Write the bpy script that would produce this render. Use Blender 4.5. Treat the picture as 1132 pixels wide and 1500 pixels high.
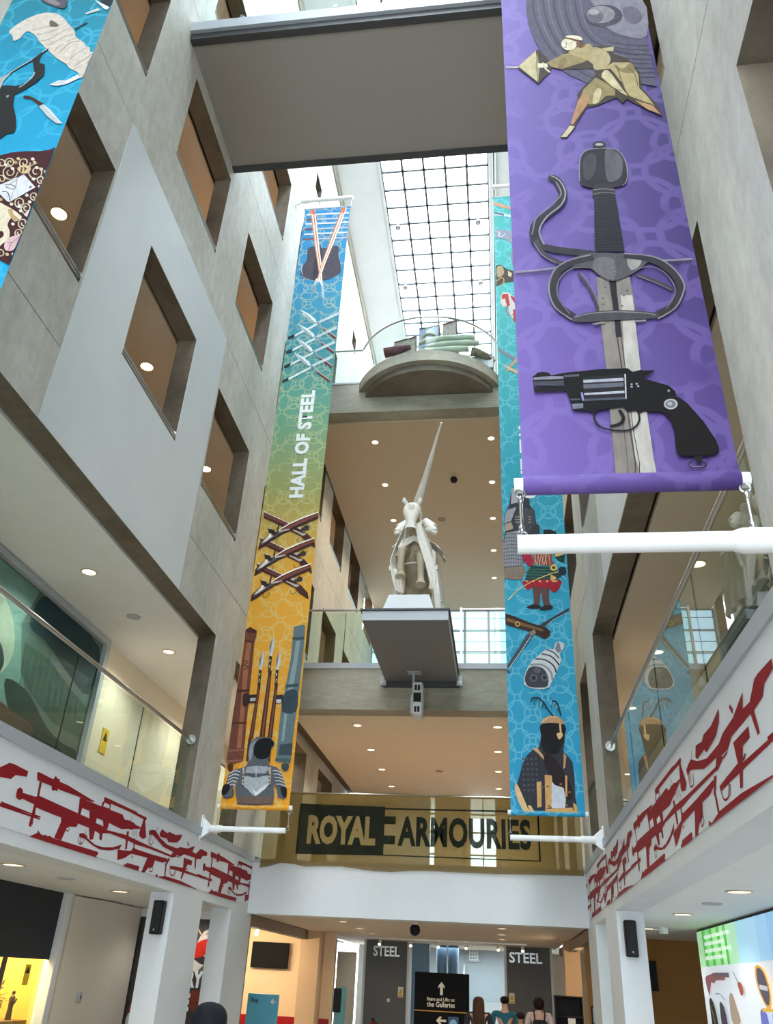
import bpy, bmesh, math, random
from mathutils import Vector, Matrix
random.seed(7)
for o in list(bpy.data.objects): bpy.data.objects.remove(o)
SC = bpy.context.scene; COL = SC.collection
PI = math.pi
# ---------------------------------------------------------------- camera
cd = bpy.data.cameras.new('camera'); cam = bpy.data.objects.new('camera', cd); COL.objects.link(cam)
cd.sensor_fit = 'HORIZONTAL'; cd.sensor_width = 36.0; cd.lens = 36.0*1186.016/1132; cd.clip_end = 200
cam.matrix_world = Matrix(((0.99126717, 0.02202014, 0.13001733, 0.0),
                           (0.12344395, -0.50171666, -0.85617871, 0.0),
                           (0.04637869, 0.8647517, -0.50005351, 1.8), (0, 0, 0, 1))).transposed().transposed()
M3 = Matrix(((0.99126717, 0.02202014, 0.13001733), (0.12344395, -0.50171666, -0.85617871), (0.04637869, 0.8647517, -0.50005351)))
cam.matrix_world = Matrix.Translation((0, 0, 1.8)) @ M3.to_4x4()
SC.camera = cam
# ---------------------------------------------------------------- sky, daylight, exposure
W = bpy.data.worlds.new('world'); SC.world = W; W.use_nodes = True
W.node_tree.nodes['Background'].inputs[0].default_value = (0.86, 0.95, 1.0, 1)
W.node_tree.nodes['Background'].inputs[1].default_value = 3.6
def area(name, loc, sx, sy, power, color, rot=(0, 0, 0)):
    l = bpy.data.lights.new(name, 'AREA'); l.shape = 'RECTANGLE'; l.size = sx; l.size_y = sy
    l.energy = power; l.color = color
    o = bpy.data.objects.new(name, l); o.location = loc; o.rotation_euler = rot; COL.objects.link(o); return o
area('daylight_over_the_glass_roof', (-1.58, 11.0, 25.2), 3.3, 34, 3600, (0.90, 0.96, 1.0))
SC.view_settings.view_transform = 'Standard'; SC.view_settings.look = 'None'
SC.view_settings.exposure = 0.9; SC.view_settings.gamma = 1.0; SC.view_settings.use_curve_mapping = False
# ---------------------------------------------------------------- materials
def srgb(c):
    if isinstance(c, str): c = tuple(int(c[i:i+2], 16)/255 for i in (0, 2, 4))
    return tuple(((x/12.92) if x <= 0.04045 else ((x+0.055)/1.055)**2.4) for x in c)
MATS = {}
def mat(name, col, rough=0.6, metal=0.0, noise=0.0, scale=3.0, bump=0.0, emit=0.0, stretch=(1, 1, 1), col2=None, spec=0.5):
    if name in MATS: return MATS[name]
    m = bpy.data.materials.new(name); m.use_nodes = True; nt = m.node_tree; N = nt.nodes; L = nt.links
    b = N['Principled BSDF']; c = srgb(col); b.inputs['Base Color'].default_value = (*c, 1)
    b.inputs['Roughness'].default_value = rough; b.inputs['Metallic'].default_value = metal
    b.inputs['Specular IOR Level'].default_value = spec
    tc = N.new('ShaderNodeTexCoord'); mp = N.new('ShaderNodeMapping'); L.new(tc.outputs['Object'], mp.inputs[0])
    mp.inputs['Scale'].default_value = stretch
    n1 = N.new('ShaderNodeTexNoise'); n1.inputs['Scale'].default_value = scale; n1.inputs['Detail'].default_value = 6
    n1.inputs['Roughness'].default_value = 0.62
    L.new(mp.outputs[0], n1.inputs['Vector'])
    r = N.new('ShaderNodeValToRGB'); c2 = srgb(col2) if col2 else tuple(x*(1-max(noise, .02)) for x in c)
    c3 = tuple(min(1, x*(1+max(noise, .02)*.6)) for x in c) if not col2 else c
    r.color_ramp.elements[0].color = (*c2, 1); r.color_ramp.elements[1].color = (*c3, 1)
    r.color_ramp.elements[0].position = 0.3; r.color_ramp.elements[1].position = 0.68
    L.new(n1.outputs[0], r.inputs[0]); L.new(r.outputs[0], b.inputs['Base Color'])
    if bump:
        bp = N.new('ShaderNodeBump'); bp.inputs['Strength'].default_value = bump; bp.inputs['Distance'].default_value = 0.02
        L.new(n1.outputs[0], bp.inputs['Height']); L.new(bp.outputs[0], b.inputs['Normal'])
    if emit:
        b.inputs['Emission Color'].default_value = (*c, 1); b.inputs['Emission Strength'].default_value = emit
    MATS[name] = m; return m
def concrete(name, base, dark, streak=(1, 1, 1)):
    if name in MATS: return MATS[name]
    m = bpy.data.materials.new(name); m.use_nodes = True; nt = m.node_tree; N = nt.nodes; L = nt.links
    b = N['Principled BSDF']; b.inputs['Roughness'].default_value = 0.75; b.inputs['Specular IOR Level'].default_value = 0.3
    tc = N.new('ShaderNodeTexCoord'); mp = N.new('ShaderNodeMapping'); L.new(tc.outputs['Object'], mp.inputs[0])
    mp.inputs['Scale'].default_value = streak
    a = N.new('ShaderNodeTexNoise'); a.inputs['Scale'].default_value = 0.55; a.inputs['Detail'].default_value = 8; a.inputs['Roughness'].default_value = .6
    c = N.new('ShaderNodeTexNoise'); c.inputs['Scale'].default_value = 7; c.inputs['Detail'].default_value = 8; c.inputs['Roughness'].default_value = .7
    v = N.new('ShaderNodeTexVoronoi'); v.inputs['Scale'].default_value = 11
    for n in (a, c, v): L.new(mp.outputs[0], n.inputs['Vector'])
    ra = N.new('ShaderNodeValToRGB'); ra.color_ramp.elements[0].position = .34; ra.color_ramp.elements[1].position = .64
    ra.color_ramp.elements[0].color = (*srgb(dark), 1); ra.color_ramp.elements[1].color = (*srgb(base), 1)
    L.new(a.outputs[0], ra.inputs[0])
    rc = N.new('ShaderNodeValToRGB'); rc.color_ramp.elements[0].position = .33; rc.color_ramp.elements[1].position = .6
    rc.color_ramp.elements[0].color = (.84, .83, .81, 1); rc.color_ramp.elements[1].color = (1.03, 1.03, 1.02, 1)
    L.new(c.outputs[0], rc.inputs[0])
    mx = N.new('ShaderNodeMix'); mx.data_type = 'RGBA'; mx.blend_type = 'MULTIPLY'; mx.inputs[0].default_value = 1
    L.new(ra.outputs[0], mx.inputs[6]); L.new(rc.outputs[0], mx.inputs[7])
    rv = N.new('ShaderNodeValToRGB'); rv.color_ramp.elements[0].position = .02; rv.color_ramp.elements[1].position = .07
    rv.color_ramp.elements[0].color = (.62, .6, .56, 1); rv.color_ramp.elements[1].color = (1, 1, 1, 1)
    L.new(v.outputs[0], rv.inputs[0])
    m2 = N.new('ShaderNodeMix'); m2.data_type = 'RGBA'; m2.blend_type = 'MULTIPLY'; m2.inputs[0].default_value = .6
    L.new(mx.outputs[2], m2.inputs[6]); L.new(rv.outputs[0], m2.inputs[7]); L.new(m2.outputs[2], b.inputs['Base Color'])
    bp = N.new('ShaderNodeBump'); bp.inputs['Strength'].default_value = .35; bp.inputs['Distance'].default_value = .02
    L.new(c.outputs[0], bp.inputs['Height']); L.new(bp.outputs[0], b.inputs['Normal'])
    MATS[name] = m; return m
def glass(name, tint=(0.9, 0.97, 0.94), rough=0.0, refl=1.0, alpha_mix=None):
    if name in MATS: return MATS[name]
    m = bpy.data.materials.new(name); m.use_nodes = True; nt = m.node_tree; N = nt.nodes; L = nt.links
    N.remove(N['Principled BSDF']); out = N['Material Output']
    t = N.new('ShaderNodeBsdfTransparent'); t.inputs[0].default_value = (*tint, 1)
    g = N.new('ShaderNodeBsdfGlossy'); g.inputs['Roughness'].default_value = rough; g.inputs[0].default_value = (1, 1, 1, 1)
    f = N.new('ShaderNodeFresnel'); f.inputs[0].default_value = 1.5
    k = N.new('ShaderNodeMath'); k.operation = 'MULTIPLY'; k.inputs[1].default_value = refl; ge = N.new('ShaderNodeNewGeometry'); iv = N.new('ShaderNodeMath'); iv.operation = 'SUBTRACT'; iv.inputs[0].default_value = 1; L.new(ge.outputs['Backfacing'], iv.inputs[1]); k0 = N.new('ShaderNodeMath'); k0.operation = 'MULTIPLY'; L.new(f.outputs[0], k0.inputs[0]); L.new(iv.outputs[0], k0.inputs[1]); L.new(k0.outputs[0], k.inputs[0])
    x = N.new('ShaderNodeMixShader'); L.new(k.outputs[0], x.inputs[0]); L.new(t.outputs[0], x.inputs[1]); L.new(g.outputs[0], x.inputs[2])
    last = x
    if alpha_mix:
        d = N.new('ShaderNodeBsdfTranslucent'); d.inputs[0].default_value = (*alpha_mix[1], 1)
        y = N.new('ShaderNodeMixShader'); y.inputs[0].default_value = alpha_mix[0]
        L.new(x.outputs[0], y.inputs[1]); L.new(d.outputs[0], y.inputs[2]); last = y
    L.new(last.outputs[0], out.inputs[0]); MATS[name] = m; return m
CON = concrete('board_cast_concrete', 'cfcec8', 'b5b3aa', (1, 1, .55))
REV = concrete('raw_shaded_concrete', '7a7063', '50483d', (1, 1, 1))  # raw concrete, with shade inside the openings darkened into its colour
CONB = concrete('beam_concrete', 'aaa699', '817c6f', (.6, 1, 2.2))
WHITE = mat('matt_white_paint', 'd9dde0', .6, noise=.05, scale=1.2)
WHITEW = mat('white_panel_paint', 'd2d8dc', .55, noise=.05, scale=.8, bump=.05)
CEIL = mat('cream_ceiling_paint', 'd9cbb8', .8, noise=.04)
CEILW = mat('white_ceiling_paint', 'e6e9e8', .8, noise=.03)
GREY = mat('light_grey_steel', 'a9afb6', .4, noise=.05)
DGREY = mat('dark_grey_steel', '3c3d3f', .45, noise=.08)
TAUPE = mat('taupe_soffit_panel', '97918a', .7, noise=.05, scale=40)
BLACK = mat('black_shadow_gap', '0a0a0a', .9)
BLK = mat('black_plastic', '101012', .5, spec=.25)
CHROME = mat('brushed_stainless_steel', 'b5b8b8', .28, metal=1.0)
WMET = mat('white_powder_coat', 'eef1f3', .35, noise=.03)
FLOOR = mat('warm_timber_floor', 'a38c72', .45, noise=.15, scale=2)
STONE = mat('pale_stone_floor', 'a8a196', .35, noise=.1, scale=1.5)
CEILT = mat('tan_hall_ceiling_paint', 'bba98f', .8, noise=.03)
CEILR = mat('taupe_ceiling_paint', 'b9ad9b', .8, noise=.03)
WARMW = mat('warm_cream_wall', 'dcc4a4', .8, noise=.04)
CLEAR = glass('clear_glass', refl=1.1)
PALEG = glass('pale_balcony_glass', (.95, .99, .975), 0, .5)
MBLK = mat('matt_black', '101012', .7, spec=.15)
GREENG = glass('greenish_glass', (0.86, 0.95, 0.91), refl=1.15)
LAMPM = mat('lit_lamp_lens', 'ffe9c4', .3, emit=1.7)
LAMPW = mat('bright_lamp_lens', 'ffdca8', .3, emit=6.0)
# ---------------------------------------------------------------- mesh helpers
WL = {}
class MB:
    def __init__(s): s.v = []; s.f = []; s.m = []; s.k = 0
    def add(s, vs, fs):
        n = len(s.v); s.v += [tuple(p) for p in vs]; s.f += [tuple(i+n for i in f) for f in fs]; s.m += [s.k]*len(fs); return s
    def box(s, x0, x1, y0, y1, z0, z1):
        return s.add([(x0,y0,z0),(x1,y0,z0),(x1,y1,z0),(x0,y1,z0),(x0,y0,z1),(x1,y0,z1),(x1,y1,z1),(x0,y1,z1)],
                     [(0,3,2,1),(4,5,6,7),(0,1,5,4),(1,2,6,5),(2,3,7,6),(3,0,4,7)])
    def bbox(s, x0, x1, y0, y1, z0, z1, r=.01):      # chamfered box
        x0, x1 = min(x0,x1), max(x0,x1); y0, y1 = min(y0,y1), max(y0,y1)
        bm = bmesh.new(); bmesh.ops.create_cube(bm, size=1)
        for v in bm.verts: v.co = Vector(((x0+x1)/2+v.co.x*(x1-x0), (y0+y1)/2+v.co.y*(y1-y0), (z0+z1)/2+v.co.z*(z1-z0)))
        bmesh.ops.bevel(bm, geom=bm.edges[:], offset=r, segments=1, affect='EDGES'); bm.verts.index_update()
        s.add([v.co[:] for v in bm.verts], [[v.index for v in f.verts] for f in bm.faces]); bm.free(); return s
    def tube(s, pts, r, seg=10, cap=True):
        pts = [Vector(p) for p in pts]; rs = r if isinstance(r, (list, tuple)) else [r]*len(pts)
        rings = []; up = None
        for i, p in enumerate(pts):
            d = (pts[min(i+1, len(pts)-1)]-pts[max(i-1, 0)]).normalized()
            if up is None: up = Vector((0,0,1)) if abs(d.z) < .9 else Vector((1,0,0))
            a = d.cross(up)
            if a.length < 1e-4: a = d.cross(Vector((0,1,0)))
            a.normalize(); b = a.cross(d); up = b
            rings.append([p+(a*math.cos(2*PI*k/seg)+b*math.sin(2*PI*k/seg))*rs[i] for k in range(seg)])
        vs = [v for R in rings for v in R]; fs = []
        for i in range(len(pts)-1):
            for k in range(seg):
                k2 = (k+1) % seg; fs.append((i*seg+k, i*seg+k2, (i+1)*seg+k2, (i+1)*seg+k))
        if cap: fs += [tuple(range(seg))[::-1], tuple((len(pts)-1)*seg+k for k in range(seg))]
        return s.add([v[:] for v in vs], fs)
    def disc(s, c, r, n=20, z=0.01, r2=None):
        c = Vector(c); r2 = r if r2 is None else r2
        vs = [(c.x+r*math.cos(2*PI*k/n), c.y+r*math.sin(2*PI*k/n), c.z) for k in range(n)] + [(c.x+r2*math.cos(2*PI*k/n), c.y+r2*math.sin(2*PI*k/n), c.z+z) for k in range(n)]
        return s.add(vs, [tuple(range(n))[::-1], tuple(range(n, 2*n))] + [(k, (k+1) % n, n+(k+1) % n, n+k) for k in range(n)])
    def ball(s, c, r, seg=12, rings=8, sc=(1,1,1)):
        vs = [(c[0], c[1], c[2]-r*sc[2])]; fs = []
        for i in range(1, rings):
            t = PI*i/rings
            for k in range(seg): a = 2*PI*k/seg; vs.append((c[0]+r*sc[0]*math.sin(t)*math.cos(a), c[1]+r*sc[1]*math.sin(t)*math.sin(a), c[2]-r*sc[2]*math.cos(t)))
        vs.append((c[0], c[1], c[2]+r*sc[2])); e = len(vs)-1
        for k in range(seg):
            k2 = (k+1) % seg; fs.append((0, 1+k2, 1+k)); fs.append((e, e-seg+k, e-seg+k2))
            for i in range(rings-2): o = 1+i*seg; fs.append((o+k, o+k2, o+seg+k2, o+seg+k))
        return s.add(vs, fs)
    def prism(s, pts, axis, a0, a1):     # outline pts (2-D) extruded along axis
        n = len(pts); P3 = {'x': lambda p, a: (a, p[0], p[1]), 'y': lambda p, a: (p[0], a, p[1]), 'z': lambda p, a: (p[0], p[1], a)}[axis]
        return s.add([P3(p, a0) for p in pts]+[P3(p, a1) for p in pts], [tuple(range(n))[::-1], tuple(range(n, 2*n))]+[(k, (k+1) % n, n+(k+1) % n, n+k) for k in range(n)])
    def build(s, name, m, parent=None, smooth=False, label=None, kind=None):
        me = bpy.data.meshes.new(name); off = Vector((0,0,0))
        if parent is not None: off = WL[parent.name]
        me.from_pydata([(v[0]-off.x, v[1]-off.y, v[2]-off.z) for v in s.v], [], s.f)
        for mm in (m if isinstance(m, (list, tuple)) else [m]): me.materials.append(mm)
        if max(s.m, default=0) > 0: me.polygons.foreach_set('material_index', s.m)
        bm = bmesh.new(); bm.from_mesh(me); bmesh.ops.recalc_face_normals(bm, faces=bm.faces); bm.to_mesh(me); bm.free()
        if smooth:
            me.polygons.foreach_set('use_smooth', [True]*len(me.polygons))
            try: me.set_sharp_from_angle(angle=math.radians(42))
            except Exception: pass
        o = bpy.data.objects.new(name, me); COL.objects.link(o); WL[o.name] = off.copy()
        if parent is not None: o.parent = parent
        if label: o['label'] = label
        if kind: o['kind'] = kind
        return o
def box(*a): return MB().box(*a)
def root(name, loc, label=None, cat=None, group=None, kind=None):
    o = bpy.data.objects.new(name, None); COL.objects.link(o); o.location = loc; WL[o.name] = Vector(loc)
    o.empty_display_size = .2
    return tag(o, label, cat, group, kind)
def tag(o, label=None, cat=None, group=None, kind=None):
    if label: o['label'] = label
    if cat: o['category'] = cat
    if group: o['group'] = group
    if kind: o['kind'] = kind
    return o
def struct(name, mb, m, smooth=False): return mb.build(name, m, None, smooth, kind='structure')
def dup(r, off, label=None):
    off = Vector(off)
    def cp(o, par):
        c = o.copy(); COL.objects.link(c)
        if par is not None: c.parent = par
        WL[c.name] = WL[o.name]+off
        for ch in list(KIDS.get(o.name, [])): cp(ch, c)
        return c
    c = cp(r, None); c.location = r.location+off
    if label: c['label'] = label
    return c
KIDS = {}
def index_kids():
    KIDS.clear()
    for o in bpy.data.objects:
        if o.parent: KIDS.setdefault(o.parent.name, []).append(o)
def holed(mb, t0, t1, rect, holes, axis='x', rev=False):
    """plate between t0 and t1 over rect (u0,u1,z0,z1) with rectangular holes"""
    u0, u1, z0, z1 = rect
    hs = [(max(h[0],u0), min(h[1],u1), max(h[2],z0), min(h[3],z1)) for h in holes if h[0] < u1-1e-4 and h[1] > u0+1e-4 and h[2] < z1-1e-4 and h[3] > z0+1e-4]
    us = sorted({u0,u1} | {h[0] for h in hs} | {h[1] for h in hs}); zs = sorted({z0,z1} | {h[2] for h in hs} | {h[3] for h in hs})
    def solid(i, j):
        if not (0 <= i < len(us)-1 and 0 <= j < len(zs)-1): return False
        cu, cz = (us[i]+us[i+1])/2, (zs[j]+zs[j+1])/2
        return not any(h[0] < cu < h[1] and h[2] < cz < h[3] for h in hs)
    P = (lambda t, u, z: (t, u, z)) if axis == 'x' else (lambda t, u, z: (u, t, z))
    for i in range(len(us)-1):
        for j in range(len(zs)-1):
            if not solid(i, j): continue
            a, b, c, d = us[i], us[i+1], zs[j], zs[j+1]
            mb.add([P(t0,a,c),P(t0,b,c),P(t0,b,d),P(t0,a,d),P(t1,a,c),P(t1,b,c),P(t1,b,d),P(t1,a,d)], [(0,1,2,3),(7,6,5,4)])
            n = len(mb.v)-8
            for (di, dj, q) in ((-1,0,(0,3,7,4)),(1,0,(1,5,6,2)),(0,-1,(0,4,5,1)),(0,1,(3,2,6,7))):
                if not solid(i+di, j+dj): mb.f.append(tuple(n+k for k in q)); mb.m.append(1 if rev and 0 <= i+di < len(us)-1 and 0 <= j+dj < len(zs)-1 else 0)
    return mb
# ================================================================ the setting: two mirrored atrium walls
Y0, Y1 = -6.0, 28.5
CX = -1.55                                     # axis of the atrium; the left wall face is x=-4.6, the right x=1.5
COLS = [1.08+3.125*k for k in range(-2, 9)]
ROWS = [(8.48, 10.44), (12.40, 14.30), (16.22, 18.15)]
def side(s):
    left = s < 0
    X = (lambda x: x) if left else (lambda x: 2*CX-x)
    def bx(mb, x0, x1, *r): a, b = sorted((X(x0), X(x1))); return mb.box(a, b, *r)
    nm = 'left' if left else 'right'
    wall = root('wall_'+nm, (X(-4.6), 8.0, 0), kind='structure')
    holes = []
    for c in COLS:
        for (a, b) in ROWS: holes.append((c, c+1.93, a, b))
        holes.append((c+.66, c+1.28, 20.44, 21.07))
    low = [(-3.2, 3.06, 3.72, 6.62), (4.2, 12.19, 3.72, 6.62), (13.4, 14.6, 3.72, 6.62), (-3.2, 3.06, 0, 2.74), (4.2, 12.19, 0, 2.74), (13.45, 15.0, 0, 2.74)]
    low += [(c, c+1.93, 3.72, 6.45) for c in (17.6, 21.0, 24.4)]
    # cast pours, one above the other, with open joints
    seams = [3.72, 7.56, 11.45, 15.3, 19.15, 23.1]
    for i in range(5):
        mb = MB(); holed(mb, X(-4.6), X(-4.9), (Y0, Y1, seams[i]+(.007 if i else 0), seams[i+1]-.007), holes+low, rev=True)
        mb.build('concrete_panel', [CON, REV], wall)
    # painted ground storey and fascia band
    mb = MB(); holed(mb, X(-4.6), X(-4.95), (Y0, 16.3, 0, 3.6), [h for h in low if h[2] == 0]); mb.build('painted_portal_frame', WHITE, wall)
    mb = MB(); bx(mb, -4.575, -4.95, Y0, 16.0, 3.6, 3.72); mb.build('grey_floor_edge', GREY, wall)
    mb = MB(); holed(mb, X(-4.592), X(-4.6), (6.18, 10.38, 6.622, 11.455), holes); mb.build('white_painted_patch', WHITEW, wall)
    mb = MB(); bx(mb, -4.56, -4.9, Y0, Y1, 23.1, 23.6); mb.build('coping_beam', CONB, wall)
    # outer enclosure, slabs and ceilings of the galleries behind the wall
    struct('trim_%d' % (1 if left else 2), bx(MB(), -9.3, -9.5, Y0, Y1, 0, 24.5), WHITE)
    for j, (z, zc, m, cm) in enumerate(((0, 2.74, STONE, CEILW), (3.72, 6.62, FLOOR, CEILW if left else CEILR), (7.5, 10.48, FLOOR, CEIL), (11.45, 14.34, FLOOR, CEIL), (15.3, 18.2, FLOOR, CEIL), (19.2, 23.2, FLOOR, CEIL))):
        if z: struct('floor_'+nm, bx(MB(), -9.3, -4.9, Y0, Y1, z-.3, z-.005), m)
        struct('ceiling_'+nm, bx(MB(), -9.3, -4.95 if j < 2 else -4.97, Y0, Y1, zc, zc+.06), cm)
        if j > 1: struct('wall_back_'+nm, bx(MB(), -7.7, -7.8, Y0, Y1, z, zc), WARMW)
    # sloping white lining up to the glass roof
    a, b = X(-4.6), X(-3.29)
    mb = MB(); mb.prism([(a, 23.6), (b, 24.05), (b, 24.25), (X(-4.9), 23.9), (X(-4.9), 23.6)], 'y', Y0, Y1); struct('trim_roof_'+nm, mb, WHITE)
    struct('ceiling_roof_'+nm, bx(MB(), -9.5, -4.9, Y0, Y1, 24.3, 24.6), WHITE)
    # window hand rails
    for ri, (za, zb) in enumerate(ROWS):
        for ci, c in enumerate(COLS):
            if c < 3 or c > 24: continue
            if ri == 2 and c > 14: continue
            rr = root('window_rail', (X(-4.74), c+.96, za), 'steel sill rail in the %s wall opening, %s row, %s from the entrance' % (nm, ('lowest','middle','top')[ri], ('','','','first','second','third','fourth','fifth','sixth','seventh','eighth')[ci]), 'rail', 'rails in the %s wall openings' % nm)
            for dx, dz in ((0, .15), (.0, .09)):
                MB().tube([(X(-4.635), c+.01, za+dz), (X(-4.635), c+1.92, za+dz)], .016, 8).build('tube', CHROME, rr, True)
            for e in (c+.012, c+1.918): MB().tube([(X(-4.66), e-.008, za+.12), (X(-4.66), e+.008, za+.12)], .065, 14).build('flange', CHROME, rr, True)
    return X
XL = side(-1); XR = side(1)
struct('floor', box(-9.5, 6.4, Y0, 30, -.2, 0), STONE)
for i, (z0, z1) in enumerate(((0, .25), (3.4, 3.75), (7.2, 7.55))): pass
# glass roof: frame and panes
roof = root('skylight', (CX, 11, 24), kind='structure')
xs = [-3.27+.674*k for k in range(6)]; dy = .685; ys = [Y0+.02+dy*k for k in range(int((Y1-Y0)/dy)+1)]
for x in xs: box(x-.034, x+.034, Y0, Y1, 23.98, 24.09).build('glazing_bar', DGREY, roof)
for y in ys: box(-3.27, .1, y-.03, y+.03, 23.98, 24.09).build('cross_bar', DGREY, roof)
SKYG = glass('fritted_roof_glass', (0.93, 0.97, 1.0), .1, .5, (0.35, (.92, .96, 1)))
pane = None
for i in range(5):
    for j in range(len(ys)-1):
        if pane is None: pane = box(xs[i], xs[i]+.674, ys[j], ys[j]+dy, 24.04, 24.05).build('roof_pane', SKYG, roof); p0 = (xs[i], ys[j])
        elif ys[j] > 12:
            c = pane.copy(); COL.objects.link(c); c.location = (xs[i]-p0[0], ys[j]-p0[1], 0)
rp = box(-3.27, .1, Y0+dy, 12.2, 24.04, 24.05).build('roof_glazing', SKYG, roof)
for o in list(bpy.data.objects):
    if o.name.startswith('roof_pane'): o.parent = roof
struct('trim_9', box(-3.36, -3.27, Y0, Y1, 23.97, 24.2), WHITE); struct('trim_10', box(.1, .19, Y0, Y1, 23.97, 24.2), WHITE)
struct('wall_end_gable', box(-9.5, 6.4, 28.5, 28.7, 18.5, 24.6), WHITE)
# ---------------------------------------------------------------- end of the atrium: beams, fascia, ceilings
struct('wall_end_fascia', box(-4.6, 1.5, 16.0, 16.35, 2.74, 3.6), WHITE)
struct('trim_3', box(-4.6, 1.5, 15.98, 16.38, 3.6, 3.66), GREY)
struct('trim_4', box(-4.6, 1.5, 16.0, 16.45, 6.52, 7.38), CONB)
struct('trim_5', box(-4.6, 1.5, 15.97, 16.5, 7.38, 7.5), GREY)
struct('trim_6', box(-4.6, 1.5, 16.0, 16.5, 14.05, 14.95), CONB)
struct('trim_7', box(-4.6, 1.5, 15.98, 16.5, 14.95, 15.0), GREY)
for n, z0, z1, m in (('floor_level_one', 3.3, 3.66, FLOOR), ('floor_level_two', 7.1, 7.5, FLOOR), ('floor_level_four', 14.5, 14.95, FLOOR)):
    struct(n, box(-4.6, 1.5, 16.36 if z0 < 4 else 16.5, Y1, z0, z1), m)
for n, zc, m in (('ceiling_entrance', 2.74, CEIL), ('ceiling_level_one', 6.57, mat('pale_tan_ceiling_paint', 'cfc3b0', .8, noise=.03)), ('ceiling_level_three', 14.0, CEILT)):
    struct(n, box(-4.28 if zc == 6.57 else -4.55, 1.45, 16.4, Y1, zc, zc+.05), m)
struct('trim_8', box(-4.55, -4.28, 16.46, Y1, 6.68, 6.7), mat('slot_brown', '5a4c3a', .8))
# glazed far wall of the upper hall
FARD = glass('tinted_far_glazing', (.42, .5, .53), .05, .6, (.12, (.5, .6, .62)))
fw = root('window_far', (CX, 28.4, 7.5), kind='structure')
FARG = glass('far_glazing', (.95, .98, 1), .05, .6, (.25, (.9, .95, 1)))
for i in range(8): x = -4.6+i*6.1/7; box(x-.04, x+.04, 28.35, 28.45, 7.5, 14.0).build('mullion', GREY, fw)
for i in range(9): z = 7.5+i*.81; box(-4.6, 1.5, 28.37, 28.43, z-.02, z+.02).build('transom', GREY, fw)
for i in range(14): z = 7.7+i*.46; box(-4.6, 1.5, 28.385, 28.415, z-.006, z+.006).build('blind_line', DGREY, fw)
box(-4.6, 1.5, 28.395, 28.405, 7.5, 14.0).build('glazing', FARD, fw)
# unseen entrance front, bars only, left open so sky light fills the hall
ef = root('window_unseen_front', (CX, -6, 0), kind='structure')
for i in range(5): x = -4.6+i*6.1/4; box(x-.05, x+.05, -6.1, -5.9, 0, 24).build('mullion', GREY, ef)
for z in (3.6, 7.4, 11.3, 15.1, 19): box(-4.6, 1.5, -6.08, -5.92, z-.05, z+.05).build('transom', GREY, ef)
# ---------------------------------------------------------------- glass balustrades
def balustrade(name, pts, z0, z1, label, group=None, rail_r=.026, mgl=GREENG, joints=None):
    """pts: polyline of (x,y); a glass pane per segment and one round rail"""
    r = root(name, (pts[0][0], pts[0][1], z0), label, 'balustrade', group)
    for (a, b) in zip(pts[:-1], pts[1:]):
        A, B = Vector((*a, 0)), Vector((*b, 0)); d = (B-A).normalized(); nrm = Vector((-d.y, d.x, 0))*.006
        g = .006; P = [A+d*g, B-d*g]
        vs = [P[0]-nrm, P[1]-nrm, P[1]+nrm, P[0]+nrm]; lo = [(v.x, v.y, z0) for v in vs]; hi = [(v.x, v.y, z1-.06) for v in vs]
        MB().add(lo+hi, [(0,1,2,3),(4,5,6,7),(0,1,5,4),(1,2,6,5),(2,3,7,6),(3,0,4,7)]).build('glass_pane', mgl, r)
    for p in pts[1:-1]: box(p[0]-.005, p[0]+.005, p[1]-.005, p[1]+.005, z0, z1-.06).build('black_joint', BLACK, r)
    MB().tube([(p[0], p[1], z1) for p in pts], rail_r, 10).build('handrail', CHROME, r, True)
    return r
for X, nm in ((XL, 'left'), (XR, 'right')):
    b = balustrade('glass_balustrade', [(X(-4.72), y) for y in (4.25, 6.33, 8.3, 10.26, 12.18)], 3.72, 4.89, 'frameless glass balustrade with steel handrail along the %s first-floor gallery' % nm)
    MB().tube([(X(-4.72), 12.16, 4.89), (X(-4.72), 12.19, 4.89)], .075, 16).build('flange', CHROME, b, True)
    balustrade('glass_balustrade', [(X(-4.72), y) for y in (13.42, 14.58)], 3.72, 4.89, 'short glass balustrade between the two far columns on the %s' % nm)
balustrade('glass_balustrade', [(-4.58, 16.1), (-3.1, 16.1), (-1.55, 16.1), (0, 16.1), (1.48, 16.1)], 3.66, 4.88, 'glass balustrade above the white fascia behind the yellow cloth banner', mgl=CLEAR)
balustrade('glass_balustrade', [(-4.58, 16.05), (-3.2, 16.05), (-2.28, 16.05)], 7.5, 8.72, 'second-floor glass balustrade left of the statue platform')
b = balustrade('glass_balustrade', [(-.74, 16.05), (.4, 16.05), (1.48, 16.05)], 7.5, 8.72, 'second-floor glass balustrade right of the statue platform')
box(-.73, -.69, 16.0, 16.04, 7.5, 8.75).build('post', CHROME, b)
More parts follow.
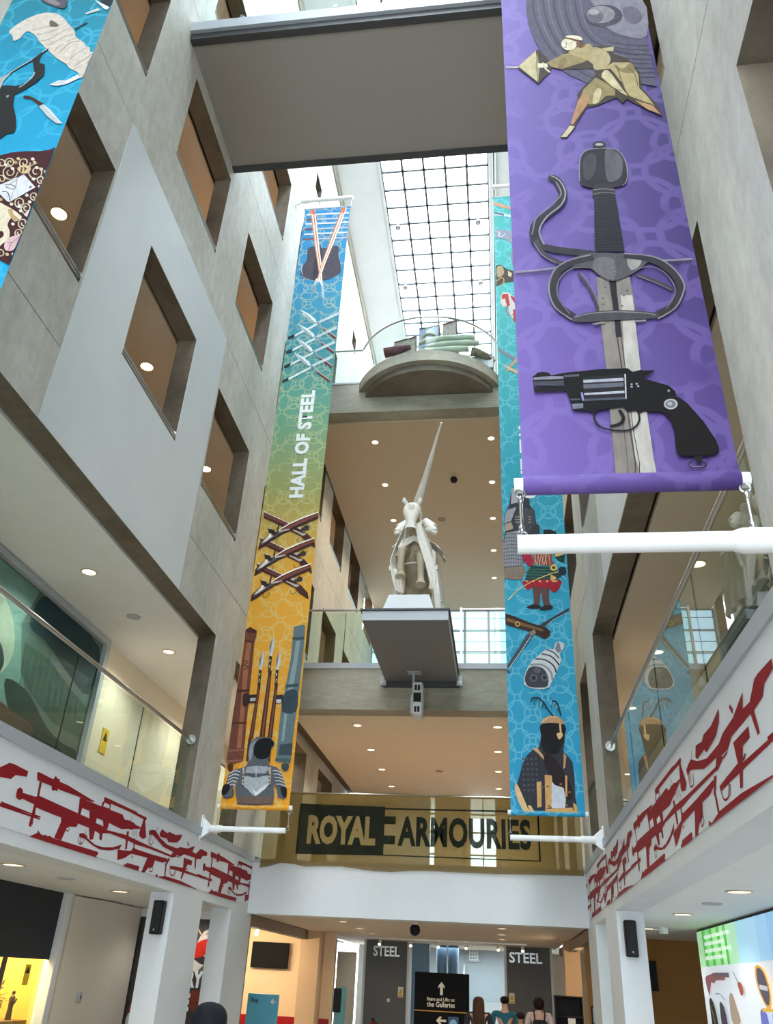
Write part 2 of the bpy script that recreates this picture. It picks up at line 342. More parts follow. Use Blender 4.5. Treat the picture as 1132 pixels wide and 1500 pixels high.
# ---------------------------------------------------------------- bridge overhead
br = root('footbridge', (CX, 8.1, 14.55), 'grey footbridge crossing high overhead with a flat taupe underside', 'bridge')
box(-4.6, 1.5, 6.98, 9.2, 14.6, 14.7).build('soffit_panel', TAUPE, br)
box(-4.6, 1.5, 6.86, 6.98, 14.58, 14.72).build('edge_channel', DGREY, br)
box(-4.6, 1.5, 9.2, 9.32, 14.56, 14.72).build('edge_channel', DGREY, br)
box(-4.6, 1.5, 6.8, 7.0, 14.72, 14.95).build('fascia', GREY, br)
box(-4.6, 1.5, 9.2, 9.36, 14.72, 14.95).build('fascia', GREY, br)
box(-4.6, 1.5, 7.0, 9.2, 14.7, 14.95).build('deck', DGREY, br)
for y in (6.86, 9.3):
    for k in range(4): box(-4.55+k*1.52, -4.55+k*1.52+1.49, y-.006, y+.006, 14.95, 16.1).build('glass_pane', PALEG, br)
    MB().tube([(-4.6, y, 16.13), (1.5, y, 16.13)], .026, 10).build('handrail', CHROME, br, True)
    for k in range(4): MB().tube([(-3.8+k*1.52, y-.05, 15.02), (-3.8+k*1.52, y+.02, 15.02)], .035, 12).build('clamp', CHROME, br, True)
# ---------------------------------------------------------------- curved balcony
def arc(r, cy, x0=None, n=24, cx=-1.53, yend=16.0):
    a = math.asin(min(1, (cy-yend)/r)); return [(cx+r*math.cos(PI+a+(PI-2*a)*k/n), cy+r*math.sin(PI+a+(PI-2*a)*k/n)) for k in range(n+1)]
bal = root('curved_balcony', (-1.53, 16, 14.5), 'curved concrete balcony bulging from the top beam with a stepped rim', 'balcony')
def slab(r, z0, z1, cy=16.83):
    p = arc(r, cy); return MB().prism(p, 'z', z0, z1)
slab(1.96, 14.68, 14.98).build('rim', CONB, bal)
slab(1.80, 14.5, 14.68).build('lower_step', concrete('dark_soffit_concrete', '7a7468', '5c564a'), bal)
P = arc(1.92, 16.83, n=10)
for k in range(10):
    a, b = Vector((*P[k], 0)), Vector((*P[k+1], 0)); d = (b-a).normalized(); nn = Vector((-d.y, d.x, 0))*.006; a2 = a+d*.006; b2 = b-d*.006
    vs = [a2-nn, b2-nn, b2+nn, a2+nn]
    MB().add([(v.x, v.y, 14.98) for v in vs]+[(v.x, v.y, 16.06) for v in vs], [(0,1,2,3),(4,5,6,7),(0,1,5,4),(1,2,6,5),(2,3,7,6),(3,0,4,7)]).build('glass_pane', PALEG, bal)
MB().tube([(x, y, 16.1) for x, y in arc(1.92, 16.83, n=28)], .028, 8).build('handrail', CHROME, bal, True)
balustrade('glass_balustrade', [(-4.58, 16.03), (-3.28, 16.03)], 15.0, 16.1, 'short glass balustrade on the top beam left of the curved balcony')
balustrade('glass_balustrade', [(.2, 16.03), (1.48, 16.03)], 15.0, 16.1, 'short glass balustrade on the top beam right of the curved balcony')
for x, y, w in ((-2.97, 18.72, 'upper left'), (-.27, 18.72, 'upper right'), (-3.0, 21.46, 'lower left'), (-.25, 21.46, 'lower right')):
    t = root('roof_spotlight', (x, y, 23.85), 'small round brown lamp fixed under the glass roof, %s of four' % w, 'light')
    MB().tube([(x, y, 23.98), (x, y, 23.9)], [.06, .09], 14).build('housing', WMET, t, True); MB().tube([(x, y, 23.9), (x, y, 23.84)], [.075, .085], 14).build('shade', mat('bronze_shade', '5a4030', .5), t, True); MB().disc((x, y, 23.835), .05, 14, .004).build('lens', GREY, t)
t = root('blind_track', (.24, 20, 23.9), 'long white and black blind track beside the glass roof', 'track')
box(.2, .34, 12, 28, 23.86, 23.95).build('track', WMET, t); box(.25, .28, 12, 28, 23.85, 23.86).build('slot', BLK, t)
# ---------------------------------------------------------------- lamps
def downlight(x, y, z, r, label, group, power, lens=LAMPM, color=(1, .84, .62), dark=False):
    t = root('downlight', (x, y, z), label, 'light', group)
    mb = MB(); n = 24
    vs = []
    for rr, zz in ((r*1.18, z-.004), (r*.98, z-.012), (r*.9, z+.012), (r*1.18, z+.004)):
        vs += [(x+rr*math.cos(2*PI*k/n), y+rr*math.sin(2*PI*k/n), zz) for k in range(n)]
    mb.add(vs, [(i*n+k, i*n+(k+1) % n, ((i+1) % 4)*n+(k+1) % n, ((i+1) % 4)*n+k) for i in range(4) for k in range(n)])
    mb.build('trim_ring', mat('lamp_ring_metal', 'c9b79c', .35, metal=.6), t, True)
    MB().disc((x, y, z-.006), r*.92, n, .004).build('lamp_lens', lens, t)
    if power:
        l = bpy.data.lights.new('lamp_glow', 'SPOT'); l.energy = power; l.color = color; l.spot_size = math.radians(150); l.spot_blend = .6; l.shadow_soft_size = r
        o = bpy.data.objects.new('lamp_glow', l); COL.objects.link(o); o.parent = t; o.location = (0, 0, -.04)
    return t
NTH = ['first', 'second', 'third', 'fourth', 'fifth', 'sixth']
ordn = ['nearest', 'second', 'third', 'fourth', 'farthest']
for i, y in enumerate((17.24, 19.35, 21.4, 23.5, 25.55)):
    for x, s in ((-3.02, 'left'), (.0, 'right')):
        downlight(x, y, 14.0, .085, 'recessed downlight in the tall hall ceiling, %s in the %s row' % (ordn[i], s), 'downlights of the tall hall ceiling', 90)
        if i < 4:
            downlight(x, y+.1, 6.57, .09, 'recessed downlight in the first-floor ceiling above the cloth banner, %s in the %s row' % (ordn[i], s), 'downlights of the first-floor ceiling', 95, color=(1, .94, .84))
            downlight(x, y-.1, 2.74, .1, 'recessed downlight over the entrance passage, %s in the %s row' % (ordn[i], s), 'downlights over the entrance passage', 16)
for X, nm in ((XL, 'left'), (XR, 'right')):
    for i, y in enumerate((3.45, 6.65, 9.75, 12.95, 16.05, 19.15)):
        downlight(X(-5.7), y, 6.62, .1, 'recessed downlight in the %s first-floor gallery ceiling, %s from the entrance' % (nm, NTH[i]), 'gallery ceiling downlights '+nm, 95, color=(1, .95, .86))
    for i, y in enumerate((6.3, 9.35, 12.35, 15.4)):
        downlight(X(-5.48), y, 2.74, .12, 'recessed downlight in the %s ground-floor ceiling, %s from the entrance' % (nm, NTH[i]), 'ground-floor ceiling downlights '+nm, 20, color=(1, .92, .82))
    for zi, z in enumerate((10.48, 14.34, 18.2)):
        for i in range(6):
            y = 6.74+3.125*(i-0)
            if zi > 1 and i > 3: continue
            downlight(X(-5.67), y, z, .105, 'glowing downlight behind the square openings, %s gallery, %s storey, %s along' % (nm, ('second', 'third', 'fourth')[zi], NTH[i]), 'upper gallery downlights '+nm, (36, 75, 75)[zi], LAMPW, ((1, .88, .7), (1, .7, .38), (1, .7, .38))[zi])
    for z, y, x in ((6.62, 11.37, -5.7), (2.74, 10.7, -5.5)):
        t = MB().disc((X(x), y, z-.015), .11, 24, .015).build('ceiling_loudspeaker', mat('speaker_grille', 'a9adb0', .6)); tag(t, 'flat round grey loudspeaker grille in the %s %s ceiling' % (nm, 'gallery' if z > 3 else 'ground-floor'), 'speaker')
for x, y, z, r in ((-1.54, 21.4, 14.0, .12), (-1.53, 21.6, 6.57, .1)):
    tag(MB().disc((x, y, z-.012), r, 24, .012).build('ceiling_loudspeaker', mat('speaker_tan', '8c7458', .7)), 'flat round tan loudspeaker in the %s ceiling' % ('tall hall' if z > 10 else 'first-floor'), 'speaker')
# ================================================================ helpers for flat print and lettering
def ink_mat(name='printed_ink', lo=.68, hi=1.3):
    m = bpy.data.materials.new(name); m.use_nodes = True; nt = m.node_tree; N = nt.nodes; L = nt.links
    a = N.new('ShaderNodeAttribute'); a.attribute_name = 'ink'; b = N['Principled BSDF']; b.inputs['Roughness'].default_value = .6; b.inputs['Specular IOR Level'].default_value = .15
    n = N.new('ShaderNodeTexNoise'); n.inputs['Scale'].default_value = 22; n.inputs['Detail'].default_value = 5
    r = N.new('ShaderNodeMapRange'); r.inputs[3].default_value = lo; r.inputs[4].default_value = hi; L.new(n.outputs[0], r.inputs[0])
    mx = N.new('ShaderNodeVectorMath'); mx.operation = 'SCALE'; L.new(a.outputs['Color'], mx.inputs[0]); L.new(r.outputs[0], mx.inputs['Scale'])
    L.new(mx.outputs[0], b.inputs['Base Color']); return m
INK = ink_mat(); INKN = ink_mat('printed_ink_dark', .36, .85)  # second ink is the same print scaled darker, for the near banners
INKF = mat('flat_red_vinyl', 'a8202c', .5, noise=.04)
def catmull(p, closed, n=3):
    m = len(p); out = []
    for i in range(m if closed else m-1):
        g = (lambda k: p[k % m]) if closed else (lambda k: p[min(max(k, 0), m-1)])
        a, b, c, d = g(i-1), g(i), g(i+1), g(i+2)
        for j in range(n):
            t = j/n; out.append(tuple(.5*(2*b[k]+(c[k]-a[k])*t+(2*a[k]-5*b[k]+4*c[k]-d[k])*t*t+(3*b[k]-a[k]-3*c[k]+d[k])*t**3) for k in (0, 1)))
    if not closed: out.append(p[-1])
    return out
def print_mesh(name, shapes, fn, parent, material=None, step=.00012, start=0):
    """flat print: shapes drawn one over the other; fn maps (u, v, layer height) to the sheet"""
    vs, fs, cs = [], [], []
    for i, sh in enumerate(shapes):
        w, col, sm, q = sh; h = (start+i+1)*step; c = srgb(col)
        p = list(zip(q[0::2], q[1::2]))
        if w == 0:
            if sm: p = catmull(p, True)
            n = len(vs); vs += [fn(a, b, h) for a, b in p]; fs.append(list(range(n, n+len(p)))); cs.append(c)
        else:
            if sm and len(p) > 2: p = catmull(p, False)
            q1, q2 = [], []
            for k in range(len(p)):
                a, b = p[max(k-1, 0)], p[min(k+1, len(p)-1)]; dx, dz = b[0]-a[0], b[1]-a[1]; l = math.hypot(dx, dz) or 1
                q1.append((p[k][0]-dz/l*w/2, p[k][1]+dx/l*w/2)); q2.append((p[k][0]+dz/l*w/2, p[k][1]-dx/l*w/2))
            n = len(vs); vs += [fn(a, b, h) for a, b in q1]+[fn(a, b, h) for a, b in q2]; m = len(p)
            for k in range(m-1): fs.append([n+k, n+k+1, n+m+k+1, n+m+k]); cs.append(c)
    me = bpy.data.meshes.new(name); off = WL[parent.name]
    me.from_pydata([(v[0]-off.x, v[1]-off.y, v[2]-off.z) for v in vs], [], fs); me.materials.append(material or INK)
    at = me.attributes.new('ink', 'FLOAT_COLOR', 'CORNER'); buf = []
    for poly in me.polygons: buf += [*cs[poly.index], 1.0]*poly.loop_total
    at.data.foreach_set('color', buf)
    o = bpy.data.objects.new(name, me); COL.objects.link(o); o.parent = parent; WL[o.name] = off.copy(); return o
def lettering(name, txt, fn, m, parent, box2, bold=.012, depth=0.0, spacing=1.0):
    """text filling box2=(u0,v0,u1,v1); fn maps (u, v, depth) to world"""
    cu = bpy.data.curves.new(name, 'FONT'); cu.body = txt; cu.offset = bold; cu.extrude = depth/2; cu.space_character = spacing; cu.resolution_u = 3; cu.space_line = 1.0
    t = bpy.data.objects.new('tmp', cu); COL.objects.link(t); bpy.context.view_layer.update()
    me = bpy.data.meshes.new_from_object(t.evaluated_get(bpy.context.evaluated_depsgraph_get())); bpy.data.objects.remove(t)
    xs_ = [v.co.x for v in me.vertices]; ys_ = [v.co.y for v in me.vertices]; x0, x1, y0, y1 = min(xs_), max(xs_), min(ys_), max(ys_)
    off = WL[parent.name]; u0, v0, u1, v1 = box2
    for v in me.vertices:
        w = fn(u0+(v.co.x-x0)/(x1-x0)*(u1-u0), v0+(v.co.y-y0)/(y1-y0)*(v1-v0), v.co.z)
        v.co = Vector(w)-off
    me.materials.clear(); me.materials.append(m)
    o = bpy.data.objects.new(name, me); COL.objects.link(o); o.parent = parent; WL[o.name] = off.copy(); return o
# ---------------------------------------------------------------- ring-mail pattern banners
def banner_mat(name, stops, cell, R, wd, lift, xgrad=None):
    m = bpy.data.materials.new(name); m.use_nodes = True; nt = m.node_tree; N = nt.nodes; L = nt.links; b = N['Principled BSDF']; b.inputs['Roughness'].default_value = .55; b.inputs['Specular IOR Level'].default_value = .25
    tc = N.new('ShaderNodeTexCoord'); sp = N.new('ShaderNodeSeparateXYZ'); dn = N.new('ShaderNodeTexNoise'); dn.inputs['Scale'].default_value = 1.1; L.new(tc.outputs['Object'], dn.inputs[0]); dv = N.new('ShaderNodeVectorMath'); dv.operation = 'MULTIPLY_ADD'; L.new(dn.outputs['Color'], dv.inputs[0]); dv.inputs[1].default_value = (.16, 0, .16); L.new(tc.outputs['Object'], dv.inputs[2]); sq = N.new('ShaderNodeSeparateXYZ'); L.new(dv.outputs[0], sq.inputs[0]); L.new(tc.outputs['Object'], sp.inputs[0])
    def M(op, a, bb=None, c=None):
        n = N.new('ShaderNodeMath'); n.operation = op
        for i, v in enumerate((a, bb, c)):
            if v is None: continue
            if isinstance(v, (int, float)): n.inputs[i].default_value = v
            else: L.new(v, n.inputs[i])
        return n.outputs[0]
    wob = N.new('ShaderNodeTexNoise'); wob.inputs['Scale'].default_value = 2.2; L.new(tc.outputs['Object'], wob.inputs[0])
    tot = None
    for ox, oz, rr in ((0, 0, 1.12), (.5, .5, 1.12), (.5, .06, .82)):
        ux = M('ADD', sq.outputs[0], ox*cell); uz = M('ADD', sq.outputs[2], oz*cell)
        fx = M('SUBTRACT', M('FLOORED_MODULO', ux, cell), cell/2); fz = M('SUBTRACT', M('FLOORED_MODULO', uz, cell), cell/2)
        d = M('SQRT', M('ADD', M('MULTIPLY', fx, fx), M('MULTIPLY', fz, fz)))
        e = M('ABSOLUTE', M('SUBTRACT', d, R*rr)); k = N.new('ShaderNodeMapRange'); k.inputs[1].default_value = wd*.55; k.inputs[2].default_value = wd*.9
        k.inputs[3].default_value = 1; k.inputs[4].default_value = 0; L.new(e, k.inputs[0])
        k2 = M('MULTIPLY', k.outputs[0], 1.0); tot = k2 if tot is None else M('MAXIMUM', tot, k2)
    brk = N.new('ShaderNodeMapRange'); brk.inputs[1].default_value = .36; brk.inputs[2].default_value = .46; L.new(wob.outputs[0], brk.inputs[0])
    tot = M('MULTIPLY', tot, brk.outputs[0])
    rp = N.new('ShaderNodeValToRGB'); els = rp.color_ramp.elements
    z = N.new('ShaderNodeMapRange'); z.inputs[1].default_value = 0; z.inputs[2].default_value = 13.8; L.new(sp.outputs[2], z.inputs[0]); L.new(z.outputs[0], rp.inputs[0])
    while len(els) > 1: els.remove(els[0])
    els[0].position = stops[0][0]; els[0].color = (*srgb(stops[0][1]), 1)
    for p, c in stops[1:]: e = els.new(p); e.color = (*srgb(c), 1)
    base = rp.outputs[0]
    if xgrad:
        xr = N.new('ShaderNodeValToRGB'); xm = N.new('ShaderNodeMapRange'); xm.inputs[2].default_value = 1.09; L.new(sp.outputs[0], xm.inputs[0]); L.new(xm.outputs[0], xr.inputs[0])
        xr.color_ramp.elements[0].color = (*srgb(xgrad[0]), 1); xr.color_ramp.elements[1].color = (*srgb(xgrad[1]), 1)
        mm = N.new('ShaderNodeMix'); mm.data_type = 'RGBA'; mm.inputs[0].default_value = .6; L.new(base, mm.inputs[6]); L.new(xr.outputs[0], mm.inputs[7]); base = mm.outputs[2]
    mx = N.new('ShaderNodeMix'); mx.data_type = 'RGBA'; L.new(M('MULTIPLY', tot, lift[1]), mx.inputs[0]); L.new(base, mx.inputs[6]); mx.inputs[7].default_value = (*srgb(lift[0]), 1)
    L.new(mx.outputs[2], b.inputs['Base Color']); return m
def bracket(x0, x1, y, z, r, label, wall_right):
    t = root('banner_bracket', (x1, y, z), label, 'bracket', 'banner brackets'); s = 1 if wall_right else -1      # x1: wall end, x0: free end
    MB().tube([(x0, y, z), (x1-s*.30, y, z)], r, 16).build('arm', WMET, t, True)
    MB().tube([(x1-s*.34, y, z), (x1-s*.3, y, z), (x1-s*.12, y, z)], [r*1.05, r*1.3, r*1.3], 16).build('sleeve', WMET, t, True)
    mb = MB(); mb.prism([(x1-s*.14, z-.05), (x1-s*.03, z-.13), (x1, z-.13), (x1, z+.15), (x1-s*.03, z+.15), (x1-s*.14, z+.06)], 'y', y-.02, y+.02); mb.build('gusset', WMET, t)
    MB().bbox(x1-s*.02, x1, y-.06, y+.06, z-.19, z+.19, .004).build('wall_plate', WMET, t)
    for dz in (-.16, .16):
        for dy in (-.035, .035): MB().tube([(x1-s*.02, y+dy, z+dz), (x1-s*.03, y+dy, z+dz)], .011, 6).build('bolt', CHROME, t)
    return t
def hanging_banner(key, x0, x1, y, z0, z1, m, label, rod_r, wall_right, arm_ext):
    t = root('hanging_banner', (x0, y, z0), label, 'banner')
    n = 14; mb = MB(); vs = []
    for iz in range(41):
        z = z0+.04+(z1-z0-.04)*iz/40
        for ix in range(n+1): u = ix/n; vs.append((x0+(x1-x0)*u, y+.004+.0015*math.sin(u*7+z), z))
    mb.add(vs, [(iz*(n+1)+ix, iz*(n+1)+ix+1, (iz+1)*(n+1)+ix+1, (iz+1)*(n+1)+ix) for iz in range(40) for ix in range(n)])
    mb.build('cloth', m, t, True)
    MB().tube([(x0+.001, y+.02, z0+.0), (x1-.001, y+.02, z0+.0)], rod_r*1.25, 16).build('hem_pocket', m, t, True)
    MB().tube([(x0-.045, y+.02, z0), (x1+.045, y+.02, z0)], rod_r, 16).build('bottom_rod', WMET, t, True)
    MB().tube([(x0-.03, y+.02, z1), (x1+.03, y+.02, z1)], rod_r*.7, 12).build('top_rod', GREY, t, True)
    for xx in (x0-.015, x1+.012):
        zt = z0-.06; zb = z0-.31; rr = rod_r*.16
        mb = MB()
        for zc in (zt, zb):
            mb.tube([(xx+.026*math.cos(a*PI/5), y, zc+.026*math.sin(a*PI/5)) for a in range(11)], rr*.9, 6)
        mb.tube([(xx, y, zt-.02), (xx, y, zb+.02)], [rr*1.3, rr*1.3], 8); mb.ball((xx, y, zt-.04), rr*2.4, 8, 6, (1, 1, 1.8)); mb.ball((xx, y, zb+.04), rr*2.4, 8, 6, (1, 1, 1.8))
        mb.build('turnbuckle', CHROME, t, True)
        MB().tube([(xx, y, z1), (xx, y, z1+.27)], .004, 6).build('top_tie', CHROME, t)
    return t
TEALM = banner_mat('teal_ring_mail_print', [(0, '2496c2'), (.25, '2b9bba'), (.5, '2f9dab'), (.75, '43aca8'), (1, '379f9c')], .46, .165, .016, ('7cc6dc', .5))
LEFTM = banner_mat('graded_ring_mail_print', [(0, 'e39a1e'), (.3, 'd8a035'), (.42, '9a9c5e'), (.56, '5f9a83'), (.68, '3a8a96'), (.82, '2a86b0'), (1, '1f7cb4')], .46, .165, .016, ('c9c890', .42))
PURM = banner_mat('purple_ring_mail_print', [(0, '5c4590'), (.12, '3f2f6e'), (.25, '3a3168'), (.38, '544f88'), (1, '4e4a82')], .62, .225, .034, ('8a76bc', .17), ('705ca4', '2a1b48'))  # sideways fade mixes printed tone with lighting across the sheet
BLUEM = banner_mat('blue_ring_mail_print', [(0, '1690be'), (.15, '148cb8'), (.3, '0d7d9e'), (.42, '085f6c'), (1, '085f74')], .56, .2, .02, ('4ab0d0', .3))
B_L = hanging_banner('left', -4.35, -3.24, 12.9, 4.05, 17.9, LEFTM, 'tall narrow banner fading from blue to yellow, lettered with the name of the steel hall', .035, False, 0)
B_T = hanging_banner('teal', .17, 1.265, 12.9, 4.07, 17.85, TEALM, 'tall turquoise banner on the right with samurai, gun barrels and a horned warrior', .035, True, 0)
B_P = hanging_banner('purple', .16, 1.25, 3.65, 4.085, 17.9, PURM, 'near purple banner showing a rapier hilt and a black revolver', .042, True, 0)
B_B = hanging_banner('topleft', -4.35, -3.305, 3.65, 4.085, 17.9, BLUEM, 'near blue banner at the top left with a knife and a playing card on scrollwork', .042, False, 0)
bracket(-3.26, -4.6, 12.9, 3.71, .042, 'white wall bracket below the blue-to-yellow banner', False)
bracket(.15, 1.5, 12.9, 3.71, .042, 'white wall bracket below the turquoise banner', True)
bracket(.12, 1.5, 3.65, 3.725, .05, 'thick white wall bracket below the near purple banner', True)
bracket(-3.28, -4.6, 3.65, 3.725, .05, 'thick white wall bracket below the near blue banner', False)
bracket(-3.2, -4.6, 12.9, 18.2, .05, 'white wall bracket at the top of the blue-to-yellow banner', False)
bracket(.15, 1.5, 12.9, 18.2, .05, 'white wall bracket at the top of the turquoise banner', True)
bracket(.12, 1.5, 3.65, 18.2, .05, 'white wall bracket at the top of the near purple banner', True)
bracket(-3.28, -4.6, 3.65, 18.2, .05, 'white wall bracket at the top of the near blue banner', False)
OFFW = mat('white_print', 'e6ecec', .6)
lettering('lettering', 'HALL OF STEEL', lambda u, v, d: (-3.575-v, 12.893, 9.69+u), OFFW, B_L, (0, 0, 2.60, .29), .05, spacing=1.06)
lettering('lettering', 'ORIENTAL', lambda u, v, d: (.83-v, 12.893, 9.55+u), OFFW, B_T, (0, 0, 1.75, .3), .05)
# ---------------------------------------------------------------- gun frieze panels
FRM = mat('frieze_white_vinyl', 'dcdfe4', .45, noise=.03)
fz = {}
for X, nm, y0 in ((XL, 'left', 2.0), (XR, 'right', 2.0)):
    t = root('frieze_panel', (X(-4.6), 9, 2.87), 'white vinyl frieze of dark red gun silhouettes along the %s first-floor edge' % nm, 'sign', None)
    a, b = sorted((X(-4.6), X(-4.592))); MB().box(a, b, Y0+.2, 15.95, 2.87, 3.565).build('panel', FRM, t); fz[nm] = t
# ---------------------------------------------------------------- statue platform and projector
PT = root('statue_platform', (-1.52, 14.3, 7.1), 'grey steel cantilevered platform that carries the white statue', 'platform')
box(-2.25, -.79, 12.74, 15.98, 7.1, 7.12).build('soffit_plate', mat('platform_soffit', '6f7174', .6, noise=.05, scale=30), PT)
MB().bbox(-2.26, -.78, 12.72, 12.75, 7.1, 7.27, .004).build('front_fascia', mat('platform_fascia', 'b6bcc4', .4), PT)
box(-2.29, -.75, 12.68, 16.0, 7.27, 7.3).build('top_plate', DGREY, PT)
for x in (-2.26, -.79): box(x, x+.01, 12.75, 15.98, 7.1, 7.27).build('side_fascia', GREY, PT)
for x in (-2.3, -.74): box(x-.06, x+.06, 15.9, 16.0, 7.0, 7.2).build('fixing_bracket', GREY, PT); MB().tube([(x, 15.9, 7.05), (x, 15.86, 7.05)], .02, 8).build('bolt', CHROME, PT)
box(-2.3, -.74, 15.93, 16.0, 6.98, 7.1).build('rear_channel', DGREY, PT)
PJ = root('projector', (-1.6, 15.4, 6.1), 'pale grey video projector hanging on a pole under the statue platform', 'projector')
MB().bbox(-1.74, -1.48, 15.3, 15.5, 7.08, 7.1, .004).build('ceiling_plate', GREY, PJ)
MB().tube([(-1.62, 15.4, 7.09), (-1.62, 15.4, 6.3)], .025, 12).build('pole', GREY, PJ, True)
MB().bbox(-1.605, -1.42, 15.18, 15.6, 6.2, 6.84, .02).build('casing', mat('projector_casing', 'c4c6c6', .5), PJ)
MB().tube([(-1.515, 15.19, 6.53), (-1.515, 15.12, 6.53)], [.06, .055], 18).build('lens', mat('lens_glass', '20242c', .08), PJ, True)
MB().bbox(-1.59, -1.44, 15.165, 15.182, 6.44, 6.62, .005).build('lens_surround', BLK, PJ)
for z in (6.3, 6.72):
    for x in (-1.57, -1.51): box(x, x+.045, 15.17, 15.182, z-.055, z+.055).build('vent', BLK, PJ)
box(-1.65, -1.605, 15.25, 15.45, 6.25, 6.6).build('mount_arm', GREY, PJ)
# dome cameras
for x, y, z, lab in ((-1.05, 19.0, 14.0, 'black dome camera under the tall hall ceiling right of the statue'), (-1.58, 16.6, 2.74, 'black dome camera under the entrance fascia')):
    t = root('dome_camera', (x, y, z-.1), lab, 'camera')
    MB().tube([(x, y, z), (x, y, z-.1)], .05, 14).build('stem', mat('camera_white', 'd0c8bc', .4), t, True); MB().ball((x, y, z-.12), .1, 14, 8).build('dome', BLK, t, True)
# wall loudspeakers on the portal reveals
for X, nm in ((XL, 'left'), (XR, 'right')):
    t = root('loudspeaker', (X(-4.74), 12.1, 2.2), 'slim black loudspeaker on the side of the %s white portal' % nm, 'speaker')
    a, b = sorted((X(-4.67), X(-4.82))); MB().bbox(a, b, 12.03, 12.16, 2.2, 2.62, .012).build('cabinet', BLK, t)
    MB().bbox(a+.012, b-.012, 12.022, 12.03, 2.22, 2.6, .003).build('grille', mat('black_grille', '1b1b1e', .8), t)
    box(X(-4.76)-.02, X(-4.76)+.02, 12.16, 12.19, 2.38, 2.44).build('wall_mount', BLK, t); box(X(-4.75)-.008, X(-4.75)+.008, 12.018, 12.023, 2.245, 2.265).build('badge', GREY, t)
# ---------------------------------------------------------------- level-one hall behind the cloth banner
def cloth_mat(name, col, tr):
    m = bpy.data.materials.new(name); m.use_nodes = True; nt = m.node_tree; N = nt.nodes; L = nt.links; N.remove(N['Principled BSDF'])
    d = N.new('ShaderNodeBsdfDiffuse'); d.inputs[0].default_value = (*srgb(col), 1); l = N.new('ShaderNodeBsdfTranslucent'); l.inputs[0].default_value = (*srgb(col), 1)
    t = N.new('ShaderNodeBsdfTransparent'); t.inputs[0].default_value = (.86, .85, .78, 1); a = N.new('ShaderNodeMixShader'); a.inputs[0].default_value = .35; b = N.new('ShaderNodeMixShader')
    wv = N.new('ShaderNodeTexNoise'); wv.inputs['Scale'].default_value = 3; r = N.new('ShaderNodeMapRange'); r.inputs[3].default_value = tr*.8; r.inputs[4].default_value = tr*1.2
    L.new(wv.outputs[0], r.inputs[0]); L.new(r.outputs[0], b.inputs[0])
    L.new(d.outputs[0], a.inputs[1]); L.new(l.outputs[0], a.inputs[2]); L.new(a.outputs[0], b.inputs[1]); L.new(t.outputs[0], b.inputs[2]); L.new(b.outputs[0], N['Material Output'].inputs[0]); return m
GOLD = cloth_mat('sheer_golden_cloth', '8f7440', .33); DARKC = cloth_mat('sheer_dark_ink', '2c332e', .3); GOLDL = cloth_mat('sheer_gold_letters', 'c8ab70', .3)
CB = root('cloth_banner', (CX, 15.93, 3.5), 'wide sheer golden cloth banner with the museum name hanging above the white fascia', 'banner')
wave = [(-4.45, 3.5), (-4.3, 3.53), (-4.05, 3.6), (-3.8, 3.585), (-3.6, 3.55), (-3.3, 3.565), (-2.9, 3.57), (-2.5, 3.53), (-2.3, 3.515), (-2.0, 3.51), (-1.6, 3.54), (-1.2, 3.55), (-.6, 3.54), (.1, 3.54), (.8, 3.55), (1.46, 3.56)]
n = len(wave); vs = []; rows = 8
for j in range(rows+1):
    for i, (x, zb) in enumerate(wave): z = zb+(4.84-zb)*j/rows; vs.append((x, 15.945+.008*math.sin(i*1.7+j*.4), z))
MB().add(vs, [(j*n+i, j*n+i+1, (j+1)*n+i+1, (j+1)*n+i) for j in range(rows) for i in range(n-1)]).build('cloth', GOLD, CB, True)
F2 = lambda u, v, d: (u, 15.93-d, v)
dp = MB(); dp.prism([(-3.79, 3.76), (-2.14, 3.78), (-2.14, 3.98), (-1.93, 3.98), (-1.93, 4.13), (-2.14, 4.13), (-2.14, 4.33), (-1.93, 4.33), (-1.93, 4.47), (-2.14, 4.47), (-2.14, 4.64), (-3.79, 4.66)], 'y', 15.931, 15.932); dp.build('dark_field', DARKC, CB)
MB().prism([(-2.14, 4.62), (.72, 4.63), (.72, 3.765), (-2.14, 3.78), (-2.14, 3.8), (.69, 3.785), (.69, 4.6), (-2.14, 4.59)], 'y', 15.931, 15.932).build('frame_line', DARKC, CB)
lettering('lettering', 'ROYAL', lambda u, v, d: (u, 15.925, v), GOLDL, CB, (-3.6, 3.94, -2.3, 4.46), .05, spacing=1.0)
lettering('lettering', 'ARMOURIES', lambda u, v, d: (u, 15.925, v), cloth_mat('sheer_dark_letters', '232b27', .06), CB, (-1.88, 3.95, .56, 4.48), .038, spacing=1.06)
MB().tube([(-4.5, 15.95, 4.85), (1.45, 15.95, 4.85)], .012, 8).build('top_hem', GOLD, CB)
f2 = root('window_level_one', (CX, 25, 3.66), kind='structure')
GR = mat('grey_partition', '8f8f8c', .7)
for a, b in ((-9.3, -7.1), (-6.84, -6.71), (-6.5, -2.02), (-1.88, -.84), (-.12, 1.5)): box(a, b, 25.0, 25.1, 3.66, 6.57).build('wall_section', GR if a < -3 else mat('far_wall_tan', '9a8a6c', .8), f2)
for a, b in ((-7.1, -6.84), (-6.71, -6.5), (-2.02, -1.88), (-.84, -.12)):
    box(a, b, 25.04, 25.05, 3.66, 6.57).build('glazing', FARG, f2)
    for z in (4.2, 5.0, 5.6, 6.1): box(a, b, 25.0, 25.03, z-.02, z+.02).build('transom', DGREY, f2)
box(-.49, -.46, 25.0, 25.03, 3.66, 6.57).build('mullion', DGREY, f2)
for i, (x, y) in enumerate(((-3.4, 23), (-1.3, 24), (.3, 22.5))): pass
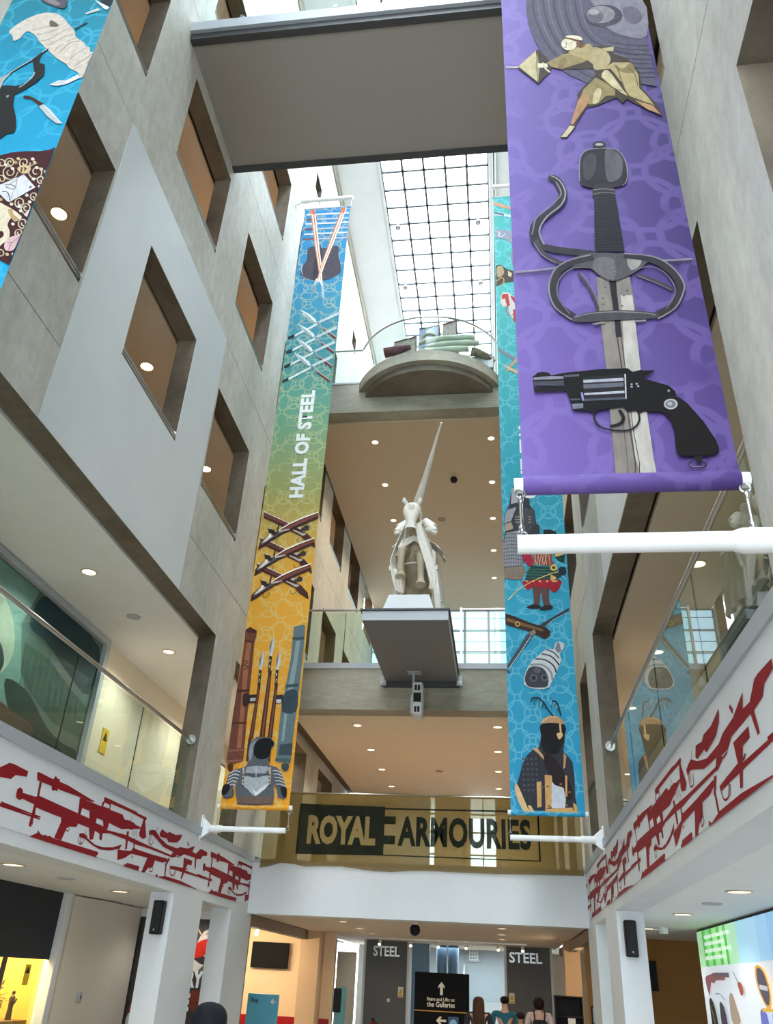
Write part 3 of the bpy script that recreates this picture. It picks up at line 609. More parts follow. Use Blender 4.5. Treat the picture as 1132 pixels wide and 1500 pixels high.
struct('wall_level_one_left', box(-9.3, -4.9, 27, 27.1, 0, 23), WARMW); struct('wall_level_one_right', box(1.8, 6.2, 27, 27.1, 0, 23), WARMW)
# ---------------------------------------------------------------- first-floor gallery back walls with murals
MUR = {}
for X, nm in ((XL, 'left'), (XR, 'right')):
    a, b = sorted((X(-6.62), X(-6.7)))
    struct('wall_gallery_cream_'+nm, box(a, b, 12.5, Y1, 3.72, 6.62), mat('cream_gallery_wall', 'e0d6c2', .6, noise=.03))
    t = root('mural_panel', (X(-6.58), 8, 3.72), 'large dark green battle mural behind glass in the %s first-floor gallery' % nm, 'mural')
    a, b = sorted((X(-6.6), X(-6.66))); MB().box(a, b, Y0, 12.3, 3.72, 6.5).build('picture', mat('mural_ground', '49635e' if nm == 'left' else '3b4a40', .5, noise=.35, scale=1.1), t); MUR[nm] = t
    a, b = sorted((X(-6.52), X(-6.7))); MB().box(a, b, Y0, 12.42, 6.5, 6.6).build('head_rail', GREY, t)
    MB().box(a, b, 12.3, 12.42, 3.72, 6.5).build('end_frame', GREY, t); a, b = sorted((X(-6.56), X(-6.7))); MB().box(a, b, 12.42, 12.5, 3.72, 6.6).build('shadow_gap', BLACK, t)
def mural(nm, shapes):
    X = XL if nm == 'left' else XR; s = 1 if nm == 'left' else -1
    print_mesh('painted_scene', shapes, lambda u, v, h: (X(-6.598)+s*h*3, u, v), MUR[nm])
mural('left', [(0, '6f938c', 0, (4.3,6.48, 10.1,6.48, 9.9,5.9, 10.2,5.3, 10.6,4.9, 10.9,3.8, 4.3,3.8)), (0, '9fb0a0', 1, (7.5,5.9, 8.6,6.2, 9.5,6.0, 9.9,5.5, 9.6,5.0, 8.4,4.6, 7.0,4.7, 6.6,5.4)),
  (0, '233c42', 1, (10.2,6.45, 10.8,6.48, 12.2,6.4, 12.2,5.6, 11.4,5.7, 10.6,5.9, 10.1,5.95)), (0, '3e5a50', 0, (10.1,5.7, 10.8,5.7, 11.6,5.5, 12.25,5.4, 12.25,4.9, 11.4,4.9, 10.6,5.1, 10.2,5.3)),
  (0, '2a4038', 1, (9.9,5.1, 10.5,5.1, 11.2,4.8, 11.8,4.7, 12.2,4.7, 12.2,4.4, 11.4,4.3, 10.6,4.5, 10.1,4.8)), (0, '5e7c6c', 0, (10.6,4.3, 11.6,4.2, 12.2,4.1, 12.2,3.8, 10.6,3.8)),
  (0, '2b3c40', 1, (9.1,5.4, 9.5,5.5, 9.75,5.3, 9.7,5.1, 9.5,5.0, 9.6,4.8, 9.3,4.7, 9.0,4.9)), (0, '5c4c44', 1, (9.3,4.75, 9.8,4.8, 10.3,4.75, 10.8,4.72, 10.85,4.55, 10.3,4.5, 9.8,4.5, 9.2,4.4)),
  (.02, '34463c', 1, (10.8,4.65, 11.1,4.5, 11.5,4.5))]+[(.03, '7f9a88' if k % 2 else '2e443c', 0, (10.7+k*.12, 4.25-(k % 3)*.05, 10.8+k*.12, 3.85)) for k in range(12)]+[(.02, '52705f', 0, (10.2+k*.17, 5.62, 10.25+k*.17, 5.1)) for k in range(11)])
mural('right', [(0, '8fa094', 1, (6.0,6.3, 8.0,6.35, 9.6,6.1, 10.0,5.4, 8.6,5.0, 6.5,4.9)), (0, '2a332c', 1, (8.6,5.6, 9.6,5.7, 10.4,5.2, 10.2,4.6, 9.0,4.4, 8.4,4.9)), (0, '3c4c40', 0, (10.6,6.4, 12.2,6.4, 12.2,4.0, 10.9,4.0))])
# warning notice and socket on the cream wall
t = root('warning_sign', (-6.61, 13.1, 4.9), 'small yellow electrical warning notice on the cream gallery wall', 'sign')
MB().box(-6.615, -6.605, 12.98, 13.22, 4.88, 5.28).build('plate', mat('sign_yellow', 'd8b418', .5), t)
MB().prism([(13.02, 5.08), (13.18, 5.08), (13.1, 5.24)], 'x', -6.604, -6.602).build('triangle', BLK, t)
# ---------------------------------------------------------------- exhibits stored on the curved balcony
G = 'boards leaning on the curved balcony'
def leanboard(x0, x1, y, z0, z1, tilt, col, label, extra):
    t = root('display_board', ((x0+x1)/2, y, z0), label, 'board', None); n = 1
    s = math.tan(math.radians(tilt)); mb = MB(); mb.prism([(x0, z0), (x1, z0+(x1-x0)*s*.15), (x1-.02, z1+(x1-x0)*s), (x0+.02, z1)], 'y', y, y+.03); mb.build('panel', mat('board_'+col, col, .6, noise=.3, scale=9, col2=extra), t)
    mb = MB(); mb.tube([(x0+.02, y-.01, z1), (x1-.02, y-.01, z1+(x1-x0)*s)], .018, 6); mb.tube([(x1, y-.01, z0), (x1-.02, y-.01, z1+(x1-x0)*s)], .018, 6); mb.build('wooden_edge', mat('dark_wood', '4a3a2e', .6), t); return t
leanboard(-2.42, -1.82, 15.6, 15.0, 15.92, 16, '857c66', 'printed scenery board leaning at the left end of the curved balcony', '5c5444')
leanboard(-1.8, -1.24, 15.62, 15.0, 16.36, 10, '7c8ea8', 'blue-grey planked scenery board standing in the middle of the curved balcony', '6b7484')
leanboard(-1.19, -.8, 15.6, 15.02, 16.45, 18, '8f877c', 'grey-brown scenery board raised at the right of the curved balcony', '6a5f55')
t = root('horseshoe', (-1.5, 15.55, 15.9), 'tan horseshoe-shaped hoop on the blue-grey balcony board', 'hoop')
MB().tube([(-1.5+.17*math.cos(a), 15.57, 15.95+.2*math.sin(a)) for a in [PI*k/10 for k in range(11)]], .028, 8).build('hoop', mat('tan_rope', '8f7a52', .8), t, True)
for k, (x0, x1, z, r) in enumerate(((-1.75, -.35, 15.74, .085), (-1.6, -.25, 15.56, .085), (-1.9, -.5, 15.38, .085))):
    t = root('cloth_roll', (x0, 15.4, z), ('topmost pale rolled cloth on the balcony pile', 'second pale rolled cloth under the topmost on the balcony', 'lowest pale rolled cloth of the balcony pile')[k], 'cloth', 'pale cloth rolls on the balcony')
    MB().tube([(x0, 15.34, z-.12), (x0+.2, 15.34, z-.04), (x0+.5, 15.35, z), (x1-.3, 15.36, z+.02), (x1, 15.36, z)], [r*.5, r*.9, r, r, r*.9], 12).build('roll', mat('pale_canvas', 'a9ac9c', .8, noise=.2), t, True)
t = root('carpet_roll', (-.4, 15.5, 15.0), 'dark patterned carpet roll lying at the right of the balcony', 'carpet')  # a rolled carpet beside the boards
MB().tube([(-.45, 15.5, 15.42), (-.3, 15.52, 15.4), (-.1, 15.6, 15.34), (.1, 15.75, 15.24)], [.11, .11, .1, .08], 12).build('roll', mat('patterned_carpet', '9a917c', .9, noise=.6, scale=14, col2='3c352e'), t, True)
t = root('red_bundle', (-2.5, 15.5, 15.0), 'dark red and brown cloth bundle at the left of the balcony', 'cloth')
MB().tube([(-2.62, 15.5, 15.5), (-2.3, 15.46, 15.54), (-1.95, 15.42, 15.6)], [.13, .12, .06], 10).build('bundle', mat('red_brown_cloth', '5a3038', .9, noise=.5, scale=10), t, True)
t = root('storage_crate', (-1.3, 15.4, 15.0), 'low grey storage crate under the cloth pile on the curved balcony', 'crate'); MB().bbox(-2.5, 0.1, 15.62, 15.95, 14.99, 15.3, .01).build('body', GREY, t); MB().bbox(-2.52, .12, 15.6, 15.97, 15.3, 15.34, .008).build('lid', GREY, t)
t = root('rail_trestle', (-2.85, 16.1, 15.0), 'small white tubular trestle on the balcony left of the boards', 'trestle')
mb = MB()
for x in (-3.05, -2.6): mb.tube([(x, 16.2, 15), (x, 16.2, 15.75)], .015, 6)
for z in (15.2, 15.72): mb.tube([(-3.05, 16.2, z), (-2.6, 16.2, z)], .015, 6)
mb.build('tube_frame', WMET, t)
PRINTS = [
('purple','shield_print',[
(0,'5f5b6e',0,(.204,4.636,.191,4.463,.200,4.248,.237,4.016,.300,3.806,.381,3.659,.472,3.531,.582,3.422,.665,3.391,.735,3.454,1.066,3.304,1.061,3.625,1.063,3.934,1.074,4.470)),
(0.0153,'4c495a',1,(.246,4.628,.255,4.344,.311,4.023,.418,3.729,.649,3.449)),
(0.0152,'716d7c',1,(.287,4.620,.295,4.341,.349,4.030,.456,3.747,.689,3.479)),
(0.0152,'4c495a',1,(.329,4.612,.336,4.339,.386,4.037,.493,3.764,.729,3.510)),
(0.0151,'716d7c',1,(.370,4.605,.377,4.336,.424,4.044,.530,3.782,.769,3.541)),
(0.0151,'4a4757',1,(.411,4.597,.417,4.333,.462,4.051,.568,3.799,.809,3.572)),
(0.0151,'6e6a79',1,(.452,4.589,.458,4.331,.499,4.058,.605,3.817,.850,3.603)),
(0.0150,'4a4757',1,(.493,4.581,.498,4.328,.537,4.065,.643,3.835,.891,3.634)),
(0.0150,'6e6a79',1,(.534,4.573,.539,4.325,.574,4.072,.681,3.852,.931,3.665)),
(0.0150,'4a4757',1,(.575,4.565,.579,4.323,.612,4.079,.718,3.870,.972,3.697)),
(0.0149,'6e6a79',1,(.615,4.558,.619,4.320,.649,4.086,.756,3.888,1.013,3.728)),
(0.0091,'4a4757',1,(.774,3.904,.933,3.838,1.065,3.806)),
(0.0090,'4a4757',1,(.792,3.842,.927,3.781,1.065,3.748)),
(0.0089,'4a4757',1,(.809,3.781,.921,3.724,1.065,3.691)),
(0.0089,'4a4757',1,(.826,3.720,.915,3.668,1.065,3.634)),
(0.0088,'4a4757',1,(.844,3.660,.910,3.612,1.065,3.578)),
(0.0087,'4a4757',1,(.860,3.601,.904,3.557,1.065,3.522)),
(0.0086,'4a4757',1,(.877,3.542,.899,3.502,1.065,3.467)),
(0.0086,'4a4757',1,(.894,3.484,.893,3.448,1.065,3.412)),
(0,'8b8794',1,(.713,4.539,.715,4.409,.735,4.236,.790,4.082,.890,3.964,1.063,3.934,1.074,4.470)),
(0,'6d6878',1,(.925,4.327,1.016,4.331,1.059,4.198,1.015,4.103,.940,4.137)),
(0,'4e4a58',0,(.916,4.228,.896,4.165,.852,4.120,.794,4.101,.733,4.112,.679,4.151,.644,4.210,.635,4.279,.655,4.343,.698,4.390,.758,4.409,.821,4.398,.874,4.357,.908,4.297)),
(0,'8f8a92',0,(.862,4.255,.846,4.205,.813,4.169,.769,4.154,.722,4.162,.681,4.193,.655,4.240,.648,4.293,.663,4.344,.696,4.381,.741,4.396,.789,4.387,.830,4.356,.856,4.308)),
(0,'6c6772',0,(.775,4.239,.766,4.205,.746,4.179,.721,4.168,.693,4.173,.670,4.193,.655,4.225,.651,4.261,.660,4.296,.680,4.322,.706,4.334,.734,4.328,.757,4.308,.772,4.276)),
(0,'a9a4aa',0,(.747,4.307,.741,4.292,.729,4.281,.713,4.276,.695,4.280,.680,4.290,.670,4.305,.667,4.322,.673,4.337,.685,4.348,.701,4.353,.719,4.349,.734,4.339,.744,4.324)),
]),
('purple','swordsman_print',[
(0,'4a4038',0,(.259,3.892,.340,3.722,.433,3.785,.469,3.837,.515,3.849,.619,3.911,.660,3.864,.791,3.842,.814,3.800,.804,3.743,.903,3.651,.961,3.492,.961,3.293,1.049,3.071,1.058,2.960,.892,3.128,.846,3.187,.810,3.140,.776,3.214,.623,3.131,.576,3.129,.560,3.123,.475,2.947,.467,2.914,.404,2.807,.358,2.812,.376,2.851,.439,2.960,.504,3.218,.509,3.289,.557,3.371,.653,3.503,.648,3.578,.400,3.608,.347,3.645,.333,3.590,.239,3.456,.094,3.685)),
(0,'cfc39a',0,(.242,3.875,.235,3.484,.105,3.693,.129,3.727)),
(0,'9c9170',0,(.249,3.854,.260,3.659,.240,3.470,.229,3.664)),
(0.0151,'d8cfb4',0,(.013,3.698,.105,3.683)),
(0,'e6dcc0',0,(.245,3.709,.317,3.697,.320,3.649,.248,3.651)),
(0.0120,'e6dcc0',1,(.284,3.712,.302,3.633,.333,3.581)),
(0,'a08d62',0,(.317,3.707,.433,3.794,.568,3.811,.606,3.737,.602,3.680,.422,3.610,.347,3.645)),
(0,'8a7a55',0,(.407,3.731,.453,3.752,.460,3.684,.423,3.623,.390,3.619)),
(0,'b3a376',1,(.479,3.816,.618,3.901,.659,3.855,.674,3.765,.653,3.634,.603,3.699,.541,3.748)),
(0,'b9a982',1,(.659,3.845,.752,3.781,.775,3.671,.735,3.584,.658,3.558,.644,3.655)),
(0,'c8b98d',0,(.723,3.824,.811,3.829,.806,3.772,.752,3.781)),
(0,'baa97c',0,(.663,3.558,.765,3.560,.832,3.366,.860,3.220,1.020,3.084,.982,3.202,.940,3.296,.952,3.457,.910,3.612,.793,3.631,.747,3.600)),
(0,'8f7f56',1,(.792,3.612,.850,3.547,.910,3.612,.934,3.534,.918,3.481,.825,3.514)),
(0,'d3c59c',1,(.743,3.545,.826,3.296,.850,3.221,.784,3.302,.692,3.460)),
(0,'9a8a60',0,(.555,3.336,.650,3.467,.728,3.382,.774,3.303,.767,3.233,.705,3.242,.647,3.163,.583,3.155,.527,3.250)),
(0,'cdbf96',1,(.639,3.323,.680,3.317,.648,3.180,.605,3.169)),
(0,'b98e6a',0,(.509,3.218,.557,3.300,.591,3.259,.568,3.157,.490,3.013,.454,2.941,.439,2.960)),
(0,'d6c8a8',0,(.433,2.939,.468,2.923,.404,2.815,.366,2.820)),
(0,'bd936e',0,(.895,3.162,1.010,3.085,1.050,2.978,.965,3.049)),
(0,'e8dcc4',0,(.549,3.907,.541,3.872,.523,3.846,.499,3.834,.473,3.839,.451,3.858,.437,3.889,.433,3.926,.441,3.961,.459,3.987,.484,3.999,.509,3.995,.531,3.975,.545,3.943)),
(0.0218,'6d4f34',1,(.452,4.009,.501,3.986,.554,3.941,.585,3.897)),
(0.0245,'7c5b3b',1,(.553,3.922,.571,3.860,.601,3.894)),
(0,'ecdfc6',1,(.469,4.016,.515,4.028,.581,3.997,.588,3.946,.524,3.983)),
(0.0046,'40352c',1,(.459,3.938,.476,3.945)),
(0.0046,'40352c',1,(.497,3.927,.520,3.927)),
(0.0046,'40352c',1,(.450,3.880,.472,3.872)),
(0.0046,'40352c',1,(.473,3.935,.468,3.897)),
(0.0073,'6b5f42',1,(.811,3.590,.832,3.366,.868,3.201,1.011,3.094)),
(0.0072,'6b5f42',1,(.674,3.500,.710,3.421,.765,3.322,.824,3.278)),
(0.0058,'6b5f42',1,(.883,3.560,.926,3.461,.932,3.315)),
]),
('purple','rapier_print',[
(0,'8e8883',0,(.490,1.460,.688,1.450,.694,1.182,.519,1.049,.490,1.051)),
(0,'948b84',0,(.487,1.312,.688,1.296,.675,.733,.677,.128,.682,.020,.475,.020,.476,.084,.489,.774)),
(0,'c9c3bb',0,(.623,1.301,.688,1.296,.675,.733,.677,.128,.682,.020,.609,.020,.584,.131,.592,.738)),
(0,'302c33',0,(.574,1.305,.602,1.303,.598,.973,.563,.975)),
(0.0081,'55504f',0,(.571,.974,.574,.724,.577,.316,.582,.106,.573,.020)),
(0.0040,'2c282c',0,(.592,.973,.593,.723,.593,.315,.602,.105,.592,.020)),
(0.0048,'6a6460',0,(.545,.371,.543,.133,.537,.020)),
(0,'2a272d',0,(.564,1.425,.606,1.422,.594,1.162,.568,1.164)),
(0,'5a5450',0,(.522,1.283,.519,1.278,.513,1.277,.509,1.281,.509,1.287,.514,1.290,.520,1.288)),
(0,'5a5450',0,(.544,1.371,.541,1.366,.535,1.365,.531,1.369,.531,1.375,.536,1.378,.542,1.376)),
(0,'5a5450',0,(.645,1.294,.642,1.289,.636,1.288,.632,1.292,.632,1.298,.637,1.301,.643,1.299)),
(0,'5a5450',0,(.627,1.214,.624,1.209,.619,1.208,.614,1.212,.615,1.218,.620,1.221,.625,1.219)),
(0,'5a5450',0,(.668,1.333,.665,1.328,.659,1.327,.655,1.331,.656,1.337,.661,1.341,.666,1.339)),
(0,'5a5450',0,(.523,1.235,.520,1.230,.514,1.229,.509,1.233,.510,1.239,.515,1.242,.520,1.240)),
(0,'333139',1,(.464,2.465,.481,2.586,.525,2.651,.615,2.662,.703,2.643,.752,2.579,.770,2.447,.756,2.313,.722,2.267,.646,2.258,.539,2.267,.476,2.294,.458,2.346)),
(0,'66626a',1,(.646,2.636,.711,2.619,.748,2.536,.733,2.383,.684,2.321,.632,2.344)),
(0,'4c4950',1,(.495,2.549,.544,2.613,.585,2.573,.548,2.387,.492,2.360)),
(0.0055,'9c98a0',1,(.458,2.346,.464,2.465,.481,2.586,.525,2.651,.615,2.662,.703,2.643,.752,2.579,.770,2.447,.756,2.313,.722,2.267)),
(0,'3a363c',0,(.657,2.694,.651,2.678,.638,2.665,.619,2.660,.600,2.663,.582,2.672,.571,2.688,.568,2.705,.574,2.722,.587,2.734,.606,2.739,.626,2.737,.643,2.727,.654,2.711)),
(0,'b9b4b4',0,(.639,2.700,.636,2.694,.629,2.690,.618,2.688,.606,2.690,.595,2.694,.588,2.700,.586,2.706,.589,2.712,.597,2.716,.608,2.718,.620,2.716,.630,2.712,.637,2.706)),
(0,'3b383e',0,(.553,2.302,.660,2.290,.675,2.222,.670,2.190,.527,2.181,.531,2.238)),
(0.0068,'8e8a8e',1,(.537,2.246,.602,2.250,.670,2.231)),
(0.0054,'8e8a8e',1,(.529,2.205,.599,2.214,.673,2.198)),
(0,'2d2a33',0,(.538,2.188,.670,2.190,.679,1.661,.502,1.677)),
(0.0043,'46434e',0,(.538,2.168,.674,2.163)),
(0.0043,'46434e',0,(.536,2.142,.674,2.137)),
(0.0043,'46434e',0,(.533,2.117,.674,2.111)),
(0.0042,'46434e',0,(.531,2.091,.675,2.086)),
(0.0042,'46434e',0,(.529,2.066,.675,2.060)),
(0.0042,'46434e',0,(.527,2.040,.675,2.034)),
(0.0042,'46434e',0,(.525,2.015,.676,2.009)),
(0.0042,'46434e',0,(.523,1.990,.676,1.984)),
(0.0042,'46434e',0,(.521,1.965,.676,1.959)),
(0.0041,'46434e',0,(.519,1.940,.677,1.934)),
(0.0041,'46434e',0,(.517,1.915,.677,1.909)),
(0.0041,'46434e',0,(.515,1.891,.677,1.884)),
(0.0041,'46434e',0,(.513,1.866,.678,1.859)),
(0.0041,'46434e',0,(.512,1.842,.678,1.835)),
(0.0041,'46434e',0,(.510,1.817,.678,1.810)),
(0.0040,'46434e',0,(.508,1.793,.679,1.786)),
(0.0040,'46434e',0,(.506,1.769,.679,1.762)),
(0.0040,'46434e',0,(.504,1.745,.679,1.738)),
(0.0040,'46434e',0,(.502,1.721,.680,1.714)),
(0.0040,'46434e',0,(.500,1.698,.680,1.690)),
(0.0561,'3a3741',1,(.258,2.403,.306,2.372,.342,2.242,.314,2.130,.233,2.042,.154,1.954,.139,1.847,.167,1.767,.268,1.713,.491,1.655)),
(0.0098,'a09ca4',1,(.270,2.419,.327,2.361,.358,2.240,.324,2.121,.233,2.026,.179,1.920,.176,1.843,.198,1.764)),
(0.0078,'8d8992',1,(.124,1.863,.136,1.909,.156,2.002,.225,2.091,.306,2.180,.331,2.243,.304,2.347)),
(0.0335,'4a4650',1,(.148,1.815,.184,1.690,.292,1.592,.363,1.586)),
(0.0064,'8d8992',1,(.136,1.785,.178,1.676,.261,1.595)),
(0.0124,'9b979e',0,(.007,1.540,.156,1.545,.280,1.557)),
(0.0062,'46424b',0,(.006,1.523,.155,1.528,.279,1.539)),
(0.0120,'9b979e',0,(.863,1.564,.962,1.560,1.065,1.561)),
(0.0072,'46424b',0,(.861,1.547,.960,1.546,1.063,1.547)),
(0.0146,'4a464e',1,(.387,1.497,.447,1.351,.476,1.225,.476,1.171)),
(0.0048,'8d8992',1,(.407,1.495,.462,1.363,.486,1.224)),
(0.0190,'4a464e',1,(.724,1.462,.843,1.389,.922,1.320)),
(0.0047,'8d8992',1,(.732,1.447,.841,1.372,.916,1.311)),
(0,'5a565c',1,(.366,1.622,.491,1.663,.672,1.639,.828,1.603,.758,1.508,.693,1.457,.590,1.412,.515,1.458,.461,1.534,.360,1.542)),
(0,'a39e9c',1,(.688,1.601,.767,1.594,.750,1.524,.698,1.499)),
(0,'747075',1,(.508,1.617,.607,1.594,.591,1.423,.480,1.518)),
(0.0543,'38343c',1,(.488,1.626,.364,1.593,.278,1.535,.237,1.438,.231,1.326,.260,1.227,.333,1.141)),
(0.0099,'8f8b92',1,(.475,1.646,.355,1.616,.259,1.551,.214,1.440,.208,1.328,.240,1.215,.331,1.115)),
(0.0073,'77737a',1,(.461,1.534,.360,1.542,.285,1.477,.254,1.380,.263,1.282,.316,1.169)),
(0.0490,'38343c',1,(.670,1.625,.825,1.575,.922,1.480,.966,1.365,.955,1.283,.895,1.180,.792,1.115)),
(0.0098,'8f8b92',1,(.672,1.639,.838,1.600,.935,1.508,.987,1.377,.974,1.282,.912,1.166,.809,1.094)),
(0.0072,'77737a',1,(.727,1.497,.809,1.518,.882,1.470,.928,1.368,.925,1.272,.865,1.169)),
(0,'4d494f',1,(.333,1.135,.413,1.169,.569,1.178,.721,1.160,.813,1.133,.809,1.101,.714,1.098,.562,1.099,.408,1.096,.336,1.108)),
(0.0057,'9b979b',1,(.343,1.138,.432,1.161,.568,1.164,.719,1.147,.802,1.124)),
(0,'8a8686',0,(.436,1.084,.513,1.095,.512,1.076,.444,1.070)),
(0,'8a8686',0,(.675,1.091,.742,1.092,.740,1.076,.683,1.074)),
(0.0048,'8a8684',0,(.580,1.524,.610,1.521)),
(0.0048,'8a8684',0,(.597,1.544,.597,1.508)),
(0.0048,'8a8684',0,(.569,1.489,.617,1.489)),
]),
('purple','revolver_print',[
(0,'0b0a0e',0,(.081,.708,.099,.719,.105,.733,.140,.737,.168,.730,.184,.709,.264,.724,.457,.738,.603,.737,.628,.709,.673,.721,.689,.715,.745,.714,.743,.703,.696,.676,.681,.660,.808,.602,.836,.565,.841,.523,.889,.479,.956,.353,1.000,.232,1.008,.180,.998,.148,.955,.133,.822,.135,.794,.156,.795,.227,.801,.293,.790,.374,.754,.423,.659,.435,.636,.422,.616,.439,.573,.436,.554,.467,.489,.463,.423,.453,.399,.433,.368,.451,.286,.459,.274,.530,.258,.596,.085,.594,.083,.627,.252,.622,.081,.641)),
(0,'8f90a0',0,(.085,.700,.172,.703,.251,.698,.250,.681,.084,.681)),
(0,'4a4b58',0,(.084,.670,.249,.669,.249,.632,.083,.641)),
(0,'232229',0,(.358,.685,.576,.695,.572,.515,.351,.519)),
(0,'b9bbc9',0,(.356,.666,.574,.669,.574,.648,.356,.645)),
(0,'6b6d7b',0,(.355,.634,.573,.637,.570,.608,.354,.605)),
(0,'c0c2ce',0,(.355,.573,.571,.579,.570,.562,.354,.559)),
(0,'55576a',0,(.352,.533,.572,.534,.570,.520,.351,.519)),
(0,'9a8ccc',0,(.336,.577,.348,.579,.351,.519,.340,.523)),
(0,'d0d0d8',0,(.582,.694,.590,.694,.577,.522,.571,.523)),
(0,'7d7f90',0,(.283,.501,.344,.503,.342,.470,.287,.466)),
(0,'5c5e6c',0,(.252,.706,.337,.708,.336,.693,.256,.690)),
(0,'55576a',0,(.275,.537,.330,.537,.329,.526,.276,.526)),
(0,'150f11',1,(.773,.540,.841,.523,.888,.472,.954,.340,.995,.232,1.004,.173,.956,.141,.828,.142,.795,.162,.806,.293,.785,.415)),
(0,'c9c9cb',0,(.839,.473,.833,.458,.822,.446,.807,.440,.791,.440,.777,.448,.768,.461,.767,.476,.772,.492,.784,.504,.799,.510,.815,.509,.829,.502,.837,.489)),
(0,'77777c',0,(.829,.473,.825,.462,.817,.453,.806,.449,.794,.450,.784,.455,.778,.465,.776,.476,.780,.487,.789,.496,.800,.501,.812,.500,.822,.494,.828,.485)),
(0,'b5b5b8',0,(.812,.477,.810,.471,.806,.467,.800,.464,.794,.464,.790,.467,.787,.472,.786,.478,.788,.484,.792,.489,.798,.491,.803,.491,.808,.488,.811,.483)),
(0.0099,'1a1920',1,(.397,.433,.396,.392,.419,.343,.476,.317,.560,.310,.606,.335,.630,.381,.628,.429)),
(0.0031,'6f6a80',1,(.400,.391,.425,.349,.477,.327,.561,.319,.601,.342)),
(0.0172,'141318',1,(.531,.448,.548,.398,.528,.358,.472,.340)),
(0,'b8b8be',0,(.620,.620,.617,.615,.613,.613,.608,.615,.607,.620,.609,.625,.614,.627,.618,.625)),
(0,'b8b8be',0,(.647,.621,.645,.616,.640,.614,.636,.617,.634,.622,.637,.627,.642,.629,.646,.626)),
(0,'b8b8be',0,(.618,.603,.616,.598,.611,.596,.606,.598,.605,.603,.607,.608,.612,.610,.617,.608)),
(0,'b8b8be',0,(.653,.604,.651,.599,.646,.597,.642,.599,.640,.604,.643,.609,.647,.611,.652,.609)),
(0,'a09ca0',0,(.811,.564,.808,.557,.802,.555,.797,.558,.796,.565,.799,.572,.804,.574,.809,.571)),
(0.0068,'2b2630',1,(.870,.108,.847,.090,.854,.068,.884,.062,.920,.068,.928,.087,.899,.101)),
(0,'1c1a20',0,(.878,.133,.919,.132,.907,.094,.883,.095)),
(0.0034,'a098a8',1,(.848,.086,.864,.068,.915,.069)),
]),
('topleft','mail_sleeve_print',[
(0,'d9cfc4',1,(.133,4.946,.189,5.057,.271,5.139,.394,5.193,.517,5.165,.598,5.098,.709,4.948,.790,4.831,.823,4.742,.933,4.624,.956,4.571,1.001,4.547,1.018,4.480,1.045,4.471,1.045,4.345,1.043,4.256,1.045,4.129,1.022,4.106,.982,4.188,.885,4.265,.837,4.335,.748,4.413,.648,4.525,.541,4.657,.479,4.734,.422,4.828,.326,4.912,.287,4.868,.280,4.818,.228,4.777,.188,4.868)),
(0.0101,'a39684',1,(.364,4.923,.459,4.958,.584,4.953)),
(0.0100,'a39684',1,(.428,4.844,.510,4.846,.620,4.895)),
(0.0099,'a39684',1,(.501,4.730,.577,4.751,.656,4.838,.723,4.894)),
(0.0098,'a39684',1,(.573,4.652,.650,4.705,.734,4.774,.793,4.780)),
(0.0096,'a39684',1,(.670,4.554,.711,4.629,.827,4.724)),
(0.0095,'a39684',1,(.726,4.496,.786,4.649,.882,4.665)),
(0.0094,'a39684',1,(.856,4.380,.892,4.469,.970,4.553)),
(0.0092,'a39684',1,(.922,4.275,.978,4.360,1.045,4.444)),
(0.0092,'a39684',1,(.940,4.241,1.015,4.291,1.045,4.347)),
(0.0101,'efe8df',1,(.407,4.881,.493,4.909,.602,4.924)),
(0.0097,'efe8df',1,(.625,4.610,.744,4.656,.826,4.692)),
(0.0095,'efe8df',1,(.797,4.453,.817,4.530,.871,4.553)),
(0.0092,'efe8df',1,(.954,4.223,1.031,4.304)),
(0,'6b6258',1,(.505,5.053,.601,4.967,.589,4.935,.519,4.964)),
]),
('topleft','blade_print',[
(0.0266,'2a2a2c',0,(.276,4.189,.383,4.328,.524,4.465,.603,4.598)),
(0.0107,'c7cdd0',0,(.297,4.217,.389,4.343,.498,4.453,.598,4.598)),
]),
('topleft','spear_end_print',[
(0.0227,'2c3a40',0,(.782,4.863,.877,4.952)),
]),
('topleft','curved_dagger_print',[
(0,'e2e4e8',0,(.763,4.047,.832,4.097,.902,4.086,.990,4.156,1.022,4.106,.924,4.037,.843,4.020)),
(0.0052,'5c6068',1,(.804,4.056,.850,4.064,.898,4.064)),
]),
('topleft','plate_edge_print',[
(0,'c8d0d0',0,(.818,5.110,.927,5.173,.958,5.128,.839,5.089)),
(0,'e8ecee',0,(.854,5.325,1.037,5.166,1.021,5.125,.989,5.149)),
(0,'243036',0,(.892,5.318,1.045,5.288,1.037,5.166)),
]),
('topleft','helmet_edge_print',[
(0,'5c5a66',1,(.302,5.449,.561,5.399,.592,5.240,.525,5.252,.396,5.340)),
(0,'8d8890',1,(.313,5.447,.404,5.429,.530,5.315,.468,5.308)),
]),
('topleft','horseman_print',[
(0,'2b2c2f',0,(.498,4.453,.565,4.555,.574,4.393,.641,4.351,.676,4.205,.636,4.104,.571,4.023,.482,3.946,.517,3.794,.586,3.641,.630,3.495,.634,3.432,.568,3.420,.531,3.356,.305,4.093,.363,4.099,.447,4.079,.496,4.079,.581,4.158,.579,4.235)),
(0,'b9bfc2',0,(.266,4.222,.351,4.271,.322,4.167,.320,4.045)),
(0.0104,'c9d0d2',1,(.495,4.049,.538,4.103,.578,4.205,.574,4.252)),
(0,'9aa2a6',0,(.408,3.950,.434,3.953,.435,3.923,.419,3.918)),
]),
('topleft','knife_print',[
(0,'4a2f25',1,(.574,3.910,.590,3.923,.657,3.891,.744,3.820,.794,3.776,.768,3.751,.720,3.801,.643,3.871,.587,3.884)),
(0,'c9cdd2',0,(.789,3.777,.875,3.686,1.025,3.490,.970,3.504,.870,3.602,.753,3.753)),
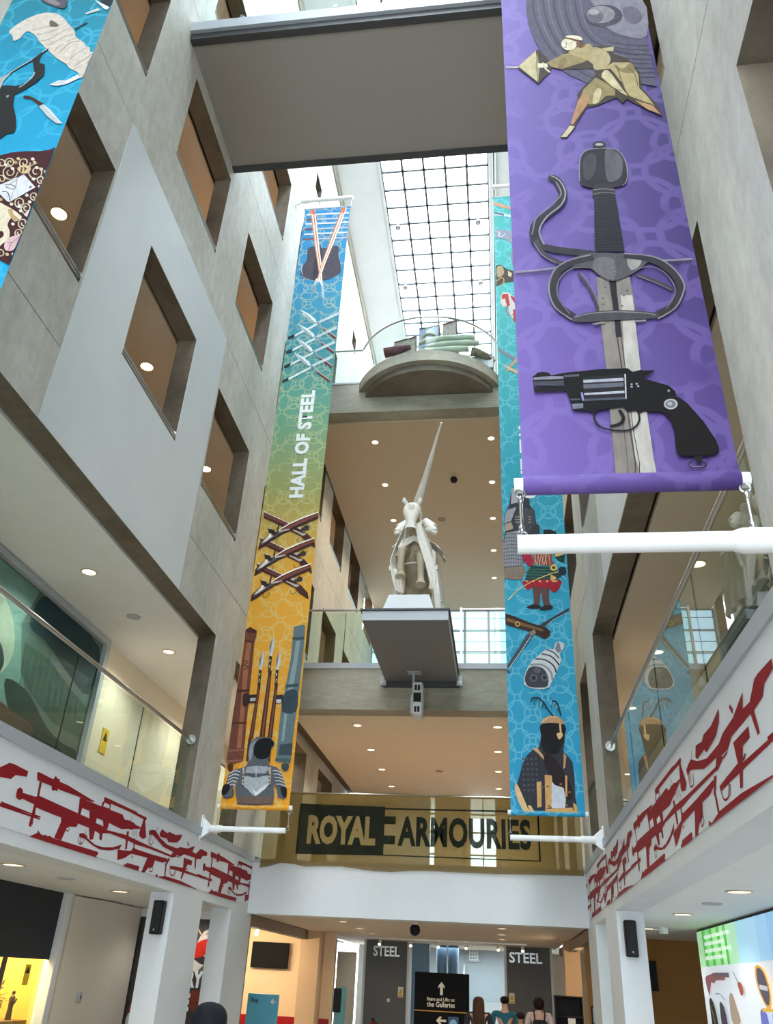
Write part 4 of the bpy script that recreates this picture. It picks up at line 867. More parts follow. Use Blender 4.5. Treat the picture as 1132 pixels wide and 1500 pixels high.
(0.0074,'f0f2f4',0,(.812,3.745,.924,3.608,1.019,3.495)),
]),
('topleft','playing_card_print',[
(0,'4b2428',0,(.570,3.145,.595,3.150,.683,3.177,.806,3.177,.924,3.163,1.000,3.168,1.045,3.196,1.045,1.911,.956,1.972,.930,1.980)),
(0.0098,'e3d3b4',1,(.887,3.029,.884,2.980,.853,2.969,.816,2.996,.794,3.040,.798,3.075,.820,3.082,.846,3.063,.859,3.032,.855,3.012,.841,3.010,.828,3.023,.823,3.037)),
(0.0099,'e3d3b4',1,(.672,3.046,.669,3.089,.691,3.104,.721,3.088,.742,3.053,.743,3.023,.727,3.012,.707,3.026,.694,3.049,.694,3.067,.704,3.071,.716,3.062,.721,3.050)),
(0.0097,'e3d3b4',1,(.814,2.927,.806,2.857,.756,2.851,.703,2.905,.685,2.972,.710,3.003,.753,2.982,.780,2.933,.775,2.897,.750,2.895,.727,2.921,.722,2.948,.732,2.955)),
(0.0098,'e3d3b4',1,(.944,3.016,.900,2.987,.904,2.914,.948,2.848,.998,2.831,1.021,2.864,1.008,2.919,.973,2.957,.943,2.957,.936,2.929,.951,2.896,.971,2.882,.981,2.890)),
(0.0095,'e3d3b4',1,(1.045,2.812,1.045,2.777,1.045,2.766,1.023,2.781,1.005,2.812,1.002,2.840,1.015,2.851,1.033,2.845,1.045,2.826,1.045,2.808,1.044,2.799,1.034,2.801,1.027,2.810)),
(0.0092,'e3d3b4',1,(1.045,2.624,1.045,2.588,1.045,2.579,1.017,2.599,1.001,2.632,1.003,2.659,1.021,2.664,1.040,2.649,1.045,2.627,1.045,2.611,1.036,2.610,1.026,2.619,1.022,2.630)),
(0.0091,'e3d3b4',1,(.991,2.531,.965,2.505,.924,2.522,.896,2.567,.897,2.607,.920,2.617,.949,2.597,.964,2.563,.957,2.542,.940,2.542,.924,2.559,.921,2.577,.927,2.583)),
(0.0090,'e3d3b4',1,(1.003,2.443,.971,2.483,.962,2.527,.979,2.549,1.007,2.541,1.030,2.512,1.035,2.480,1.023,2.467,1.004,2.474,.990,2.492,.988,2.510,.996,2.516,1.006,2.511)),
(0.0089,'e3d3b4',1,(1.045,2.330,1.045,2.284,1.041,2.276,1.005,2.306,.989,2.349,1.000,2.376,1.026,2.373,1.045,2.347,1.045,2.320,1.042,2.308,1.026,2.316,1.016,2.333,1.018,2.344)),
(0.0087,'e3d3b4',1,(1.045,2.192,1.030,2.192,1.004,2.216,.993,2.248,1.000,2.269,1.020,2.269,1.039,2.252,1.045,2.229,1.040,2.216,1.027,2.217,1.016,2.229,1.014,2.241,1.018,2.246)),
(0.0096,'e3d3b4',1,(.701,2.801,.673,2.833,.661,2.870,.668,2.896,.688,2.901,.711,2.885,.726,2.859,.728,2.837,.718,2.828,.705,2.832,.694,2.844,.690,2.857,.693,2.864)),
(0.0098,'e3d3b4',1,(.643,2.990,.613,3.026,.601,3.068,.612,3.094,.637,3.092,.661,3.068,.672,3.039,.668,3.018,.653,3.016,.637,3.028,.629,3.045,.631,3.057,.638,3.059)),
(0.0085,'e3d3b4',1,(.944,1.984,.917,2.013,.908,2.049,.918,2.070,.941,2.069,.962,2.049,.972,2.025,.967,2.008,.954,2.006,.939,2.015,.933,2.030,.934,2.040,.941,2.041)),
(0.0087,'e3d3b4',1,(.941,2.158,.908,2.156,.874,2.183,.856,2.223,.861,2.253,.882,2.261,.907,2.246,.922,2.219,.921,2.198,.910,2.190,.896,2.197,.887,2.211,.887,2.222)),
(0,'f0e6d2',0,(.914,3.058,.910,3.049,.900,3.049,.888,3.057,.880,3.071,.880,3.083,.887,3.088,.899,3.084,.909,3.072)),
(0,'d9c19a',0,(.940,3.015,.937,3.006,.927,3.006,.915,3.014,.907,3.028,.907,3.040,.914,3.045,.926,3.040,.936,3.029)),
(0,'d9c19a',0,(.789,3.077,.785,3.068,.775,3.068,.763,3.076,.755,3.090,.754,3.102,.762,3.107,.774,3.103,.784,3.091)),
(0,'caa678',0,(.780,3.034,.776,3.025,.766,3.025,.754,3.034,.746,3.047,.745,3.059,.753,3.064,.764,3.060,.775,3.048)),
(0,'f0e6d2',0,(.976,2.949,.972,2.940,.962,2.940,.951,2.949,.943,2.962,.943,2.974,.950,2.979,.961,2.974,.972,2.963)),
(0,'e8d8bc',0,(1.021,2.926,1.017,2.917,1.007,2.917,.996,2.925,.988,2.938,.988,2.950,.995,2.955,1.006,2.951,1.017,2.939)),
(0,'efe4cf',0,(1.045,2.890,1.045,2.881,1.045,2.881,1.039,2.890,1.032,2.903,1.032,2.914,1.039,2.919,1.045,2.915,1.045,2.903)),
(0,'f0e6d2',0,(.775,2.961,.772,2.952,.762,2.952,.750,2.960,.742,2.973,.741,2.985,.748,2.990,.760,2.986,.771,2.974)),
(0,'f0e6d2',0,(.705,3.012,.702,3.003,.692,3.003,.680,3.012,.672,3.025,.671,3.037,.678,3.042,.690,3.038,.701,3.026)),
(0,'f0e0c0',0,(1.045,2.723,1.045,2.715,1.045,2.714,1.039,2.722,1.032,2.735,1.032,2.747,1.039,2.751,1.045,2.747,1.045,2.736)),
(0,'f5f0ea',0,(.988,2.815,.984,2.806,.975,2.806,.963,2.814,.955,2.827,.955,2.839,.962,2.843,.974,2.839,.984,2.828)),
(0,'e8e6ec',0,(.987,2.632,.983,2.624,.974,2.623,.962,2.631,.955,2.644,.955,2.655,.962,2.660,.973,2.656,.983,2.645)),
(0,'f3efe8',0,(.961,2.514,.958,2.506,.948,2.505,.937,2.513,.929,2.526,.929,2.537,.936,2.541,.947,2.537,.957,2.527)),
(0,'f0e6d2',0,(.890,2.544,.887,2.536,.877,2.536,.866,2.544,.858,2.556,.858,2.567,.865,2.572,.876,2.568,.886,2.557)),
(0,'d9b98c',0,(.788,2.607,.784,2.599,.775,2.598,.763,2.606,.755,2.619,.755,2.630,.762,2.635,.773,2.631,.783,2.620)),
(0,'f0e6d2',0,(1.033,2.552,1.029,2.544,1.020,2.544,1.009,2.551,1.001,2.564,1.001,2.575,1.008,2.580,1.019,2.576,1.029,2.565)),
(0,'f3efe8',0,(.968,2.323,.965,2.315,.955,2.314,.944,2.322,.937,2.334,.937,2.345,.943,2.349,.954,2.345,.964,2.335)),
(0,'e2c898',0,(1.018,2.007,1.015,1.999,1.005,1.999,.995,2.006,.988,2.017,.987,2.027,.994,2.032,1.005,2.028,1.014,2.018)),
(0,'f3efe8',0,(1.045,2.005,1.045,1.997,1.045,1.997,1.043,2.004,1.036,2.015,1.036,2.025,1.042,2.029,1.045,2.026,1.045,2.016)),
(0,'f3efe8',0,(.989,2.460,.986,2.452,.976,2.452,.965,2.459,.958,2.471,.957,2.482,.964,2.487,.975,2.483,.985,2.472)),
(0,'f5efe2',0,(.922,2.207,.918,2.199,.909,2.199,.898,2.206,.891,2.218,.890,2.228,.897,2.233,.908,2.229,.918,2.219)),
(0,'e3c79c',1,(.798,2.966,.832,2.999,.877,2.991,.914,2.952,.910,2.904,.870,2.896,.840,2.912)),
(0,'6b4a33',0,(.826,2.975,.843,2.973,.853,2.910,.838,2.918)),
(0,'6b4a33',0,(.850,2.978,.883,2.956,.871,2.920)),
(0,'e6e6ee',0,(.685,2.773,.795,2.832,.877,2.886,1.016,2.724,.854,2.578,.830,2.587,.750,2.671,.704,2.711)),
(0.0063,'3a3234',1,(.754,2.783,.803,2.777,.855,2.742,.828,2.721,.766,2.758)),
(0.0063,'3a3234',1,(.756,2.705,.804,2.689,.854,2.590)),
(0.0053,'3a3234',1,(.851,2.874,.825,2.817,.792,2.785)),
(0.0094,'3a3234',1,(.968,2.718,.974,2.740,.983,2.722)),
(0.0041,'8a8078',1,(.855,2.601,.847,2.684,.852,2.754,.839,2.827)),
(0,'efe2c8',1,(.761,2.554,.832,2.540,.916,2.480,.960,2.442,1.002,2.398,.989,2.372,.933,2.422,.910,2.335,.950,2.255,.966,2.177,.933,2.127,.895,2.120)),
(0,'c9a880',1,(.865,2.486,.895,2.494,.930,2.434,.987,2.378,.962,2.352,.915,2.402)),
(0,'4b2428',1,(.862,2.252,.892,2.260,.918,2.214,.899,2.184,.879,2.196)),
(0,'ecd0c8',1,(1.010,2.426,1.030,2.457,1.045,2.478,1.045,2.442,1.045,2.392,1.039,2.398)),
(0,'e6c2c6',1,(.952,2.109,.957,2.178,1.007,2.200,1.045,2.201,1.045,2.072,1.021,2.045,.977,2.059)),
(0.0047,'6b3b3c',1,(1.002,2.057,1.002,2.110,1.022,2.151,1.042,2.192)),
(0.0048,'6b3b3c',1,(.970,2.134,1.012,2.130)),
]),
('left','arrows_print',[
(0,'c8d2dc',0,(.061,13.665,1.091,13.631,1.095,13.579,.066,13.613)),
(0,'a9b6c4',0,(.063,13.489,1.097,13.456,1.100,13.405,.068,13.438)),
(0,'7b4a46',0,(.063,13.489,.331,13.488,.336,13.436,.068,13.438)),
(0,'c8d2dc',0,(.057,13.337,1.097,13.304,1.101,13.253,.062,13.286)),
(0,'a9b6c4',0,(.053,13.155,1.106,13.122,1.108,13.072,.058,13.105)),
(0,'7b4a46',0,(.053,13.155,.319,13.154,.324,13.104,.058,13.105)),
(0,'c8d2dc',0,(.056,12.985,1.104,12.953,1.108,12.903,.061,12.934)),
(0,'a9b6c4',0,(.049,12.806,1.103,12.775,1.107,12.726,.054,12.757)),
(0,'7b4a46',0,(.049,12.806,.313,12.806,.317,12.756,.054,12.757)),
(0,'4a4652',1,(.199,12.464,.374,12.521,.414,12.469,.710,12.442,.740,12.497,.933,12.470,.948,12.180,1.034,11.819,1.009,11.566,.679,11.400,.322,11.439,.120,11.594,.126,11.874,.213,12.103)),
(0,'3c3944',1,(.414,12.469,.519,12.459,.641,11.458,.510,11.414,.403,11.478)),
(0.0123,'b9c4cc',1,(.116,11.898,.126,11.733,.169,11.613)),
(0.0162,'8e98a4',1,(.121,11.585,.339,11.437,.511,11.400)),
(0.0312,'c98a68',0,(.146,13.800,.249,13.227,.395,12.422,.515,11.840,.604,11.347)),
(0.0312,'e7dccb',0,(.175,13.800,.277,13.224,.420,12.420,.534,11.838,.612,11.346)),
(0.0312,'b9745a',0,(.204,13.800,.306,13.221,.445,12.418,.554,11.837,.620,11.346)),
(0.0311,'e7dccb',0,(.233,13.800,.335,13.218,.470,12.415,.573,11.835,.628,11.345)),
(0.0309,'b9745a',0,(.924,13.800,.805,13.172,.663,12.398,.580,11.928,.521,11.354)),
(0.0309,'e7dccb',0,(.956,13.800,.836,13.169,.691,12.395,.602,11.927,.530,11.353)),
(0.0309,'c98a68',0,(.988,13.800,.868,13.166,.719,12.393,.624,11.925,.539,11.352)),
(0.0308,'e7dccb',0,(1.017,13.800,.897,13.163,.744,12.390,.643,11.923,.548,11.352)),
(0,'c46a48',0,(.149,13.800,.237,13.800,.279,13.632,.192,13.641)),
(0,'c46a48',0,(.914,13.800,1.007,13.800,.979,13.611,.886,13.621)),
(0,'aab7c2',0,(.623,11.277,.678,11.228,.721,10.999,.719,10.786,.661,11.004)),
(0,'7f8e9c',0,(.490,11.265,.451,11.246,.419,11.023,.401,10.792,.488,11.107)),
(0.0401,'b8c4cc',0,(.505,11.470,.473,11.267)),
(0.0480,'cfd8de',0,(.584,11.417,.661,11.229)),
]),
('left','spears_print',[
(0,'b8ccd0',0,(1.092,10.408,1.099,10.313,.695,10.094,.627,10.133)),
(0,'cfe0e0',0,(.645,10.110,.172,9.804,.163,9.729,.635,10.038)),
(0,'2a3038',0,(.155,9.805,.031,9.751,.024,9.668,.163,9.729)),
(0,'d9e4e6',0,(.210,10.543,.405,10.406,.585,10.230,.627,10.133,.581,10.102,.440,10.210,.310,10.370)),
(0,'95a8ae',0,(.210,10.543,.430,10.318,.596,10.113,.563,10.116,.422,10.233)),
(0,'8fa0a8',0,(.625,10.154,.694,10.107,.791,9.931,.760,9.912)),
(0,'6a3c3a',0,(.772,9.953,.813,9.929,1.092,9.660,1.084,9.598,.794,9.888)),
(0,'b6a8a4',0,(.787,9.973,1.100,9.680,1.095,9.659,.780,9.944)),
(0,'b8ccd0',0,(1.081,9.986,1.088,9.893,.689,9.678,.621,9.716)),
(0,'cfe0e0',0,(.639,9.694,.172,9.394,.163,9.321,.630,9.624)),
(0,'2a3038',0,(.156,9.395,.033,9.341,.026,9.260,.163,9.321)),
(0,'d9e4e6',0,(.209,10.115,.402,9.982,.580,9.810,.621,9.716,.576,9.685,.437,9.791,.308,9.947)),
(0,'95a8ae',0,(.209,10.115,.427,9.896,.591,9.697,.559,9.699,.419,9.813)),
(0,'8fa0a8',0,(.619,9.737,.688,9.691,.783,9.519,.753,9.500)),
(0,'6a3c3a',0,(.765,9.541,.806,9.517,1.081,9.255,1.074,9.195,.787,9.478)),
(0,'b6a8a4',0,(.780,9.560,1.089,9.275,1.084,9.255,.773,9.532)),
(0,'b8ccd0',0,(1.070,9.574,1.077,9.483,.683,9.272,.616,9.309)),
(0,'cfe0e0',0,(.634,9.287,.172,8.993,.164,8.921,.625,9.219)),
(0,'2a3038',0,(.156,8.994,.035,8.941,.028,8.861,.164,8.921)),
(0,'d9e4e6',0,(.209,9.697,.399,9.568,.576,9.401,.616,9.309,.571,9.279,.434,9.381,.306,9.533)),
(0,'95a8ae',0,(.209,9.697,.424,9.484,.586,9.290,.554,9.292,.416,9.403)),
(0,'8fa0a8',0,(.614,9.329,.682,9.284,.776,9.117,.746,9.098)),
(0,'6a3c3a',0,(.759,9.138,.798,9.115,1.071,8.860,1.063,8.801,.780,9.076)),
(0,'b6a8a4',0,(.773,9.157,1.079,8.879,1.074,8.860,.766,9.129)),
(0,'b8ccd0',0,(1.060,9.172,1.067,9.083,.677,8.875,.611,8.911)),
(0,'cfe0e0',0,(.629,8.890,.172,8.601,.164,8.531,.619,8.823)),
(0,'2a3038',0,(.156,8.602,.036,8.550,.029,8.472,.164,8.531)),
(0,'d9e4e6',0,(.208,9.289,.397,9.164,.571,9.001,.611,8.911,.567,8.882,.431,8.981,.305,9.129)),
(0,'95a8ae',0,(.208,9.289,.421,9.082,.581,8.893,.550,8.895,.413,9.002)),
(0,'8fa0a8',0,(.609,8.931,.676,8.887,.769,8.724,.740,8.706)),
(0,'6a3c3a',0,(.752,8.744,.791,8.723,1.061,8.474,1.053,8.416,.773,8.684)),
(0,'b6a8a4',0,(.766,8.763,1.068,8.493,1.064,8.473,.759,8.736)),
]),
('left','muskets_print',[
(0,'4a2a28',0,(.039,5.344,.055,5.358,.572,5.093,.688,4.983,.812,4.961,.836,4.902,.945,4.842,1.081,4.686,1.108,4.544,.928,4.670,.830,4.787,.609,4.907,.366,5.049,.046,5.214)),
(0,'6d4038',0,(.047,5.324,.557,5.064,.545,5.016,.050,5.254)),
(0,'e9dcc6',0,(.036,5.362,.572,5.087,.565,5.072,.034,5.342)),
(0,'b8ada2',0,(.642,4.926,.734,4.876,.845,4.806,.904,4.828,.892,4.859,.840,4.864,.749,4.904,.658,4.945)),
(0,'3a3436',0,(.723,4.982,.829,4.970,.891,5.047,.929,5.017,.954,5.026,.953,4.939,.868,4.921,.818,4.903)),
(0,'c9bdb2',0,(.722,4.998,.809,4.996,.797,4.942,.743,4.963)),
(0.0091,'3a2c28',1,(.765,4.750,.752,4.702,.807,4.673,.856,4.700,.851,4.748)),
(0,'4a2a28',0,(.044,4.790,.059,4.803,.567,4.550,.682,4.444,.803,4.424,.826,4.367,.934,4.310,1.067,4.160,1.097,4.022,.917,4.144,.821,4.256,.604,4.371,.365,4.506,.051,4.664)),
(0,'6d4038',0,(.051,4.770,.553,4.522,.541,4.475,.055,4.703)),
(0,'e9dcc6',0,(.041,4.807,.568,4.544,.561,4.529,.039,4.788)),
(0,'b8ada2',0,(.636,4.389,.727,4.341,.836,4.274,.893,4.295,.882,4.325,.830,4.330,.741,4.369,.651,4.407)),
(0,'3a3436',0,(.716,4.444,.820,4.433,.880,4.507,.918,4.478,.942,4.487,.942,4.403,.859,4.385,.809,4.367)),
(0,'c9bdb2',0,(.714,4.459,.800,4.457,.788,4.405,.735,4.425)),
(0.0089,'3a2c28',1,(.757,4.220,.745,4.174,.798,4.145,.846,4.172,.842,4.218)),
(0,'4a2a28',0,(.048,4.255,.064,4.267,.563,4.026,.675,3.924,.795,3.905,.817,3.850,.923,3.795,1.054,3.651,1.083,3.519,.906,3.635,.812,3.743,.599,3.853,.364,3.983,.055,4.134)),
(0,'6d4038',0,(.056,4.236,.549,3.999,.537,3.953,.059,4.171)),
(0,'e9dcc6',0,(.046,4.271,.563,4.020,.556,4.006,.043,4.253)),
(0,'b8ada2',0,(.631,3.871,.720,3.825,.827,3.760,.883,3.781,.872,3.810,.821,3.814,.733,3.851,.645,3.889)),
(0,'3a3436',0,(.709,3.924,.811,3.914,.871,3.985,.907,3.958,.931,3.966,.931,3.885,.849,3.868,.801,3.851)),
(0,'c9bdb2',0,(.707,3.938,.791,3.937,.780,3.887,.728,3.906)),
(0.0086,'3a2c28',1,(.749,3.708,.737,3.663,.790,3.636,.837,3.662,.832,3.707)),
(0,'3d2426',0,(1.097,5.303,1.102,5.169,.922,5.085,.658,4.945,.459,4.852,.266,4.712,.157,4.609,.029,4.526,.036,4.669,.151,4.801,.380,4.932,.574,5.074,.806,5.196)),
(0,'7a463c',0,(1.092,5.278,1.094,5.218,.817,5.088,.586,4.966,.437,4.892,.415,4.931,.578,5.034,.810,5.156)),
(0,'efe4d2',0,(1.099,5.323,1.098,5.295,.808,5.176,.575,5.060,.380,4.928,.371,4.944,.572,5.091,.805,5.212)),
(0,'57514f',0,(.048,4.649,.105,4.744,.196,4.858,.382,4.912,.454,4.891,.326,4.797,.213,4.723,.102,4.629)),
(0,'d6cec6',0,(.080,4.668,.183,4.820,.234,4.838,.288,4.817,.163,4.704)),
(0,'b9b1a9',0,(.380,4.932,.577,4.962,.588,4.943,.487,4.910,.384,4.893)),
(0,'e6dfd6',0,(.196,4.858,.247,4.872,.238,4.799,.199,4.761)),
(0,'2c2628',0,(.158,4.995,.182,4.975,.282,4.944,.314,4.894,.349,4.894,.321,4.836,.194,4.877)),
(0,'2c2628',0,(.336,4.933,.362,5.088,.380,5.078,.371,4.932)),
(0,'c9c1b9',0,(.181,4.985,.251,4.983,.256,4.969,.186,4.967)),
(0.0092,'3a2c28',1,(.252,4.684,.279,4.607,.346,4.624,.372,4.700,.332,4.739)),
(0,'3d2426',0,(1.075,4.751,1.080,4.622,.903,4.540,.643,4.404,.448,4.314,.259,4.177,.152,4.077,.026,3.996,.033,4.134,.145,4.262,.370,4.390,.561,4.528,.789,4.646)),
(0,'7a463c',0,(1.070,4.727,1.072,4.670,.800,4.542,.572,4.424,.426,4.351,.405,4.389,.565,4.490,.793,4.608)),
(0,'efe4d2',0,(1.076,4.770,1.075,4.744,.791,4.627,.562,4.514,.371,4.386,.362,4.401,.559,4.545,.788,4.662)),
(0,'57514f',0,(.044,4.116,.101,4.207,.190,4.318,.373,4.371,.444,4.351,.317,4.260,.206,4.187,.098,4.096)),
(0,'d6cec6',0,(.076,4.134,.177,4.281,.227,4.298,.281,4.279,.157,4.169)),
(0,'b9b1a9',0,(.370,4.390,.564,4.420,.575,4.401,.476,4.369,.375,4.352)),
(0,'e6dfd6',0,(.190,4.318,.240,4.332,.231,4.261,.193,4.225)),
(0,'2c2628',0,(.153,4.450,.176,4.430,.274,4.401,.306,4.353,.340,4.353,.313,4.297,.188,4.336)),
(0,'2c2628',0,(.327,4.390,.353,4.541,.371,4.531,.362,4.390)),
(0,'c9c1b9',0,(.175,4.440,.244,4.439,.249,4.425,.180,4.423)),
(0.0089,'3a2c28',1,(.245,4.150,.271,4.076,.337,4.093,.363,4.166,.324,4.204)),
(0,'3d2426',0,(1.053,4.219,1.058,4.094,.884,4.014,.629,3.881,.437,3.793,.252,3.661,.146,3.564,.023,3.485,.030,3.618,.140,3.743,.361,3.867,.548,4.000,.773,4.116)),
(0,'7a463c',0,(1.049,4.195,1.050,4.140,.783,4.016,.560,3.900,.416,3.830,.395,3.866,.553,3.964,.776,4.080)),
(0,'efe4d2',0,(1.055,4.237,1.054,4.212,.775,4.098,.550,3.988,.362,3.863,.353,3.878,.547,4.017,.771,4.131)),
(0,'57514f',0,(.041,3.601,.096,3.689,.184,3.796,.363,3.848,.433,3.830,.309,3.741,.200,3.670,.094,3.582)),
(0,'d6cec6',0,(.072,3.618,.172,3.760,.220,3.778,.273,3.759,.152,3.653)),
(0,'b9b1a9',0,(.361,3.867,.552,3.897,.562,3.879,.465,3.847,.366,3.830)),
(0,'e6dfd6',0,(.184,3.796,.233,3.810,.225,3.742,.187,3.706)),
(0,'2c2628',0,(.147,3.924,.170,3.905,.267,3.877,.298,3.831,.332,3.831,.305,3.777,.182,3.814)),
(0,'2c2628',0,(.319,3.867,.344,4.012,.362,4.003,.353,3.867)),
(0,'c9c1b9',0,(.169,3.914,.237,3.913,.242,3.901,.175,3.898)),
(0.0087,'3a2c28',1,(.238,3.634,.264,3.563,.329,3.580,.354,3.651,.316,3.687)),
]),
('left','cannons_print',[
(0,'6b3f32',0,(.010,2.952,.088,2.999,.217,2.930,.221,2.820,.202,2.716,.235,1.813,.244,1.477,.272,.876,.281,.696,.112,.644,.004,.658,.007,.872,.002,1.475,.008,1.860,.021,2.383,.021,2.742)),
(0,'9a6248',0,(.059,2.742,.148,2.742,.157,2.207,.190,1.524,.217,.898,.146,.897,.117,1.524,.071,2.206)),
(0,'4a2b25',0,(.010,2.952,.088,2.999,.217,2.930,.213,2.885,.018,2.899)),
(0,'4c2d26',0,(.020,2.755,.199,2.742,.201,2.703,.020,2.716)),
(0,'4c2d26',0,(.006,1.872,.226,1.881,.228,1.832,.009,1.821)),
(0,'4c2d26',0,(.013,1.322,.249,1.324,.249,1.289,.013,1.286)),
(0,'8c5a48',0,(.013,.867,.271,.887,.272,.858,.015,.838)),
(0,'8c5a48',0,(.002,.703,.285,.719,.284,.692,.002,.673)),
(0,'4a2b25',1,(.037,.643,.117,.644,.127,.538,.082,.526,.041,.570)),
(0,'3a2a28',1,(.129,1.788,.225,1.801,.267,1.668,.195,1.572,.145,1.619)),
(0,'2a2628',0,(.227,1.784,.361,1.790,.375,1.645,.253,1.644)),
(0,'b9b4b2',0,(.259,1.728,.363,1.736,.370,1.681,.266,1.673)),
(0.0151,'4a2b25',1,(.046,2.383,.137,2.357,.081,2.307,.156,2.257,.076,2.219)),
(0,'5e7276',0,(.875,3.001,1.034,3.040,1.075,3.014,1.081,2.818,1.087,2.385,1.079,1.867,1.071,1.486,1.060,1.024,1.064,.666,.818,.695,.815,1.020,.809,1.483,.838,1.866,.878,2.384,.874,2.767)),
(0,'86989a',0,(.940,2.741,1.014,2.741,.995,2.210,.971,1.867,.923,1.532,.920,1.022,.873,1.021,.875,1.531,.887,1.963,.928,2.384)),
(0,'3c4c54',0,(.870,2.806,1.076,2.818,1.077,2.766,.873,2.754)),
(0,'3c4c54',0,(.839,1.963,1.067,1.984,1.063,1.928,.838,1.909)),
(0,'34434c',1,(.843,1.817,1.043,1.867,1.068,1.509,.830,1.507)),
(0,'384650',0,(.856,.964,1.064,.990,1.068,.799,.853,.795)),
(0,'4c5a60',0,(.804,.750,1.056,.743,1.058,.677,.810,.701)),
(0,'3a464c',1,(.926,.659,1.030,.661,1.039,.577,.985,.544,.930,.586)),
(0,'2e3438',0,(.683,1.780,.821,1.793,.833,1.649,.706,1.643)),
(0,'c6c8c8',0,(.710,1.708,.795,1.711,.802,1.649,.717,1.648)),
]),
('left','pikes_print',[
(0,'4a2c26',0,(.516,2.208,.574,2.203,.590,1.086,.501,1.073)),
(0,'4a2c26',0,(.365,1.985,.409,1.980,.396,1.060,.324,1.013)),
(0,'4a2c26',0,(.658,1.986,.708,1.982,.715,1.065,.633,1.063)),
(0,'7a4c3c',0,(.536,2.109,.555,2.109,.566,1.085,.535,1.085)),
(0,'7a4c3c',0,(.381,1.875,.398,1.875,.373,1.060,.351,1.048)),
(0,'7a4c3c',0,(.679,1.877,.696,1.877,.687,1.064,.663,1.064)),
(0,'c3c6c8',0,(.524,2.824,.555,2.715,.560,2.561,.543,2.459,.501,2.472,.481,2.638)),
(0,'6b7074',0,(.524,2.824,.514,2.638,.507,2.485,.481,2.638)),
(0,'33302f',0,(.496,2.472,.548,2.459,.551,2.183,.507,2.183)),
(0,'c9c6c2',0,(.509,2.409,.535,2.396,.517,2.346)),
(0,'c9c6c2',0,(.516,2.308,.538,2.296,.521,2.233)),
(0,'c3c6c8',0,(.372,2.571,.403,2.464,.409,2.313,.392,2.212,.351,2.225,.330,2.388)),
(0,'6b7074',0,(.372,2.571,.362,2.388,.357,2.237,.330,2.388)),
(0,'33302f',0,(.346,2.225,.397,2.213,.402,1.941,.358,1.940)),
(0,'c9c6c2',0,(.359,2.163,.385,2.150,.367,2.101)),
(0,'c9c6c2',0,(.367,2.063,.388,2.051,.371,1.990)),
(0,'c3c6c8',0,(.671,2.572,.701,2.465,.706,2.314,.688,2.214,.647,2.226,.628,2.389)),
(0,'6b7074',0,(.671,2.572,.660,2.389,.653,2.238,.628,2.389)),
(0,'33302f',0,(.642,2.226,.693,2.214,.695,1.943,.651,1.942)),
(0,'c9c6c2',0,(.655,2.164,.681,2.151,.662,2.102)),
(0,'c9c6c2',0,(.661,2.065,.682,2.053,.665,1.991)),
(0,'4a2c26',0,(.318,1.059,.373,1.060,.362,.698,.329,.686)),
(0,'4a2c26',0,(.686,.726,.722,.816,.729,.660)),
]),
('left','armour_print',[
(0,'565b64',0,(.343,.877,.358,.991,.453,1.079,.571,1.085,.691,1.069,.772,.986,.765,.940,.724,.894,.724,.793,.689,.704,.720,.638,.840,.607,.915,.553,.962,.445,1.022,.317,1.050,.274,1.052,.146,1.021,.120,.917,.143,.884,.271,.823,.355,.858,.163,.851,.032,.571,.010,.283,.018,.229,.192,.185,.386,.166,.277,.195,.234,.187,.127,.075,.107,.002,.165,.002,.295,.052,.339,.067,.471,.171,.561,.329,.597,.370,.676)),
(0,'14161a',1,(.437,.845,.444,.969,.528,1.050,.668,1.064,.746,1.008,.752,.951,.723,.906,.713,.793,.672,.748,.570,.724,.470,.767)),
(0,'8a9098',1,(.362,.877,.383,.980,.469,1.050,.423,.946,.421,.788,.398,.698,.362,.787)),
(0,'9aa0a8',0,(.353,.598,.513,.623,.700,.615,.728,.572,.667,.505,.342,.509)),
(0.0090,'2c3036',1,(.342,.509,.511,.458,.713,.505)),
(0.0068,'dfe3e6',1,(.509,.612,.564,.157)),
(0,'a5abb3',1,(.349,.455,.525,.436,.717,.473,.766,.354,.675,.255,.551,.156,.423,.250,.306,.345)),
(0,'d3d7dc',0,(.488,.284,.555,.156,.697,.267,.732,.354,.605,.265,.555,.210)),
(0,'6b5750',0,(.252,.128,.391,.153,.553,.135,.733,.160,.846,.163,.851,.032,.570,.010,.283,.022)),
(0.0088,'2c2a2c',1,(.268,.043,.567,.029,.848,.057)),
(0.0136,'c6cad0',1,(.087,.493,.174,.539,.259,.519)),
(0.0068,'2c3036',1,(.086,.471,.250,.501)),
(0.0135,'c6cad0',1,(.081,.440,.168,.486,.248,.466)),
(0.0068,'2c3036',1,(.080,.418,.238,.448)),
(0.0135,'c6cad0',1,(.075,.388,.161,.433,.236,.413)),
(0.0067,'2c3036',1,(.073,.366,.227,.395)),
(0.0135,'c6cad0',1,(.069,.335,.155,.381,.225,.360)),
(0.0067,'2c3036',1,(.067,.314,.216,.343)),
(0.0134,'c6cad0',1,(.063,.283,.149,.328,.214,.308)),
(0.0067,'2c3036',1,(.061,.261,.205,.290)),
(0.0135,'c6cad0',1,(.789,.551,.858,.552,.930,.521)),
(0.0067,'2c3036',1,(.799,.525,.933,.497)),
(0.0134,'c6cad0',1,(.809,.499,.880,.500,.952,.469)),
(0.0067,'2c3036',1,(.819,.473,.955,.445)),
(0.0134,'c6cad0',1,(.829,.447,.902,.448,.974,.417)),
(0.0067,'2c3036',1,(.839,.421,.977,.393)),
(0.0133,'c6cad0',1,(.848,.395,.924,.396,.996,.366)),
(0.0067,'2c3036',1,(.858,.369,.999,.342)),
(0.0133,'c6cad0',1,(.868,.343,.946,.345,1.018,.314)),
(0.0066,'2c3036',1,(.878,.318,1.020,.291)),
